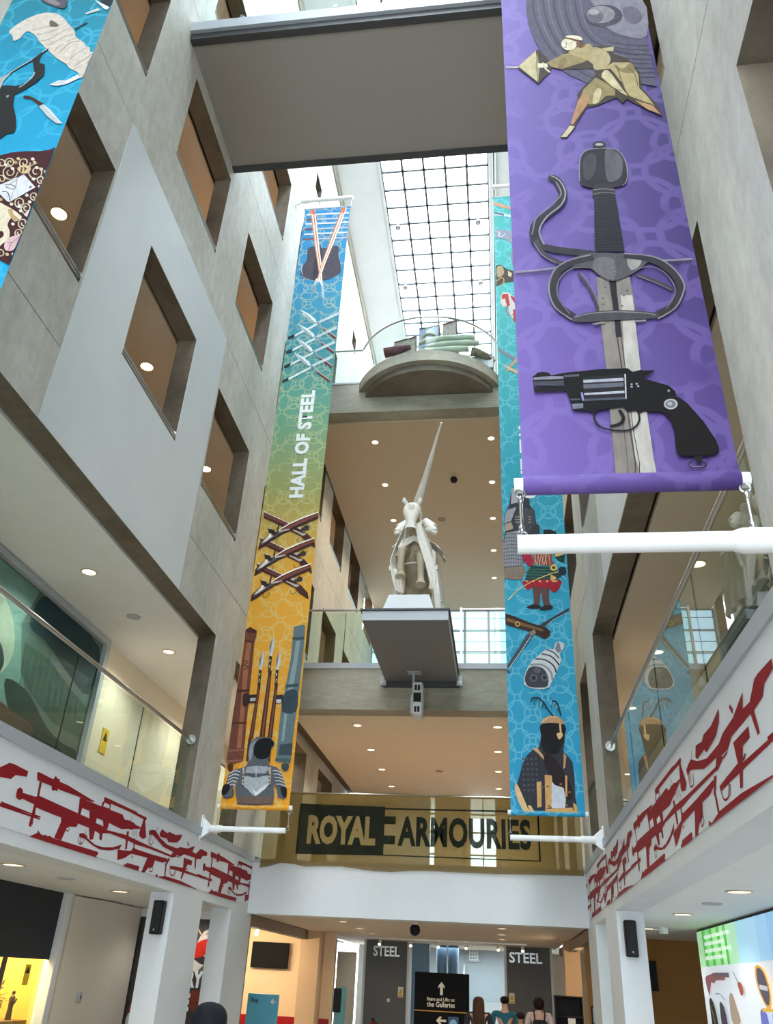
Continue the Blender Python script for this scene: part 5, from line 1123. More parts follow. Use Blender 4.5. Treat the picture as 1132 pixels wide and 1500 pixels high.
(0,'1c1a1e',1,(.002,.273,.042,.328,.126,.308,.106,.211,.045,.156,.002,.187)),
(0,'1c1a1e',1,(.945,.293,1.013,.299,1.051,.264,1.052,.146,.994,.166)),
(0.0111,'3a3a40',1,(.169,.255,.193,.170,.097,.114,.036,.134)),
(0,'b3a08c',0,(.289,.585,.322,.586,.349,.324,.326,.323)),
(0,'b3a08c',0,(.720,.604,.757,.605,.778,.355,.750,.354)),
(0,'20242a',0,(.332,.476,.328,.467,.317,.465,.306,.471,.305,.480,.314,.486,.326,.485)),
(0,'20242a',0,(.757,.484,.753,.476,.742,.474,.732,.479,.730,.489,.739,.495,.751,.493)),
(0,'20242a',0,(.340,.419,.336,.411,.325,.408,.314,.414,.313,.424,.322,.430,.334,.428)),
(0,'20242a',0,(.764,.428,.760,.419,.749,.417,.738,.423,.737,.432,.746,.438,.758,.436)),
(0,'20242a',0,(.348,.363,.344,.354,.332,.352,.322,.358,.321,.367,.329,.373,.341,.371)),
(0,'20242a',0,(.771,.372,.767,.363,.755,.361,.745,.366,.744,.376,.753,.382,.765,.380)),
(0,'20242a',0,(.356,.307,.352,.298,.340,.296,.330,.301,.329,.311,.337,.317,.349,.315)),
(0,'20242a',0,(.778,.316,.774,.307,.762,.305,.752,.310,.751,.320,.760,.326,.772,.324)),
]),
('teal','upper_weapons_print',[
(0,'b98f74',0,(.020,13.641,.421,13.405,1.005,12.992,.999,12.859,.418,13.309,.017,13.502)),
(0,'b9cdd0',0,(.022,13.295,.421,13.118,.428,13.050,.020,13.173)),
(0,'5a6070',0,(.022,13.282,.240,13.191,.239,13.124,.021,13.214)),
(0,'8a90a0',0,(.037,12.689,.226,12.657,.422,12.585,.981,12.466,.963,12.081,.413,12.132,.263,12.339,.032,12.426)),
(0.0166,'d0d6de',1,(.068,12.620,.134,12.547,.087,12.486,.176,12.445,.246,12.537)),
(0,'8c7a80',1,(.361,11.882,.431,12.002,.646,11.856,.584,11.364,.413,11.440,.366,11.630)),
(0,'4e4440',0,(.022,11.536,.110,11.559,.238,11.424,.418,11.317,.751,11.228,.741,10.987,.408,11.014,.184,11.002,.017,10.896)),
(0,'a89878',1,(.043,11.472,.153,11.494,.191,11.275,.058,11.164)),
(0,'c9b890',0,(.280,11.359,.364,11.260,.338,11.141,.276,11.207)),
(0.0207,'c9a060',1,(.020,11.046,.144,11.157,.184,11.032,.095,10.889)),
]),
('teal','horse_print',[
(0,'cfc9c4',0,(.110,10.621,.155,10.706,.261,10.698,.405,10.539,.717,10.399,.775,9.824,.404,9.850,.284,10.029,.250,10.318,.143,10.268,.093,10.446)),
(0,'b0433e',0,(.132,10.649,.260,10.668,.292,10.315,.228,10.291,.193,10.526,.120,10.503)),
(0,'b0433e',0,(.301,10.606,.418,10.538,.419,10.305,.340,10.486)),
(0,'b0433e',0,(.352,10.195,.707,10.169,.692,9.819,.353,9.842)),
(0.0150,'b0433e',1,(.250,10.289,.204,10.149,.284,10.029,.369,10.079)),
]),
('teal','crossed_swords_print',[
(0,'7e8a98',0,(.025,9.147,.410,8.839,.643,8.641,.632,8.564,.387,8.761,.023,9.039)),
(0,'b5a184',0,(.104,8.699,.203,8.641,.391,8.867,.408,8.787,.262,8.611,.399,8.525,.396,8.422,.240,8.534,.138,8.488,.181,8.590)),
(0.0139,'e0d8c4',1,(.123,8.672,.241,8.586,.378,8.474)),
]),
('teal','elephant_armour_print',[
(0,'3b3c42',0,(.236,5.834,.383,5.898,.488,5.666,.504,5.352,.583,5.240,.600,4.978,.653,4.934,.654,4.762,.597,4.721,.989,4.840,.403,4.472,.336,4.143,.289,3.850,.003,3.884,.002,4.128,.002,4.606,.045,4.797,.029,4.883,.032,5.144,.096,5.297,.127,5.362,.162,5.608)),
(0,'a8aaae',0,(.185,5.721,.301,5.763,.299,5.425,.165,5.395)),
(0,'9a9ca2',0,(.045,5.144,.096,5.274,.258,5.326,.185,5.118,.154,5.032,.032,4.991)),
(0,'a39684',0,(.041,4.980,.163,5.010,.196,4.879,.027,4.818)),
(0,'90929a',0,(.002,4.585,.064,4.796,.269,4.835,.340,4.748,.312,4.474,.336,4.143,.002,4.117)),
(0.0100,'3c3e44',1,(.011,4.755,.174,4.773,.340,4.743)),
(0.0099,'3c3e44',1,(.009,4.682,.172,4.700,.337,4.671)),
(0.0099,'3c3e44',1,(.007,4.610,.170,4.628,.335,4.599)),
(0.0099,'3c3e44',1,(.005,4.538,.168,4.556,.332,4.528)),
(0.0098,'3c3e44',1,(.003,4.467,.166,4.485,.330,4.457)),
(0.0098,'3c3e44',1,(.002,4.396,.163,4.414,.327,4.386)),
(0.0098,'3c3e44',1,(.002,4.325,.161,4.343,.324,4.316)),
(0.0097,'3c3e44',1,(.002,4.255,.159,4.273,.322,4.246)),
(0.0097,'3c3e44',1,(.002,4.185,.157,4.203,.319,4.176)),
(0.0060,'50525a',1,(.035,4.775,.018,4.127)),
(0.0060,'50525a',1,(.076,4.775,.058,4.127)),
(0.0060,'50525a',1,(.117,4.774,.098,4.126)),
(0.0060,'50525a',1,(.158,4.773,.138,4.125)),
(0.0060,'50525a',1,(.199,4.772,.178,4.125)),
(0.0060,'50525a',1,(.239,4.771,.218,4.124)),
(0.0060,'50525a',1,(.280,4.770,.258,4.124)),
(0.0060,'50525a',1,(.321,4.769,.297,4.123)),
(0,'85776a',0,(.005,4.097,.336,4.133,.386,4.020,.290,3.856,.003,3.888)),
(0,'4a4a50',0,(.204,5.118,.380,5.311,.566,5.262,.581,4.978,.470,4.766,.269,4.835)),
(0.0162,'a9a294',1,(.232,5.117,.335,5.115)),
(0.0162,'a9a294',1,(.466,5.111,.512,5.110)),
(0.0162,'a9a294',1,(.230,5.063,.333,5.060)),
(0.0161,'a9a294',1,(.464,5.057,.510,5.056)),
(0.0161,'a9a294',1,(.229,5.008,.331,5.006)),
(0.0161,'a9a294',1,(.461,5.003,.508,5.002)),
]),
('teal','samurai_print',[
(0,'2a2a30',0,(.723,4.846,.842,4.844,.949,4.777,.946,4.731,.857,4.443,.748,4.435,.708,4.736)),
(0,'a02840',0,(.321,4.474,.458,4.461,.520,4.222,.507,4.130,.425,4.111,.340,4.245)),
(0,'8c4a40',0,(.513,4.470,.840,4.464,.844,4.217,.878,4.175,.803,4.116,.518,4.161)),
(0.0078,'d6bfa0',1,(.521,4.449,.571,4.139)),
(0.0078,'d6bfa0',1,(.784,4.445,.697,4.137)),
(0.0078,'d6bfa0',1,(.587,4.448,.628,4.139)),
(0.0078,'d6bfa0',1,(.730,4.445,.657,4.138)),
(0.0078,'d6bfa0',1,(.652,4.447,.686,4.138)),
(0.0078,'d6bfa0',1,(.676,4.446,.617,4.139)),
(0.0078,'d6bfa0',1,(.717,4.446,.743,4.137)),
(0.0078,'d6bfa0',1,(.621,4.447,.578,4.139)),
(0.0078,'d6bfa0',1,(.783,4.445,.801,4.136)),
(0.0078,'d6bfa0',1,(.567,4.448,.538,4.140)),
(0,'223f3a',0,(.822,4.465,1.057,4.460,1.067,4.336,1.039,4.173,.952,4.215,.885,4.298)),
(0,'d2b070',0,(.887,4.339,1.034,4.378,1.049,4.336,.894,4.294)),
(0,'24443c',0,(.480,4.131,.802,4.095,.940,4.013,.989,3.932,.859,3.834,.788,3.834,.361,3.860,.404,4.020)),
(0.0096,'4f8070',1,(.423,4.060,.817,4.045)),
(0.0095,'4f8070',1,(.410,4.008,.814,3.992)),
(0.0095,'4f8070',1,(.397,3.955,.811,3.940)),
(0.0095,'4f8070',1,(.385,3.903,.809,3.888)),
(0,'9c2434',1,(.343,3.840,.931,3.853,.950,3.733,.883,3.636,.811,3.617,.745,3.696,.462,3.699,.407,3.651,.356,3.720)),
(0,'dfc47a',0,(.408,3.829,.402,3.818,.386,3.813,.371,3.818,.366,3.830,.372,3.841,.388,3.845,.403,3.840)),
(0,'dfc47a',0,(.515,3.828,.509,3.817,.493,3.812,.478,3.817,.473,3.828,.479,3.839,.495,3.844,.510,3.839)),
(0,'dfc47a',0,(.631,3.826,.624,3.815,.609,3.811,.594,3.816,.588,3.827,.595,3.838,.611,3.843,.625,3.838)),
(0,'dfc47a',0,(.755,3.825,.749,3.814,.733,3.809,.719,3.814,.713,3.825,.720,3.837,.735,3.841,.750,3.836)),
(0,'dfc47a',0,(.862,3.824,.855,3.812,.840,3.808,.825,3.813,.819,3.824,.826,3.835,.841,3.840,.856,3.835)),
(0,'dfc47a',0,(.906,3.823,.899,3.812,.884,3.807,.869,3.812,.864,3.824,.870,3.835,.886,3.839,.900,3.834)),
(0,'5f4444',0,(.472,3.739,.639,3.697,.607,3.580,.578,3.347,.482,3.348,.490,3.542)),
(0,'5f4444',0,(.621,3.698,.763,3.696,.746,3.539,.761,3.327,.656,3.327,.631,3.540)),
(0,'2c2426',1,(.368,3.349,.484,3.396,.597,3.366,.586,3.324,.445,3.313,.376,3.329)),
(0,'2c2426',1,(.585,3.309,.658,3.366,.764,3.384,.805,3.336,.759,3.298,.619,3.280)),
(0,'d9b860',0,(.919,4.083,.912,4.057,.894,4.036,.869,4.025,.842,4.026,.818,4.038,.802,4.059,.798,4.085,.805,4.112,.823,4.132,.848,4.144,.875,4.143,.899,4.131,.915,4.110)),
(0,'3a2c20',0,(.887,4.084,.884,4.072,.875,4.062,.863,4.057,.851,4.057,.840,4.062,.832,4.072,.830,4.085,.834,4.097,.842,4.107,.854,4.112,.867,4.112,.878,4.106,.885,4.096)),
(0.0149,'d9c07c',1,(.063,3.487,.229,3.662,.503,3.838,.795,3.964,.940,4.003)),
(0.0075,'e8e0c8',1,(.054,3.477,.136,3.545)),
(0,'d2b070',0,(.803,3.954,.898,3.893,.859,3.843,.788,3.834)),
(0,'26323a',1,(.944,4.073,1.052,4.092,1.062,3.971,.953,3.932)),
(0.0075,'e8e4da',1,(.989,3.932,1.055,3.861)),
]),
('teal','sword_hilts_print',[
(0,'3a3a42',0,(1.064,3.323,1.068,3.269,.800,3.126,.649,2.996,.553,3.009,.603,3.043)),
(0.0076,'b9c2cc',0,(1.068,3.262,.799,3.113,.661,2.996)),
(0,'3c2c28',0,(.002,3.231,.149,3.182,.411,3.062,.672,2.970,.745,2.904,.724,2.827,.649,2.763,.521,2.828,.393,2.905,.002,3.030)),
(0,'7a5a3c',0,(.026,3.156,.314,3.049,.622,2.944,.620,2.905,.288,2.997,.024,3.090)),
(0,'c9a868',0,(.248,3.037,.243,3.016,.230,3.000,.213,2.991,.193,2.991,.176,3.000,.165,3.016,.161,3.037,.166,3.057,.179,3.074,.196,3.083,.216,3.083,.233,3.074,.245,3.057)),
(0,'4a3424',0,(.229,3.037,.226,3.025,.219,3.016,.209,3.011,.198,3.011,.189,3.016,.182,3.025,.180,3.037,.183,3.048,.190,3.057,.200,3.062,.211,3.062,.220,3.057,.227,3.048)),
(0,'46505c',0,(.392,2.892,.454,2.828,.297,2.610,.025,2.258,.007,2.308,.202,2.610,.329,2.815)),
(0.0099,'d0dae2',0,(.413,2.815,.248,2.559,.029,2.246)),
(0,'8a7c6c',0,(.380,2.880,.478,2.944,.499,2.879,.425,2.815)),
(0,'46505c',0,(.002,2.245,.058,2.196,.041,2.164,.002,2.208)),
]),
('teal','gun_barrels_print',[
(0,'c8ccd0',0,(.770,2.585,.812,2.699,.873,2.732,.953,2.686,.936,2.610,.860,2.509,.889,2.409,.794,2.187,.665,1.943,.571,1.914,.364,1.929,.273,1.989,.266,2.086,.318,2.234,.406,2.383,.554,2.509,.652,2.597)),
(0,'7c828a',0,(.794,2.597,.835,2.699,.871,2.712,.898,2.560,.837,2.522)),
(0,'3f444c',1,(.298,2.013,.290,2.111,.354,2.259,.450,2.296,.588,2.260,.662,2.113,.643,1.967,.549,1.938,.365,1.946)),
(0,'5d6068',0,(.492,2.100,.485,2.071,.466,2.048,.440,2.035,.413,2.035,.388,2.048,.371,2.071,.366,2.099,.374,2.128,.392,2.151,.418,2.164,.446,2.164,.471,2.151,.487,2.128)),
(0,'5d6068',0,(.550,2.230,.543,2.209,.527,2.191,.504,2.182,.479,2.182,.457,2.191,.442,2.208,.437,2.230,.444,2.251,.460,2.268,.483,2.278,.508,2.278,.530,2.269,.545,2.251)),
(0,'5d6068',0,(.664,2.108,.657,2.080,.639,2.058,.614,2.046,.588,2.046,.564,2.058,.548,2.080,.544,2.107,.551,2.135,.569,2.157,.594,2.170,.621,2.170,.644,2.157,.660,2.135)),
(0,'2e3136',0,(.464,2.100,.460,2.084,.450,2.071,.436,2.064,.420,2.064,.406,2.071,.397,2.083,.394,2.099,.399,2.115,.409,2.128,.423,2.135,.439,2.135,.452,2.128,.462,2.116)),
(0,'2e3136',0,(.637,2.108,.633,2.093,.623,2.081,.610,2.074,.595,2.074,.583,2.081,.574,2.093,.572,2.107,.576,2.122,.585,2.134,.599,2.141,.613,2.141,.626,2.134,.634,2.123)),
(0.0243,'33383e',1,(.467,2.421,.619,2.409,.754,2.310,.794,2.187)),
(0.0219,'33383e',1,(.577,2.509,.717,2.472,.805,2.384,.848,2.310)),
(0.0196,'33383e',1,(.652,2.585,.767,2.534,.855,2.434)),
(0.0338,'8a9098',1,(.380,2.321,.568,2.322,.702,2.211,.729,2.064)),
]),
('teal','horned_warrior_print',[
(0,'34363e',0,(.521,1.364,.705,1.424,.870,1.357,.862,1.129,.828,.927,.894,.862,.954,.775,.972,.558,.963,.260,.989,.022,.198,.020,.092,.401,.153,.564,.192,.717,.263,.851,.345,.931,.459,.988,.508,1.170)),
(0,'50525c',0,(.226,.806,.218,.792,.201,.789,.188,.798,.188,.813,.202,.823,.219,.820)),
(0,'50525c',0,(.293,.807,.285,.794,.268,.790,.255,.799,.255,.815,.269,.824,.286,.821)),
(0,'50525c',0,(.359,.809,.351,.795,.334,.791,.321,.800,.322,.816,.336,.825,.353,.822)),
(0,'50525c',0,(.426,.810,.418,.796,.401,.792,.388,.801,.388,.817,.402,.827,.419,.824)),
(0,'50525c',0,(.228,.727,.220,.713,.203,.709,.189,.719,.190,.734,.204,.744,.221,.741)),
(0,'50525c',0,(.294,.728,.286,.714,.269,.711,.256,.720,.256,.735,.270,.745,.287,.742)),
(0,'50525c',0,(.360,.729,.352,.715,.335,.712,.322,.721,.323,.736,.337,.746,.354,.743)),
(0,'50525c',0,(.427,.731,.419,.717,.402,.713,.389,.722,.389,.737,.403,.747,.420,.744)),
(0,'50525c',0,(.229,.648,.221,.634,.204,.630,.191,.640,.191,.655,.205,.665,.222,.662)),
(0,'50525c',0,(.295,.649,.287,.635,.270,.632,.257,.641,.258,.656,.272,.666,.288,.663)),
(0,'50525c',0,(.361,.650,.353,.637,.336,.633,.323,.642,.324,.657,.338,.667,.355,.664)),
(0,'50525c',0,(.427,.652,.419,.638,.402,.634,.389,.643,.390,.659,.404,.668,.421,.665)),
(0,'50525c',0,(.230,.570,.222,.556,.205,.552,.192,.561,.193,.576,.207,.586,.223,.583)),
(0,'50525c',0,(.296,.571,.288,.557,.272,.553,.258,.563,.259,.578,.273,.587,.289,.584)),
(0,'50525c',0,(.362,.572,.354,.558,.337,.555,.324,.564,.325,.579,.339,.589,.356,.586)),
(0,'50525c',0,(.428,.573,.420,.560,.403,.556,.390,.565,.391,.580,.405,.590,.421,.587)),
(0,'50525c',0,(.232,.492,.224,.478,.207,.474,.194,.483,.194,.498,.208,.508,.225,.505)),
(0,'50525c',0,(.298,.493,.290,.479,.273,.476,.260,.485,.260,.500,.274,.509,.291,.506)),
(0,'50525c',0,(.363,.494,.355,.481,.338,.477,.326,.486,.326,.501,.340,.511,.356,.508)),
(0,'50525c',0,(.429,.496,.421,.482,.404,.478,.391,.487,.392,.502,.406,.512,.422,.509)),
(0,'50525c',0,(.233,.414,.225,.401,.208,.397,.195,.406,.196,.421,.210,.430,.226,.427)),
(0,'50525c',0,(.299,.416,.291,.402,.274,.398,.261,.407,.262,.422,.275,.432,.292,.429)),
(0,'50525c',0,(.364,.417,.356,.403,.340,.400,.327,.409,.327,.424,.341,.433,.357,.430)),
(0,'50525c',0,(.430,.418,.422,.405,.405,.401,.392,.410,.393,.425,.407,.435,.423,.432)),
(0,'50525c',0,(.234,.337,.227,.324,.210,.320,.197,.329,.197,.344,.211,.353,.228,.350)),
(0,'50525c',0,(.300,.339,.292,.325,.275,.322,.262,.330,.263,.345,.277,.355,.293,.352)),
(0,'50525c',0,(.365,.340,.357,.327,.341,.323,.328,.332,.328,.347,.342,.356,.358,.353)),
(0,'50525c',0,(.430,.342,.422,.328,.406,.324,.393,.333,.394,.348,.407,.358,.424,.355)),
(0,'c09468',0,(.503,1.353,.548,1.434,.641,1.481,.754,1.483,.840,1.426,.885,1.346,.702,1.366)),
(0.0114,'e6c89c',1,(.522,1.376,.639,1.458,.775,1.460)),
(0,'1e1c22',1,(.521,1.353,.869,1.339,.845,1.129,.766,.926,.675,.880,.523,.945,.501,1.169)),
(0.0273,'dfbc84',0,(.803,1.356,.806,1.219,.785,1.173)),
(0,'dfbc84',1,(.749,1.207,.827,1.208,.829,1.163,.777,1.110,.752,1.150)),
(0.0229,'26303a',1,(.708,1.471,.623,1.586,.561,1.704,.473,1.774,.380,1.761)),
(0.0229,'26303a',1,(.821,1.483,.805,1.588,.766,1.705,.699,1.717)),
(0.0094,'26303a',1,(.472,1.762,.423,1.702,.431,1.608)),
(0.0093,'26303a',1,(.517,1.751,.491,1.679,.498,1.585)),
(0.0094,'26303a',1,(.380,1.761,.366,1.702)),
(0.0093,'26303a',1,(.561,1.704,.545,1.609)),
(0.0094,'26303a',1,(.427,1.774,.390,1.726,.355,1.725)),
(0.0093,'26303a',1,(.593,1.657,.589,1.586)),
(0.0093,'26303a',1,(.709,1.705,.681,1.610)),
(0.0093,'26303a',1,(.765,1.682,.716,1.611)),
(0.0093,'26303a',1,(.676,1.728,.679,1.776)),
(0.0093,'26303a',1,(.608,1.728,.589,1.799)),
(0.0092,'26303a',1,(.784,1.611,.768,1.541)),
(0,'caa07a',0,(.357,.964,.436,.977,.519,.856,.545,.724,.767,.576,.723,.575,.515,.767,.453,.877)),
(0,'c09468',0,(.831,.905,.872,.862,.839,.686,.812,.663)),
(0,'2a2024',1,(.554,.901,.714,.793,.832,.577,.909,.429,.920,.259,.853,.216,.797,.362,.711,.360,.651,.444,.614,.573,.533,.702)),
(0,'c99f66',0,(.527,.571,.635,.562,.610,.106,.512,.072)),
(0,'c99f66',0,(.401,.461,.474,.473,.456,.102,.395,.090)),
(0,'c3cad6',0,(.626,.476,.671,.423,.799,.384,.820,.215,.802,.090,.605,.085)),
(0,'c99f66',0,(.832,.577,.864,.556,.845,.258,.817,.257)),
(0,'c99f66',0,(.512,.072,.909,.103,.925,.020,.509,.020)),
(0,'d9b888',1,(.070,.389,.115,.412,.245,.097,.284,.020,.198,.020,.097,.220)),
(0,'d9b888',0,(.256,.118,.299,.119,.353,.020,.284,.020)),
(0,'c99f66',0,(.925,.176,.975,.135,.989,.022,.925,.020)),
(0,'8a6038',0,(.496,.388,.489,.375,.473,.370,.458,.375,.452,.387,.459,.399,.475,.404,.490,.400)),
(0,'8a6038',0,(.583,.400,.576,.388,.561,.383,.545,.387,.540,.399,.547,.412,.562,.417,.577,.412)),
(0,'8a6038',0,(.590,.116,.583,.104,.567,.098,.552,.103,.547,.115,.554,.127,.569,.132,.584,.127)),
(0,'8a6038',0,(.847,.132,.840,.120,.825,.115,.810,.120,.804,.131,.811,.143,.827,.148,.842,.144)),
(0,'8a6038',0,(.902,.322,.895,.310,.880,.305,.865,.309,.859,.321,.866,.333,.882,.339,.897,.334)),
(0,'8a6038',0,(.780,.436,.773,.424,.758,.419,.743,.424,.737,.436,.744,.448,.760,.453,.775,.448)),
]),
('frieze','gun_silhouettes',[
(0,'8c1822',0,(7.837,3.442,7.876,3.453,8.164,3.447,8.185,3.458,8.208,3.490,8.260,3.468,8.313,3.479,8.308,3.453,8.515,3.453,8.938,3.429,9.179,3.416,9.171,3.401,8.929,3.388,8.778,3.391,8.389,3.377,8.307,3.379,8.325,3.355,8.266,3.355,8.222,3.338,8.190,3.350,8.180,3.378,8.073,3.376,7.874,3.374)),
(0,'8c1822',0,(7.928,3.373,7.972,3.374,7.986,3.245,7.945,3.230)),
(0,'8c1822',0,(7.567,3.180,7.566,3.224,7.607,3.253,7.661,3.238,7.679,3.213,7.917,3.223,7.986,3.245,8.863,3.229,8.825,3.387,8.935,3.389,9.600,3.401,9.986,3.411,10.064,3.368,10.343,3.378,10.487,3.344,10.498,3.323,10.238,3.285,10.034,3.248,9.674,3.259,9.648,3.179,10.203,3.207,10.564,3.196,10.588,3.149,10.230,3.155,9.728,3.155,9.557,3.129,9.564,3.051,9.497,3.055,9.478,3.111,9.348,3.123,9.348,3.033,9.264,3.014,9.187,3.130,8.915,3.131,8.893,3.090,8.744,3.073,8.687,3.049,8.633,2.916,8.472,2.917,8.537,3.088,8.516,3.126,7.966,3.130,7.930,3.152,7.702,3.161,7.645,3.139,7.583,3.149)),
(0,'d6d9de',0,(8.933,3.295,9.109,3.298,9.153,3.225,8.924,3.227)),
(0,'d6d9de',0,(9.327,3.255,9.489,3.258,9.535,3.202,9.331,3.205)),
(0,'d6d9de',0,(9.660,3.253,9.727,3.257,9.721,3.202,9.661,3.206)),
(0,'8c1822',0,(9.396,3.500,9.442,3.509,10.400,3.512,10.418,3.478,9.617,3.468,9.618,3.399,9.383,3.397,9.381,3.433,9.413,3.466)),
(0,'d6d9de',0,(9.444,3.452,9.586,3.448,9.590,3.408,9.422,3.405)),
(0,'8c1822',0,(7.352,3.073,7.365,3.048,7.927,3.055,7.927,2.967,7.996,2.970,7.981,3.045,8.104,3.056,8.110,3.069,7.993,3.066,7.978,3.132,7.942,3.132,7.945,3.067)),
(0,'8c1822',0,(7.730,2.860,7.992,2.860,8.118,2.913,8.123,2.941,8.179,2.916,8.233,2.908,8.301,2.923,8.319,2.912,8.378,2.923,8.474,2.913,8.620,2.915,9.537,2.924,9.549,2.899,9.510,2.875,9.550,2.861,9.454,2.862,8.455,2.860,7.922,2.860)),
(0,'8c1822',0,(8.991,3.043,9.102,3.060,9.215,3.020,9.421,2.985,9.647,2.988,9.901,3.023,10.129,3.087,10.092,3.031,9.821,2.977,9.566,2.954,9.365,2.971,9.161,3.006,9.009,3.008)),
(0.0098,'8c1822',1,(9.009,3.008,9.006,2.958,9.075,2.939,9.128,2.982,9.113,3.027)),
(0.0098,'8c1822',1,(9.051,3.014,9.044,2.970,9.093,2.952)),
(0.0111,'8c1822',1,(8.658,3.065,8.684,3.027,8.739,3.029,8.728,3.076)),
(0.0100,'8c1822',1,(9.129,3.096,9.157,3.043,9.202,3.043)),
(0,'8c1822',0,(9.971,3.501,10.719,3.501,10.730,3.480,10.695,3.452,10.825,3.272,10.732,3.236,10.601,3.253,10.576,3.286,10.635,3.464,9.983,3.479)),
(0,'8c1822',0,(10.042,3.365,10.222,3.381,10.385,3.364,10.650,3.356,10.522,3.328,10.388,3.321,10.346,3.289,10.089,3.274)),
(0.0097,'8c1822',0,(10.240,3.434,10.271,3.375)),
(0,'8c1822',0,(10.133,3.190,10.432,3.199,10.922,3.189,11.781,3.182,11.952,3.229,12.022,3.190,11.845,3.151,11.747,3.155,10.940,3.155,10.539,3.143,10.150,3.158)),
(0,'8c1822',0,(10.196,3.249,10.266,3.259,10.297,3.053,10.245,3.046)),
(0,'8c1822',0,(10.450,3.202,10.486,3.207,10.512,3.103,10.474,3.102)),
(0.0098,'8c1822',0,(10.368,3.247,10.401,3.295,10.418,3.226,10.481,3.293,10.534,3.228)),
(0,'8c1822',0,(10.216,3.031,10.430,3.054,10.495,3.115,10.545,3.094,10.723,3.096,11.095,3.101,11.669,3.121,11.724,3.089,11.521,3.049,11.253,3.047,11.215,2.953,11.057,2.927,10.971,2.860,10.873,2.860,10.977,3.042,10.676,3.032,10.445,3.024,10.292,2.955,10.084,2.902,10.041,3.018)),
(0.0098,'8c1822',1,(10.445,3.024,10.484,2.987,10.535,3.000)),
(0.0136,'8c1822',1,(11.150,2.953,11.135,2.899,11.216,2.908,11.235,2.955)),
(0,'8c1822',0,(10.294,2.880,10.326,2.891,10.350,2.880,10.372,2.910,10.776,2.916,10.769,2.860,10.315,2.860)),
(0,'8c1822',0,(10.874,3.365,10.990,3.390,11.094,3.400,11.281,3.339,11.583,3.289,11.968,3.295,12.102,3.329,12.405,3.351,12.695,3.425,12.640,3.336,12.799,3.331,12.956,3.416,13.040,3.424,13.312,3.416,13.309,3.362,13.113,3.337,13.051,3.286,12.849,3.264,12.884,3.129,12.836,3.124,12.774,3.268,12.294,3.257,12.164,3.208,11.960,3.214,11.845,3.151,11.785,3.175,11.853,3.231,11.468,3.242,11.164,3.306,11.020,3.331,10.901,3.313)),
(0.0134,'8c1822',1,(10.921,3.316,10.936,3.228,11.058,3.216,11.082,3.294)),
(0.0135,'8c1822',1,(10.984,3.318,10.984,3.250)),
(0.0111,'8c1822',0,(11.114,3.403,11.156,3.451)),
(0,'8c1822',0,(12.353,3.431,12.384,3.443,12.433,3.400,12.405,3.371)),
(0.0125,'8c1822',1,(12.050,3.233,12.022,3.190,12.144,3.197)),
(0,'8c1822',0,(11.247,3.380,11.305,3.451,11.512,3.428,11.593,3.457,11.838,3.454,12.103,3.499,12.056,3.421,11.934,3.363,11.612,3.325,11.546,3.362,11.298,3.349)),
(0,'8c1822',0,(12.316,3.214,12.690,3.216,12.678,3.152,12.510,3.144,12.462,3.081,12.358,2.927,12.303,2.934,12.354,3.036,12.061,3.016,11.845,3.010,11.826,3.047,12.038,3.061,12.342,3.080)),
(0,'8c1822',0,(12.038,3.061,13.743,3.050,13.750,3.036,12.061,3.016)),
(0,'8c1822',0,(13.566,3.155,13.607,3.159,13.616,2.946,13.566,2.948)),
(0.0150,'8c1822',1,(11.826,3.047,11.875,2.951,12.001,2.942,12.059,3.019,12.036,3.064)),
(0,'8c1822',0,(11.648,3.026,11.688,3.038,11.711,2.903,11.667,2.898)),
(0,'8c1822',0,(11.710,3.134,11.785,3.128,11.674,3.021,11.626,3.023)),
(0,'8c1822',0,(11.373,2.899,11.456,2.868,11.711,2.903,12.319,2.904,13.033,2.868,13.088,2.860,12.619,2.860,12.007,2.860,11.358,2.860)),
(0.0123,'8c1822',1,(12.051,2.939,12.090,3.007)),
(0.0164,'8c1822',1,(12.463,3.130,12.466,3.073,12.537,3.090)),
]),
]
# ================================================================ put the prints on their sheets
_org = {'purple': (.16, 4.08, 3.65, B_P), 'topleft': (-4.35, 4.08, 3.65, B_B), 'left': (-4.35, 4.05, 12.9, B_L), 'teal': (.17, 4.05, 12.9, B_T)}
_n = {}
for key, name, shapes in PRINTS:
    if key == 'frieze': continue
    ox, oz, y, par = _org[key]; st = _n.get(key, 0); _n[key] = st+len(shapes)
    print_mesh(name, shapes, lambda u, v, h: (ox+u, y-.002-h, oz+v), par, INKN if y < 5 else INK, start=st)
TILE0, TILE = 7.854, 5.635
for key, name, shapes in PRINTS:
    if key != 'frieze': continue
    red = [s for s in shapes]
    for k in (-1, 0, 1):
        print_mesh(name, red, lambda u, v, h: (-4.5915+h, min(u+k*TILE, 15.93), v), fz['left'], step=.00003, start=10+60*k+60)
    for k in (-1, 0, 1, 2):      # on the right wall the pattern reads the other way along the hall
        print_mesh(name, red, lambda u, v, h: (1.4915-h, min(9.90+TILE*(k-0)-(u-TILE0), 15.93), v), fz['right'], step=.00003, start=10+60*k+60)
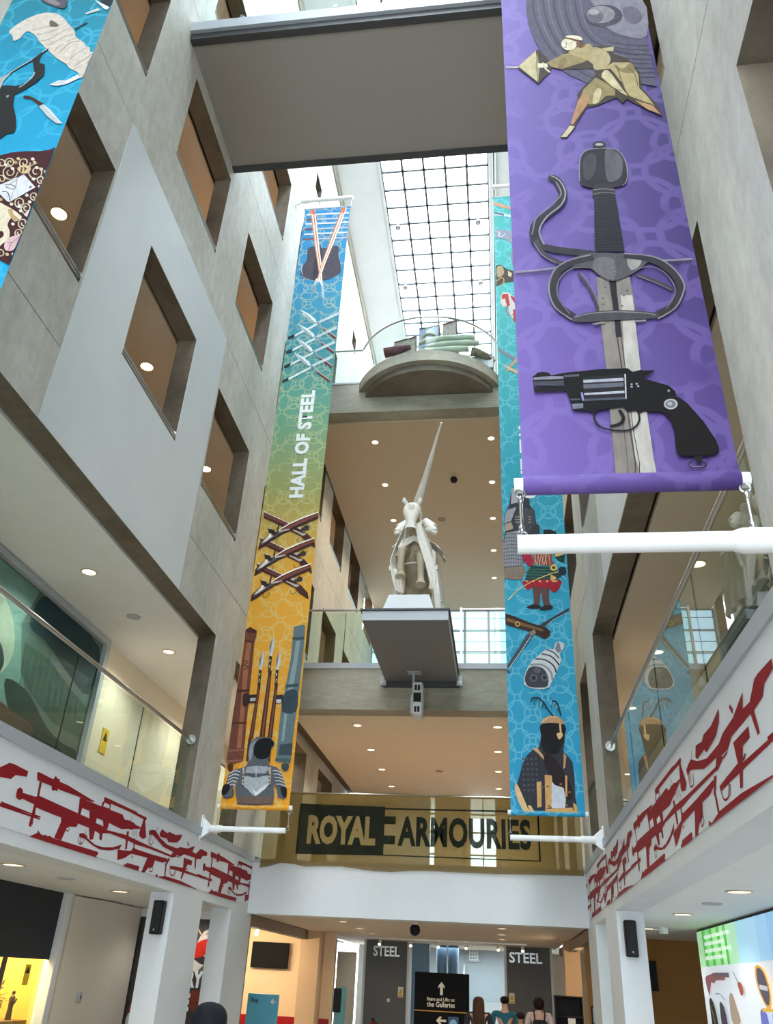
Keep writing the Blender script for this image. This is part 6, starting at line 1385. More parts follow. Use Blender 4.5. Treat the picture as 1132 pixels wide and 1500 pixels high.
# ================================================================ skinned figures
def skin(name, nodes, edges, m, parent, sub=2, rootn=None):
    keys = list(nodes); me = bpy.data.meshes.new('tmp_skin'); off = WL[parent.name]
    me.from_pydata([tuple(Vector(nodes[k][0])-off) for k in keys], [(keys.index(a), keys.index(b)) for a, b in edges], [])
    t = bpy.data.objects.new('tmp_skin', me); COL.objects.link(t)
    md = t.modifiers.new('skin', 'SKIN'); md.use_smooth_shade = True; md.branch_smoothing = .6
    if not me.skin_vertices: 
        bpy.context.view_layer.update()
    sv = me.skin_vertices[0].data
    for i, k in enumerate(keys):
        r = nodes[k][1]; sv[i].radius = (r, r) if not isinstance(r, tuple) else r; sv[i].use_root = (k == (rootn or keys[0]))
    sb = t.modifiers.new('sub', 'SUBSURF'); sb.levels = sub; sb.render_levels = sub
    bpy.context.view_layer.update()
    out = bpy.data.meshes.new_from_object(t.evaluated_get(bpy.context.evaluated_depsgraph_get())); bpy.data.objects.remove(t)
    out.materials.clear(); out.materials.append(m); out.name = name
    for p in out.polygons: p.material_index = 0; p.use_smooth = True
    o = bpy.data.objects.new(name, out); COL.objects.link(o); o.parent = parent; WL[o.name] = off.copy(); return o
def drape(name, rows, m, parent, thick=.015, cols=14, wave=.02, wf=5.0, seed=0):
    """hanging cloth through rows of (left point, right point); solid sheet with folds"""
    vs = []; n = len(rows)*3-2
    for j in range(n):
        t = j/3; i = min(int(t), len(rows)-2); f = t-i
        A = Vector(rows[i][0]).lerp(Vector(rows[i+1][0]), f); B = Vector(rows[i][1]).lerp(Vector(rows[i+1][1]), f)
        for k in range(cols+1):
            p = A.lerp(B, k/cols); d = (B-A).normalized(); nn = Vector((0, 0, 1)).cross(d)
            if nn.length < .1: nn = Vector((0, -1, 0))
            nn.normalize(); p += nn*wave*(j/n+.25)*math.sin(k*wf/cols*2*PI+seed+j*.25); vs.append((p, nn))
    c = cols+1; f0 = [v[0] for v in vs]; f1 = [v[0]+v[1]*thick for v in vs]; N = len(f0); fs = []
    for j in range(n-1):
        for k in range(cols):
            a = j*c+k; fs += [(a, a+1, a+c+1, a+c), (N+a, N+a+c, N+a+c+1, N+a+1)]
    for j in range(n-1):
        for k in (0, cols): a = j*c+k; fs.append((a, a+c, N+a+c, N+a))
    for k in range(cols):
        for j in (0, n-1): a = j*c+k; fs.append((a, a+1, N+a+1, N+a))
    return MB().add(f0+f1, fs).build(name, m, parent, True)
PLAS = mat('white_plaster', 'dcd9d0', .65, noise=.08, scale=5, bump=.1)
PLAS2 = mat('aged_plaster', 'b3a890', .75, noise=.2, scale=4, bump=.15)
# ---------------------------------------------------------------- the horse and rider
cx = -1.47
ST = root('equestrian_statue', (cx, 13.8, 7.3), 'white statue of a lance-bearing knight on a rearing draped horse, raised on a platform', 'statue')
MB().add([(-1.98,12.95,7.3),(-1.02,12.95,7.3),(-1.02,15.2,7.3),(-1.98,15.2,7.3),(-1.86,13.05,7.72),(-1.14,13.05,7.72),(-1.14,15.1,7.72),(-1.86,15.1,7.72)],
         [(0,3,2,1),(4,5,6,7),(0,1,5,4),(1,2,6,5),(2,3,7,6),(3,0,4,7)]).build('plinth', WHITE, ST)
H = {'pelvis': ((cx, 14.45, 8.5), (.27, .27)), 'belly': ((cx, 14.05, 8.75), (.29, .28)), 'chest': ((cx, 13.6, 8.95), (.26, .28)), 'neck1': ((cx, 13.42, 9.3), (.16, .2)), 'neck2': ((cx-.01, 13.32, 9.62), (.12, .16)),
     'poll': ((cx-.03, 13.2, 9.82), .11), 'brow': ((cx-.04, 13.05, 9.68), .115), 'cheek': ((cx-.05, 12.98, 9.45), .088), 'nose': ((cx-.06, 12.93, 9.22), .066), 'lip': ((cx-.06, 12.93, 9.13), .055), 'tail1': ((cx, 14.75, 8.55), .06), 'tail2': ((cx, 14.9, 8.1), .05), 'tail3': ((cx, 14.9, 7.85), .03)}
E_ = [('pelvis','belly'),('belly','chest'),('chest','neck1'),('neck1','neck2'),('neck2','poll'),('poll','brow'),('brow','cheek'),('cheek','nose'),('nose','lip'),('pelvis','tail1'),('tail1','tail2'),('tail2','tail3')]
for s, q in ((-1, 'l'), (1, 'r')):
    H.update({'hip'+q: ((cx+s*.17, 14.4, 8.4), .17), 'stif'+q: ((cx+s*.2, 14.12, 8.2), .12), 'hock'+q: ((cx+s*.2, 14.42, 8.02), .07), 'can'+q: ((cx+s*.2, 14.3, 7.86), .05), 'hoof'+q: ((cx+s*.2, 14.24, 7.77), .07)})
    E_ += [('pelvis','hip'+q),('hip'+q,'stif'+q),('stif'+q,'hock'+q),('hock'+q,'can'+q),('can'+q,'hoof'+q)]
    if s < 0: leg = {'sh': ((cx-.17, 13.45, 8.92), .11), 'kn': ((cx-.23, 13.08, 8.78), .095), 'fe': ((cx-.25, 13.12, 8.38), .065), 'ho': ((cx-.24, 13.16, 8.26), .085)}
    else: leg = {'sh': ((cx+.14, 13.42, 8.86), .11), 'kn': ((cx+.16, 13.1, 8.62), .1), 'fe': ((cx+.17, 13.16, 8.22), .065), 'ho': ((cx+.18, 13.12, 8.06), .09)}
    for k, v in leg.items(): H[k+q] = v
    E_ += [('chest','sh'+q),('sh'+q,'kn'+q),('kn'+q,'fe'+q),('fe'+q,'ho'+q)]
skin('horse_body', H, E_, PLAS2, ST, 2, 'pelvis')
for s in (-1, 1):
    MB().tube([(cx-.04+s*.12, 13.08, 9.84), (cx-.04+s*.17, 13.02, 9.9), (cx-.04+s*.175, 13.0, 9.97)], [.045, .05, .02], 10).build('ear', PLAS, ST, True)
for x, y, z in ((cx-.24, 13.16, 8.25), (cx+.18, 13.12, 8.05)): MB().tube([(x, y, z+.06), (x, y-.02, z-.02), (x, y-.03, z-.07)], [.07, .1, .115], 14).build('hoof', PLAS2, ST, True)
# head armour: shaped plate with brow boss and muzzle flare
mb = MB(); prof = [(9.9, .15, 13.08), (9.8, .185, 12.97), (9.66, .19, 12.9), (9.54, .155, 12.86), (9.42, .115, 12.835), (9.3, .105, 12.82), (9.2, .125, 12.81), (9.15, .15, 12.8)]
vs = []
for z, w, y in prof:
    for k in range(9): a = -PI/2+PI*k/8; vs.append((cx-.045+w*math.sin(a), y+.14*(1-math.cos(a)), z-.02*(1-math.cos(a))))
mb.add(vs, [(j*9+k, j*9+k+1, (j+1)*9+k+1, (j+1)*9+k) for j in range(len(prof)-1) for k in range(8)]); mb.build('head_armour', PLAS, ST, True)
MB().tube([(cx-.045+.075*math.cos(a), 12.875-.01, 9.69+.06*math.sin(a)) for a in [PI+PI*k/8 for k in range(9)]], .012, 6).build('brow_roundel', PLAS, ST, True)
MB().ball((cx-.045, 12.9, 9.72), .075, 14, 8, (1, .5, .85)).build('brow_boss', PLAS, ST, True)
R = {'pel': ((cx, 14.0, 9.2), .17), 'waist': ((cx, 13.97, 9.42), .15), 'chest': ((cx, 13.9, 9.66), (.22, .18)), 'neck': ((cx, 13.85, 9.88), .08), 'head': ((cx, 13.8, 10.02), .125), 'crown': ((cx, 13.8, 10.12), .08)}
ER = [('pel','waist'),('waist','chest'),('chest','neck'),('neck','head'),('head','crown')]
for s, q in ((-1,'l'),(1,'r')):
    R.update({'sho'+q: ((cx+s*.22, 13.85, 9.72), .1), 'elb'+q: ((cx+s*.34, 13.62, 9.48), .085), 'wri'+q: ((cx+s*.22, 13.4, 9.42), .05), 'hip'+q: ((cx+s*.2, 13.95, 9.15), .14), 'knee'+q: ((cx+s*.36, 13.62, 8.95), .1), 'ank'+q: ((cx+s*.38, 13.5, 8.55), .06), 'toe'+q: ((cx+s*.43, 13.3, 8.46), .05)})
    ER += [('chest','sho'+q),('sho'+q,'elb'+q),('elb'+q,'wri'+q),('pel','hip'+q),('hip'+q,'knee'+q),('knee'+q,'ank'+q),('ank'+q,'toe'+q)]
skin('rider_body', R, ER, PLAS, ST, 2, 'pel')
for s in (-1, 1):
    for (a, b, r0, r1) in (((s*.18, 13.8, 9.8), (s*.4, 13.6, 9.6), .11, .055), ((s*.24, 13.7, 9.68), (s*.43, 13.5, 9.44), .1, .05)):
        MB().tube([(cx+a[0], a[1], a[2]), (cx+b[0], b[1], b[2])], [r0, r1], 12).build('shoulder_plate', PLAS, ST, True)
    MB().ball((cx+s*.4, 13.48, 9.38), .055, 12, 8, (1.2, 1, .7)).build('elbow_plate', PLAS, ST, True)
    # stirrup shoe: flared trapezoid plate
    MB().add([(cx+s*.32, 13.28, 8.42), (cx+s*.5, 13.24, 8.5), (cx+s*.5, 13.5, 8.62), (cx+s*.34, 13.52, 8.52), (cx+s*.3, 13.28, 8.34), (cx+s*.5, 13.24, 8.4), (cx+s*.5, 13.5, 8.5), (cx+s*.34, 13.52, 8.42)],
             [(0,1,2,3),(4,7,6,5),(0,4,5,1),(1,5,6,2),(2,6,7,3),(3,7,4,0)]).build('stirrup', PLAS, ST)
    MB().tube([(cx+s*.36, 13.45, 8.55), (cx+s*.33, 13.6, 8.95)], .012, 6).build('stirrup_strap', PLAS2, ST)
# cloth: collar across the chest, side sheets of the caparison, reins, saddle skirt
drape('caparison_collar', [((cx-.26, 13.3, 9.12), (cx+.0, 13.14, 9.14)), ((cx-.33, 13.22, 8.92), (cx+.0, 13.08, 9.02)), ((cx-.3, 13.22, 8.84), (cx+.02, 13.1, 9.0))], PLAS, ST, wave=.006)
drape('caparison_collar', [((cx+.0, 13.14, 9.14), (cx+.26, 13.3, 9.12)), ((cx+.0, 13.08, 9.02), (cx+.34, 13.2, 8.86)), ((cx+.02, 13.1, 9.0), (cx+.33, 13.2, 8.8))], PLAS, ST, wave=.006)
drape('caparison', [((cx-.2, 13.3, 9.5), (cx-.24, 13.8, 9.45)), ((cx-.33, 13.25, 9.05), (cx-.4, 14.2, 9.15)), ((cx-.42, 13.2, 8.6), (cx-.46, 14.4, 8.7)), ((cx-.36, 13.2, 8.2), (cx-.44, 14.5, 8.3)), ((cx-.3, 13.15, 7.9), (cx-.42, 14.5, 7.9))], PLAS, ST, wave=.06, wf=3.4)
drape('caparison', [((cx+.12, 13.12, 9.42), (cx+.24, 13.8, 9.45)), ((cx+.26, 13.1, 9.0), (cx+.4, 14.2, 9.15)), ((cx+.36, 13.08, 8.55), (cx+.48, 14.4, 8.7)), ((cx+.46, 13.05, 8.1), (cx+.52, 14.5, 8.2)), ((cx+.52, 13.0, 7.75), (cx+.56, 14.5, 7.8))], PLAS, ST, wave=.07, wf=3.6, seed=1)
drape('cloth_tail', [((cx+.36, 13.06, 8.3), (cx+.5, 13.1, 8.3)), ((cx+.44, 13.0, 7.9), (cx+.56, 13.0, 7.9)), ((cx+.49, 12.95, 7.42), (cx+.62, 12.95, 7.38))], PLAS, ST, wave=.02, wf=2)
drape('cloth_tail', [((cx-.42, 13.3, 8.4), (cx-.22, 13.2, 8.4)), ((cx-.38, 13.2, 8.1), (cx-.22, 13.15, 8.1)), ((cx-.3, 13.2, 7.88), (cx-.18, 13.15, 7.85))], PLAS, ST, wave=.03, wf=2)
drape('cloth_tail', [((cx+.02, 13.02, 9.35), (cx+.14, 13.05, 9.4)), ((cx+.12, 12.98, 8.9), (cx+.26, 13.02, 8.95)), ((cx+.26, 12.98, 8.45), (cx+.42, 13.02, 8.5)), ((cx+.38, 12.98, 8.0), (cx+.5, 13.02, 8.1)), ((cx+.34, 13.0, 7.86), (cx+.44, 13.0, 7.86))], PLAS, ST, wave=.015, wf=1.6)
drape('saddle_skirt', [((cx+.2, 13.7, 9.3), (cx+.26, 14.2, 9.35)), ((cx+.42, 13.5, 9.15), (cx+.5, 14.2, 9.2)), ((cx+.56, 13.45, 8.98), (cx+.62, 14.2, 9.0))], PLAS, ST, wave=.02, wf=2)
drape('saddle_skirt', [((cx-.2, 13.7, 9.3), (cx-.26, 14.2, 9.35)), ((cx-.38, 13.5, 9.15), (cx-.46, 14.2, 9.2)), ((cx-.46, 13.45, 9.02), (cx-.52, 14.2, 9.04))], PLAS, ST, wave=.02, wf=2)
MB().tube([(cx-.13, 12.95, 9.25), (cx-.22, 13.2, 9.0), (cx-.36, 13.3, 8.75)], .02, 6).build('rein', PLAS, ST, True)
MB().tube([(cx-.2, 13.42, 8.62), (cx, 13.22, 8.55), (cx+.2, 13.42, 8.62)], .018, 6).build('girth_strap', PLAS, ST, True)
for _o in list(bpy.data.objects):
    if _o.parent == ST and not _o.name.startswith('plinth'): _o.scale = (.9, .9, .9); _o.location = (0, 0, .042)
MB().tube([(-1.431, 13.4, 9.84), (-1.25, 12.9, 10.06), (-.893, 11.9, 10.59)], [.085, .058, .014], 14).build('lance', PLAS, ST, True)
MB().tube([(-1.50, 13.62, 9.74), (-1.431, 13.4, 9.84)], [.035, .085], 14).build('lance_guard', PLAS, ST, True)
MB().ball((-.893, 11.9, 10.59), .026, 10, 6).build('lance_tip', PLAS, ST, True)
# ================================================================ ground floor behind the fascia
def signtext(par, txt, box2, y, m, bold=.01, depth=0): return lettering('lettering', txt, lambda u, v, d: (u, y-d, v), m, par, box2, bold, depth)
GW = mat('slate_grey_wall', '66686b', .6, noise=.08); BLUEC = mat('steel_blue_column', '5f7c94', .4, noise=.08); PALEB = mat('pale_blue_wall', 'aebac2', .6)
STL = mat('steel_letters', 'c8cccd', .3, metal=.7)
for nm, x0, x1, t0, t1, lab in (('a', -3.73, -2.54, -3.5, -2.78, 'left'), ('b', .07, 1.28, .18, 1.04, 'right')):
    w = root('wall_steel_'+lab, (x0, 25, 0), kind='structure'); box(x0, x1, 25, 25.3, 0, 2.74).build('partition', GW, w)
    for e in (x0, x1): box(e-.03, e+.03, 24.97, 25.33, 0, 2.74).build('edge_trim', WHITE, w)
    g = root('wall_lettering', (t0, 24.9, 2.3), 'raised steel letters spelling STEEL on the %s slate grey wall' % lab, 'sign'); lettering('lettering', 'STEEL', lambda u, v, d: (u, 24.96-d, v), STL, g, (t0, 2.36, t1, 2.61), .02, .05)
    q = root('warning_sign', (x0+.8, 24.98, 1.4), 'yellow and white warning notice on the %s slate grey wall' % lab, 'sign'); a = x1-.25 if lab == 'left' else x0+.08
    MB().bbox(a, a+.14, 24.975, 24.99, 1.42, 1.66, .003).build('plate', mat('notice_white', 'e8e6d8', .5), q); MB().prism([(a+.015, 1.5), (a+.125, 1.5), (a+.07, 1.63)], 'y', 24.968, 24.974).build('triangle', mat('sign_yellow', 'd8b418', .5), q); box(a+.015, a+.125, 24.968, 24.974, 1.43, 1.48).build('yellow_band', mat('sign_yellow', 'd8b418'), q)
sw = root('light_switch', (-3.0, 24.98, 1.35), 'small white switch plate on the left slate grey wall', 'switch'); MB().bbox(-3.08, -3.0, 24.975, 24.995, 1.3, 1.38, .004).build('plate', WMET, sw); box(-3.055, -3.025, 24.968, 24.975, 1.32, 1.36).build('rocker', GREY, sw)
fe = root('fire_extinguisher', (-3.4, 24.7, 0), 'red fire extinguisher standing at the left slate grey wall', 'extinguisher')
RED = mat('gloss_red', 'a51e22', .25)
MB().tube([(-3.4, 24.75, .02), (-3.4, 24.75, .06), (-3.4, 24.75, .75), (-3.4, 24.75, .86)], [.075, .085, .085, .03], 14).build('cylinder', RED, fe, True); MB().tube([(-3.4, 24.75, .86), (-3.4, 24.75, .93)], .03, 8).build('valve', BLK, fe, True); MB().tube([(-3.4, 24.75, .9), (-3.28, 24.72, .8), (-3.27, 24.72, .4)], .012, 6).build('hose', BLK, fe, True)
struct('wall_stair_back', box(-4.6, 1.8, 29.4, 29.6, 0, 3.6), PALEB); struct('floor_stair', box(-9.5, 6.4, 28.5, 29.6, -.2, 0), STONE); struct('ceiling_stair', box(-9.3, 6.2, 28.5, 29.6, 3.4, 3.6), CEIL)
area('stair_hall_daylight', (-.9, 27.2, 2.68), 2.4, 2.5, 60, (.8, .92, 1))
for x in (-1.72, -1.38): tag(MB().tube([(x, 26.2, 0), (x, 26.2, 2.73)], .15, 20).build('column', BLUEC, None, True), 'steel blue round column beyond the entrance, %s of the pair' % ('left' if x < -1.5 else 'right'), 'column', 'blue columns')
tag(MB().bbox(-2.5, -2.02, 25.6, 25.8, 0, 2.73, .01).build('pillar', BLUEC), 'flat steel blue pillar left of the round blue columns', 'column')
t = root('exit_picture', (-.76, 29.3, 2.4), 'white framed plan hanging above the stairs', 'picture'); MB().bbox(-1.1, -.72, 29.3, 29.36, 2.42, 2.84, .005).build('frame', GREY, t); box(-1.05, -.77, 29.28, 29.3, 2.47, 2.79).build('sheet', WMET, t)
for k in range(3):
    for j in range(3): box(-1.02+k*.085, -.96+k*.085, 29.27, 29.28, 2.5+j*.095, 2.56+j*.095).build('plan_block', GREY, t)
st = root('staircase', (-.6, 28.3, 0), 'pale staircase with glass side rising beyond the entrance', 'staircase')
for k in range(8): box(-1.2, .1, 27.4+k*.25, 29.3, k*.17, k*.17+.17).build('step', mat('pale_stone_step', 'b8bcbe', .5), st)
for x in (-1.2, .1):
    MB().prism([(27.4, .1), (29.3, 1.45), (29.3, 2.3), (27.4, .95)], 'x', x-.01, x+.01).build('glass_side', GREENG, st); MB().tube([(x, 27.3, 0), (x, 27.3, 1.9)], .045, 10).build('black_post', BLK, st, True)
    MB().tube([(x, 27.4, .98), (x, 29.3, 2.33)], .03, 8).build('handrail', WMET, st, True)
# totem sign
tt = root('direction_totem', (-1.3, 20, 0), 'tall black direction totem pointing to stairs, lifts and galleries', 'sign')
MB().bbox(-1.88, -.72, 20.0, 20.14, 0, 1.99, .008).build('body', MBLK, tt)
CREAM = mat('cream_print', 'efe6cf', .6)
box(-1.88, -.72, 19.99, 19.999, 1.275, 1.292).build('yellow_rule', mat('amber_print', 'dc9a2a', .6), tt)
MB().prism([(-1.335,1.58),(-1.275,1.58),(-1.275,1.74),(-1.24,1.7),(-1.24,1.75),(-1.305,1.82),(-1.37,1.75),(-1.37,1.7),(-1.335,1.74)], 'y', 19.99, 19.999).build('arrow', CREAM, tt)
MB().prism([(-1.2,1.1),(-1.2,1.14),(-1.33,1.14),(-1.29,1.19),(-1.34,1.19),(-1.41,1.12),(-1.34,1.05),(-1.29,1.05),(-1.33,1.1)], 'y', 19.99, 19.999).build('arrow', CREAM, tt)
signtext(tt, 'Stairs and Lifts to:', (-1.61, 1.47, -1.02, 1.535), 19.99, CREAM, .02); signtext(tt, 'the Galleries', (-1.61, 1.36, -1.02, 1.455), 19.99, CREAM, .02)
box(-1.16, -.94, 19.985, 19.999, .85, 1.2).build('blue_tile', mat('dark_blue_print', '2c4a6c', .5), tt); MB().tube([(-1.05, 19.98, 1.08), (-1.05, 19.99, 1.08)], .075, 20).build('blue_disc', mat('light_blue_print', '8cc4e4', .5), tt)
# left: shop side
struct('wall_shop', box(-9.3, -4.05, 22, 22.2, 0, 2.74), mat('cream_peach_wall', 'e6c9a2', .7)); struct('trim_red', box(-9.3, -4.06, 21.97, 22.0, 0, .95), RED)
tv = root('television', (-5.6, 21.9, 2.1), 'black television on the cream wall of the shop', 'television'); MB().bbox(-6.05, -5.13, 21.84, 21.9, 1.92, 2.47, .01).build('screen', MBLK, tv); box(-5.7, -5.5, 21.9, 22, 2.1, 2.3).build('wall_mount', DGREY, tv)
sg = root('shop_sign', (-5.2, 19.9, 0), 'pale blue freestanding panel reading Shop with an arrow', 'sign'); MB().bbox(-5.5, -4.81, 19.96, 20.0, 0, 1.42, .004).build('panel', mat('sky_blue_panel', '58b4de', .5), sg)
signtext(sg, 'Shop', (-5.42, 1.24, -5.26, 1.34), 19.955, mat('navy_print', '143850', .6), .02); MB().prism([(-4.88,1.27),(-4.88,1.3),(-4.93,1.3),(-4.91,1.335),(-4.94,1.335),(-4.99,1.285),(-4.94,1.235),(-4.91,1.235),(-4.93,1.27)], 'y', 19.955, 19.96).build('arrow', WMET, sg)
TANP = mat('tan_pillar_paint', 'c9a884', .7)
struct('trim_beam_left', box(-4.75, -4.6, 16.35, 25, 2.55, 2.74), mat('tan_beam_paint', '8c7862', .7)); struct('trim_beam_right', box(1.5, 1.65, 16.35, 25, 2.55, 2.74), mat('tan_beam_paint', '8c7862'))
struct('wall_pier_left', box(-4.75, -4.3, 21.4, 22.0, 0, 2.74), TANP); struct('wall_pier_right', box(1.4, 1.75, 21.4, 22.0, 0, 2.74), TANP)
struct('wall_portal_return_left', box(-4.95, -4.6, 16.3, 16.36, 0, 2.74), DGREY); struct('wall_portal_return_right', box(1.5, 1.85, 16.3, 16.36, 0, 2.74), DGREY)
struct('wall_white_screen_left', box(-4.3, -3.8, 23.9, 24.0, 0, 2.4), mat('off_white_partition', 'c8c6bc', .6)); struct('wall_white_screen_right', box(1.3, 1.9, 24.6, 24.7, 0, 2.6), mat('off_white_partition', 'c8c6bc'))
ki = root('kiosk', (-3.6, 20.3, 0), 'slim teal information kiosk with a black screen near the shop', 'kiosk'); MB().bbox(-3.62, -3.42, 20.3, 20.42, 0, 1.62, .01).build('stand', mat('teal_metal', '5a9a9c', .4), ki); MB().bbox(-3.66, -3.5, 20.2, 20.29, 1.15, 1.6, .01).build('screen', BLK, ki)
# right: orange wall, counter, picture
struct('wall_orange', box(1.62, 6.2, 18.6, 18.75, 0, 2.74), mat('orange_ochre_wall', 'a87840', .75, noise=.05)); 
pc = root('wall_screen', (2.9, 18.5, 1.9), 'black flat screen on the ochre wall at the far right', 'screen'); MB().bbox(2.72, 2.95, 18.52, 18.58, 1.86, 2.36, .008).build('panel', BLK, pc); box(2.8, 2.88, 18.58, 18.6, 2.0, 2.2).build('bracket', DGREY, pc)
co = root('reception_stand', (1.3, 19.6, 0), 'black open reception stand with a white card at its front', 'counter')
for k, z in enumerate((.5, .9, 1.3, 1.66)): MB().bbox(1.05, 1.62, 19.9, 20.3, z, z+.03, .006).build('shelf', BLK, co)
for x in (1.05, 1.59): MB().bbox(x, x+.03, 19.9, 20.3, 0, 1.69, .004).build('side_panel', BLK, co)
box(1.06, 1.6, 20.28, 20.3, 0, 1.68).build('back_panel', BLK, co); box(1.3, 1.45, 19.88, 19.9, .95, 1.3).build('card', WMET, co)
fr = root('framed_notice', (1.75, 18.5, 1.3), 'black framed notice on the ochre wall', 'picture'); MB().bbox(1.66, 1.95, 18.55, 18.59, 1.25, 1.55, .006).build('frame', BLK, fr); box(1.69, 1.92, 18.545, 18.55, 1.28, 1.52).build('sheet', WMET, fr)
# track spotlights below the entrance ceiling
for x0, x1, y in ((-3.4, .6, 23.2), (-7.2, -4.9, 20.5)):
    tr = root('spotlight_track', (x0, y, 2.7), 'white spotlight track on the %s ceiling' % ('entrance' if x0 > -4 else 'shop'), 'track'); box(x0, x1, y-.02, y+.02, 2.71, 2.74).build('track', WMET, tr)
k = 0
for x, y in ((-3.1, 23.2), (-2.3, 23.2), (-1.6, 23.2), (-.9, 23.2), (-.1, 23.2), (.5, 23.2), (-6.9, 20.5), (-6.2, 20.5), (-5.6, 20.5), (2.0, 20.0)):
    k += 1; sp = root('track_spotlight', (x, y, 2.6), 'small white spotlight, %s' % (('first', 'second', 'third')[k-7]+' from the left on the shop ceiling track' if x < -5 else ('hanging in the ochre corner' if x > 1 else NTH[k-1]+' from the left on the entrance ceiling track')), 'light', 'spotlights on the shop track' if x < -5 else ('spotlights on the entrance track' if x < 1 else None))
    MB().tube([(x, y, 2.71), (x, y, 2.64)], .012, 6).build('stem', WMET, sp, True); MB().tube([(x, y+.03, 2.66), (x, y-.07, 2.58)], [.035, .045], 12).build('head', WMET, sp, True); MB().tube([(x, y-.07, 2.58), (x, y-.073, 2.577)], .035, 12).build('lens', LAMPM, sp)
    if x < -5 or x > 1:
        l = bpy.data.lights.new('spot', 'POINT'); l.energy = 28; l.color = (1, .8, .55); l.shadow_soft_size = .06; o = bpy.data.objects.new('spot_glow', l); COL.objects.link(o); o.parent = sp; o.location = (0, -.3, -.25)
sd = root('smoke_detector', (2.58, 15.1, 2.66), 'white cylindrical detector on the right ground-floor ceiling', 'detector'); MB().tube([(2.58, 15.1, 2.74), (2.58, 15.1, 2.65)], [.07, .07], 16).build('body', WMET, sd, True); MB().tube([(2.44, 15.1, 2.71), (2.51, 15.1, 2.71)], .012, 6).build('cable', WMET, sd)
# left ground floor: shop window, white curved screen, poster
sh = root('shop_window', (-6.72, 9, 0), 'shop window with a dark pulled-down blind at the lower left', 'window')
box(-6.74, -6.72, 4, 13.1, 1.83, 2.74).build('blind', mat('charcoal_blind', '23262c', .8, noise=.1), sh)
MB().bbox(-6.8, -6.62, 13.1, 13.26, 0, 2.74, .006).build('white_jamb', WHITE, sh); box(-6.78, -6.66, 13.26, 13.3, 0, 2.74).build('shadow_gap', BLACK, sh)
box(-6.75, -6.745, 4, 13.1, .3, 1.83).build('glass_pane', CLEAR, sh); box(-6.8, -6.66, 4, 13.1, 0, .3).build('stall_riser', GREY, sh); box(-6.78, -6.72, 11.9, 11.93, .3, 1.83).build('mullion', DGREY, sh)
struct('wall_shop_back', box(-7.95, -7.85, 4, 13.3, 0, 2.74), mat('golden_shop_wall', 'e0b45a', .7)); struct('wall_shop_side', box(-9.3, -6.66, 13.3, 13.4, 0, 2.74), mat('golden_shop_wall', 'e0b45a'))
sl = bpy.data.lights.new('shop_lamp', 'AREA'); sl.energy = 70; sl.size = 1.0; sl.color = (1, .78, .42); so = bpy.data.objects.new('shop_window_lamp', sl); so.location = (-7.3, 12.4, 2.65); COL.objects.link(so)
bs = root('display_shelf', (-7.4, 12.6, 0), 'timber display shelf in the shop window', 'shelf'); box(-7.8, -6.95, 11.4, 13.28, 1.0, 1.05).build('shelf_board', mat('shelf_timber', '8a6a3c', .6), bs)
for x, y in ((-7.75, 11.45), (-7, 11.45), (-7.75, 13.2), (-7, 13.2)): box(x-.02, x+.02, y-.02, y+.02, 0, 1.0).build('leg', mat('shelf_timber', '8a6a3c'), bs)
fg_ = root('bronze_figurine', (-7.1, 13.0, 1.05), 'small dark bronze figurine on the shop display shelf', 'figurine'); MB().tube([(-7.1, 13.0, 1.05), (-7.1, 13.0, 1.07), (-7.1, 13.0, 1.2), (-7.1, 13.0, 1.32), (-7.1, 13.0, 1.36)], [.05, .045, .035, .045, .02], 10).build('body', mat('dark_bronze', '3a2c1c', .4), fg_, True); MB().ball((-7.1, 13.0, 1.39), .028, 8, 6).build('head', mat('dark_bronze', '3a2c1c'), fg_, True); MB().tube([(-7.1, 13.0, 1.3), (-7.04, 12.98, 1.26), (-7.02, 12.98, 1.32)], .011, 6).build('arm', mat('dark_bronze', '3a2c1c'), fg_, True)
rnd = random.Random(5)
for cxp, cyp, cz, rr, nn, c1, lab in ((-7.25, 12.1, 1.5, .34, 190, '2f4a26', 'bushy dark green artificial plant behind the shop window, above the shelf'), (-7.2, 11.7, .6, .34, 150, '1f3a22', 'low dark green artificial plant beneath the shop display shelf'), (-7.2, 12.65, 1.32, .2, 90, '4a3a1c', 'brown dried flower bunch at the shelf in the shop window')):
    t = root('artificial_plant', (cxp, cyp, cz-rr), lab, 'plant'); mb = MB()
    for k in range(nn):
        a, b, q = rnd.uniform(0, 2*PI), rnd.uniform(-1, 1), rnd.uniform(.3, 1); d = Vector((math.cos(a)*math.sqrt(1-b*b), math.sin(a)*math.sqrt(1-b*b), b)); p = Vector((cxp, cyp, cz))+d*rr*q; u = d.cross(Vector((0, 0, 1))).normalized()*.025; tip = p+d*.1+Vector((0, 0, -.02)); m_ = (p+tip)/2
        mb.add([p, m_+u, tip, m_-u+Vector((0, 0, .008))], [(0, 1, 2), (0, 2, 3)])
    mb.build('foliage', mat('foliage_'+c1, c1, .6, noise=.5, scale=8), t, kind='stuff'); MB().tube([(cxp, cyp, 1.05 if cz > 1.2 else 0), (cxp, cyp, cz)], .02, 6).build('stem', mat('dark_bronze', '3a2c1c'), t); MB().tube([(cxp, cyp, (1.05 if cz > 1.2 else 0)), (cxp, cyp, (1.05 if cz > 1.2 else 0)+.12)], [.06, .08], 12).build('pot', mat('pot_grey', '6c6258', .7), t, True)
t = root('shop_notice', (-6.73, 12.6, 1.6), 'yellow warning notice stuck on the shop window', 'sign'); box(-6.742, -6.738, 12.5, 12.66, 1.5, 1.76).build('paper', mat('sign_yellow', 'd8b418'), t); MB().prism([(12.52, 1.65), (12.64, 1.65), (12.58, 1.74)], 'x', -6.737, -6.735).build('triangle', BLK, t)
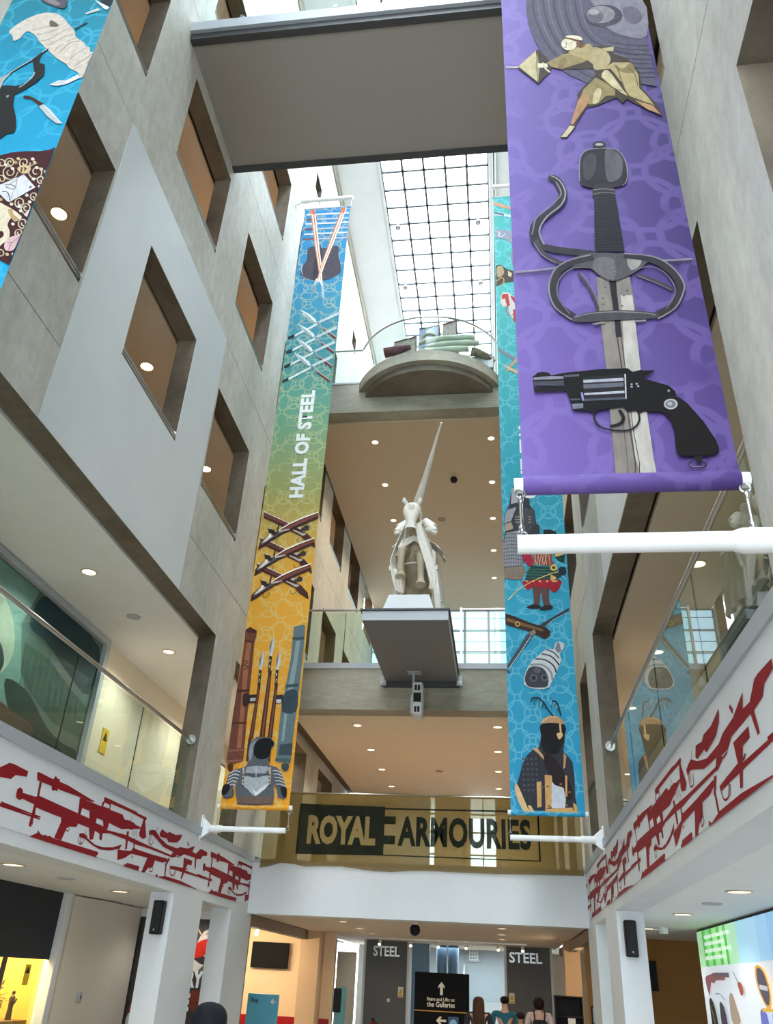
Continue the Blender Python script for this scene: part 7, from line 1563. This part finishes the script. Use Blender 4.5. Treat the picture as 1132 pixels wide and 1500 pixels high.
struct('wall_white_screen', MB().prism([(-6.62, 13.32), (-6.5, 14.2), (-6.47, 15.0), (-6.52, 15.78), (-6.6, 15.78), (-6.56, 15.0), (-6.6, 14.2), (-6.7, 13.32)], 'z', 0, 2.72), mat('white_screen_paint', 'd3cdc2', .55), True)
t = root('door_release', (-6.5, 14.0, 1.3), 'small grey release button on the white curved screen', 'button'); MB().bbox(-6.53, -6.505, 13.9, 14.0, 1.28, 1.42, .004).build('plate', GREY, t); box(-6.504, -6.5, 13.93, 13.97, 1.33, 1.37).build('button', DGREY, t)
po = root('poster_wall', (-5.7, 15.8, 0), 'dark poster wall with white capitals and a red and white knight picture', 'poster')
box(-9.2, -4.92, 15.82, 15.86, 0, 2.6).build('panel', mat('poster_black', '1b1a1c', .5, noise=.5, scale=6, col2='3a3030'), po); MB().box(-6.55, -4.9, 15.8, 15.9, 2.6, 2.74).build('header', WHITE, po)
def pf(u, v, h): return (u, 15.815-h, v)
print_mesh('poster_picture', [(0, 'c9c2bc', 1, (-5.4,2.15, -5.3,2.4, -5.1,2.45, -4.98,2.3, -5.02,2.1, -5.2,2.0)), (0, 'c42a1c', 1, (-5.48,2.1, -5.35,2.25, -5.1,2.3, -5.05,2.2, -5.2,2.05, -5.4,1.98)), (0, 'd8d4d0', 1, (-5.5,2.0, -5.3,1.9, -5.1,1.85, -5.05,1.7, -5.3,1.75, -5.55,1.85)), (0, '5a5654', 1, (-5.3,1.8, -5.0,1.95, -4.98,1.5, -5.2,1.5)), (.02, 'c9b070', 0, (-5.5,2.55, -5.3,2.3)), (.025, 'a88a58', 0, (-5.25,2.35, -5.0,2.6)), (0, '7a3c2c', 1, (-5.4,1.45, -5.2,1.5, -5.05,1.4, -5.1,1.15, -5.35,1.2)),
  (0, 'a8a4a0', 1, (-6.4,1.9, -6.3,2.1, -6.22,1.95, -6.25,1.6, -6.38,1.65)), (0, 'a04038', 1, (-6.45,1.2, -6.3,1.3, -6.2,1.15, -6.4,1.1)), (.02, '8a8680', 1, (-6.4,2.5, -6.3,2.3, -6.25,2.4, -6.2,2.2)), (0, 'b8b4c0', 1, (-6.45,1.1, -6.25,1.08, -6.2,.9, -6.45,.85))], pf, po, step=.0004)
for txt, b2 in (('RY', (-5.49, 1.53, -5.19, 1.79)), ('E', (-5.5, 1.18, -5.38, 1.44)), ('E', (-5.62, 2.02, -5.5, 2.14)), ('L', (-5.62, 1.86, -5.5, 1.96))): lettering('lettering', txt, lambda u, v, d: (u, 15.8, v), OFFW, po, b2, .05)
t = root('poster_notice', (-5.5, 15.78, 2.2), 'small yellow notice beside the knight picture', 'sign'); box(-5.6, -5.52, 15.79, 15.8, 2.16, 2.34).build('plate', mat('sign_yellow', 'd8b418'), t); MB().prism([(-5.595, 2.24), (-5.525, 2.24), (-5.56, 2.32)], 'y', 15.785, 15.789).build('triangle', BLK, t)
# right ground floor: bright backlit display
SCR = root('backlit_display', (3.12, 11, 0), 'large backlit display wall with green and blue header and pictures of arms', 'screen')
def emis(name, col, s):
    if name in MATS: return MATS[name]
    return mat(name, col, .4, emit=s)
box(3.12, 3.2, 4.2, 15.24, .1, 2.72).build('casing', BLK, SCR)
box(3.108, 3.12, 4.25, 15.21, .15, 2.21).build('white_screen', emis('backlit_white', 'dfe9f2', .28), SCR)
INKE = bpy.data.materials.new('backlit_print'); INKE.use_nodes = True; _b = INKE.node_tree.nodes['Principled BSDF']; _a = INKE.node_tree.nodes.new('ShaderNodeAttribute'); _a.attribute_name = 'ink'; INKE.node_tree.links.new(_a.outputs['Color'], _b.inputs['Base Color']); INKE.node_tree.links.new(_a.outputs['Color'], _b.inputs['Emission Color']); _b.inputs['Emission Strength'].default_value = .28
def sf(u, v, h): return (3.107-h, 15.21-u, v)
hd = []
for k in range(22):
    u0, u1 = k*.5, (k+1)*.5; c = ('b4e6b8', '8fdc94', 'a5e4a0', 'bce9be', 'b8e8c4', 'aadcf0', 'b2dcf8', 'a6d4f6', '9acdf4', 'a8d8f6')[min(k, 9)]; hd.append((0, c, 0, (u0, 2.21, u1, 2.21, u1, 2.7, u0, 2.7)))
for u, w in ((.45, .22), (.95, .2), (1.45, .18), (1.85, .15)): hd.append((0, '62c25c', 0, (u, 2.21, u+w, 2.21, u+w-.05, 2.7, u-.05, 2.7)))
for u in (4.6, 5.1): hd.append((0, '84bdee', 0, (u, 2.21, u+.2, 2.21, u+.18, 2.7, u-.02, 2.7)))
for j in range(4):
    z = 2.6-j*.095
    for u0, L_ in ((.55, 1.5), (4.35, 1.6)):
        u = u0
        while u < u0+L_-(.2 if j % 2 else 0): w = .09+.07*((j*3+int(u*10)) % 3); hd.append((.045, 'f2fbf2', 0, (u, z, u+w, z))); u += w+.035
hd += [(0, '8f5a5e', 1, (.35,2.05, .75,2.1, 1.2,2.12, 1.6,2.08, 1.6,2.02, 1.1,2.02, .9,1.98, .75,2.0, .6,1.9, .5,1.82)), (0, '6a5c68', 0, (.9,2.12, 1.9,2.11, 1.9,2.05, 1.0,2.07)), (0, 'a0503c', 1, (2.3,1.98, 2.5,1.98, 2.55,1.88, 2.4,1.84)), (.02, '5a3a3c', 0, (2.15,2.12, 2.35,1.98)),
  (0, 'e0a848', 1, (3.3,2.16, 3.65,2.12, 3.8,1.9, 3.7,1.72, 3.5,1.74, 3.25,1.95)), (0, '544e60', 1, (3.35,2.13, 3.6,2.1, 3.74,1.9, 3.65,1.76, 3.5,1.78, 3.32,1.95)), (.05, 'c8c8d0', 0, (3.36,1.94, 3.7,1.92)), (0, '6e74c0', 1, (3.25,1.7, 3.5,1.66, 3.5,1.45, 3.35,1.42, 3.2,1.55)), (0, '6ab4c8', 1, (3.75,1.68, 4.0,1.62, 4.0,1.42, 3.8,1.42, 3.7,1.55)), (0, '6cb850', 1, (2.9,1.42, 3.2,1.4, 3.2,1.2, 2.9,1.2)), (0, 'e0b048', 0, (3.3,1.72, 3.9,1.72, 3.85,1.69, 3.35,1.68)),
  (0, 'a89684', 1, (1.75,1.82, 1.95,1.86, 2.1,1.7, 2.2,1.55, 1.95,1.5, 1.7,1.55)), (.02, '6a6460', 0, (1.8,1.5, 1.85,1.2)), (.02, '6a6460', 0, (2.05,1.5, 2.1,1.2)), (0, '2c2a2c', 1, (.45,1.75, .7,1.75, .85,1.5, .8,1.2, .5,1.2)), (0, '46404c', 1, (1.1,1.72, 1.35,1.7, 1.45,1.5, 1.4,1.2, 1.1,1.2)), (.02, 'b49a4c', 1, (.5,1.7, .65,1.5, .7,1.25)), (.02, '9aa4bc', 1, (.9,1.85, 1.2,1.85, 1.5,1.78)), (0, '6a4448', 1, (4.3,1.95, 4.6,2.05, 5.2,2.1, 5.2,1.98, 4.7,1.92, 4.5,1.86)), (0, '4a3a40', 1, (4.25,1.9, 4.4,1.85, 4.5,1.6, 4.3,1.7))]
print_mesh('display_picture', hd, sf, SCR, INKE, .0003)
# ================================================================ people
def person(loc, h, lab, skin_c, hair_c, hair, top_c, leg_c, pack=False, shoulder=1.0):
    x0, y0 = loc; k = h/1.72; P = root('person', (x0, y0, 0), lab, 'person'); V = lambda x, y, z: (x0+x*k, y0+y*k, z*k)
    sk = mat('skin_'+skin_c, skin_c, .5); w = .19*shoulder
    B = {'pel': (V(0, 0, .95), .12*k), 'waist': (V(0, 0, 1.1), .11*k), 'chest': (V(0, 0, 1.3), (.14*k, .11*k)), 'neckb': (V(0, 0, 1.43), .065*k), 'neck': (V(0, .005, 1.5), .05*k), 'skull': (V(0, .015, 1.59), (.085*k, .095*k)), 'top': (V(0, .01, 1.66), .06*k)}
    E1 = [('pel','waist'),('waist','chest'),('chest','neckb'),('neckb','neck'),('neck','skull'),('skull','top')]
    for s, q in ((-1,'l'),(1,'r')):
        B.update({'sh'+q: (V(s*w, 0, 1.38), .055*k), 'el'+q: (V(s*(w+.05), -.02, 1.1), .042*k), 'wr'+q: (V(s*(w+.05), .06, .86), .028*k), 'pa'+q: (V(s*(w+.05), .08, .78), (.022*k, .034*k)), 'hi'+q: (V(s*.09, 0, .9), .09*k), 'kn'+q: (V(s*.1, .01, .5), .058*k), 'an'+q: (V(s*.1, -.02, .09), .038*k), 'to'+q: (V(s*.11, .12, .035), .035*k)})
        E1 += [('chest','sh'+q),('sh'+q,'el'+q),('el'+q,'wr'+q),('wr'+q,'pa'+q),('pel','hi'+q),('hi'+q,'kn'+q),('kn'+q,'an'+q),('an'+q,'to'+q)]
    skin('body', B, E1, sk, P, 2, 'pel')
    for s in (-1, 1):
        for f in range(5):
            if f < 4: a = V(s*(w+.05), .055+f*.017, .75); b = V(s*(w+.045), .06+f*.017, .715); c = V(s*(w+.035), .062+f*.017, .70-(.012 if f in (1, 2) else 0))
            else: a = V(s*(w+.045), .11, .79); b = V(s*(w+.035), .13, .765); c = V(s*(w+.03), .135, .74)
            MB().tube([a, b, c], [.0085*k, .008*k, .006*k], 6).build('finger', sk, P, True)
        MB().ball(V(s*.078, .01, 1.585), .026*k, 8, 6, (.4, .7, 1.1)).build('ear', sk, P, True)
        MB().ball(V(s*.03, .098, 1.6), .011*k, 8, 6).build('eye', WMET, P, True)
        MB().bbox(*[c for pr in zip(V(s*.1-.045, -.09, 0), V(s*.1+.045, .17, .075)) for c in pr], .02*k).build('shoe', BLK, P)
    MB().tube([V(0, .095, 1.6), V(0, .12, 1.565), V(0, .1, 1.56)], [.009*k, .014*k, .012*k], 8).build('nose', sk, P, True); MB().tube([V(-.022, .098, 1.53), V(.022, .098, 1.53)], .006*k, 6).build('mouth', mat('lip_tone', '9a5a50', .5), P, True)
    tm = mat('cloth_'+top_c, top_c, .85, noise=.12, scale=12, bump=.1)
    S_ = {'pel': (V(0, 0, .93), (.15*k, .12*k)), 'waist': (V(0, 0, 1.12), (.135*k, .115*k)), 'chest': (V(0, 0, 1.31), (.165*k*shoulder, .125*k)), 'neckb': (V(0, 0, 1.43), (.08*k, .07*k))}; E2 = [('pel','waist'),('waist','chest'),('chest','neckb')]
    for s, q in ((-1,'l'),(1,'r')):
        S_.update({'sh'+q: (V(s*w, 0, 1.385), .068*k), 'ua'+q: (V(s*(w+.03), -.01, 1.24), .058*k), 'el'+q: (V(s*(w+.05), -.02, 1.1), .055*k)}); E2 += [('chest','sh'+q),('sh'+q,'ua'+q),('ua'+q,'el'+q)]
    skin('shirt', S_, E2, tm, P, 2, 'pel')
    T_ = {'pel': (V(0, 0, .95), (.14*k, .12*k))}; E3 = []
    for s, q in ((-1,'l'),(1,'r')): T_.update({'hi'+q: (V(s*.09, 0, .88), .1*k), 'kn'+q: (V(s*.1, .01, .5), .072*k), 'an'+q: (V(s*.1, -.01, .1), .058*k)}); E3 += [('pel','hi'+q),('hi'+q,'kn'+q),('kn'+q,'an'+q)]
    skin('trousers', T_, E3, mat('cloth_'+leg_c, leg_c, .85, noise=.1), P, 2, 'pel')
    hm = mat('hair_'+hair_c, hair_c, .7, spec=.15, noise=.4, scale=30, stretch=(1, 1, .15), bump=.3)
    if hair == 'long': skin('hair', {'t': (V(0, -.005, 1.67), (.085*k, .09*k)), 'm': (V(0, -.03, 1.58), (.125*k, .11*k)), 'n': (V(0, -.06, 1.45), (.12*k, .075*k)), 'b': (V(0, -.1, 1.28), (.13*k, .05*k)), 'e': (V(0, -.11, 1.16), (.09*k, .03*k))}, [('t','m'),('m','n'),('n','b'),('b','e')], hm, P, 2, 't')
    elif hair == 'bob': skin('hair', {'t': (V(0, -.005, 1.67), (.085*k, .09*k)), 'm': (V(0, -.03, 1.58), (.13*k, .12*k)), 'n': (V(0, -.05, 1.49), (.1*k, .07*k)), 'e': (V(0, -.06, 1.45), (.07*k, .04*k))}, [('t','m'),('m','n'),('n','e')], hm, P, 2, 't')
    else: skin('hair', {'t': (V(0, -.005, 1.665), (.082*k, .092*k)), 'm': (V(0, -.03, 1.6), (.108*k, .1*k)), 'n': (V(0, -.04, 1.53), (.06*k, .05*k))}, [('t','m'),('m','n')], hm, P, 2, 't')
    if pack:
        pm = mat('black_canvas', '1c1c20', .8)
        MB().bbox(x0-.13*k, x0+.13*k, y0-.26*k, y0-.13*k, .95*k, 1.3*k, .03).build('rucksack', pm, P)
        for s in (-1, 1): MB().tube([V(s*.08, -.15, 1.25), V(s*.1, -.12, 1.4), V(s*.1, -.02, 1.46), V(s*.1, .1, 1.4), V(s*.11, .13, 1.2)], .014*k, 6).build('shoulder_strap', pm, P, True)
    return P
person((-.46, 17.6), 1.67, 'person seen from behind with long brown hair and a dark top beside the black totem', 'c99a7c', '4a3022', 'long', '2a2426', '24262c')
person((.02, 18.3), 1.69, 'person seen from behind with short dark hair and a teal shirt', 'c99a7c', '1e1a18', 'short', '1f6470', '2c3440', shoulder=1.1)
person((.3, 17.55), 1.45, 'short young person with dark hair standing right of the teal shirt', 'b98a6c', '2a1e1a', 'short', '4a2c34', '24262c', shoulder=.8)
person((.66, 18.2), 1.71, 'person with a dark bob, pale pink top and black rucksack', 'd0a488', '2a1a16', 'bob', 'd8c0bc', '24262c', pack=True)
person((-1.74, 5.55), 1.69, 'person in dark clothing whose dark hair just shows at the lower left', 'c99a7c', '15171c', 'bob', '1a1e26', '1c1e24')
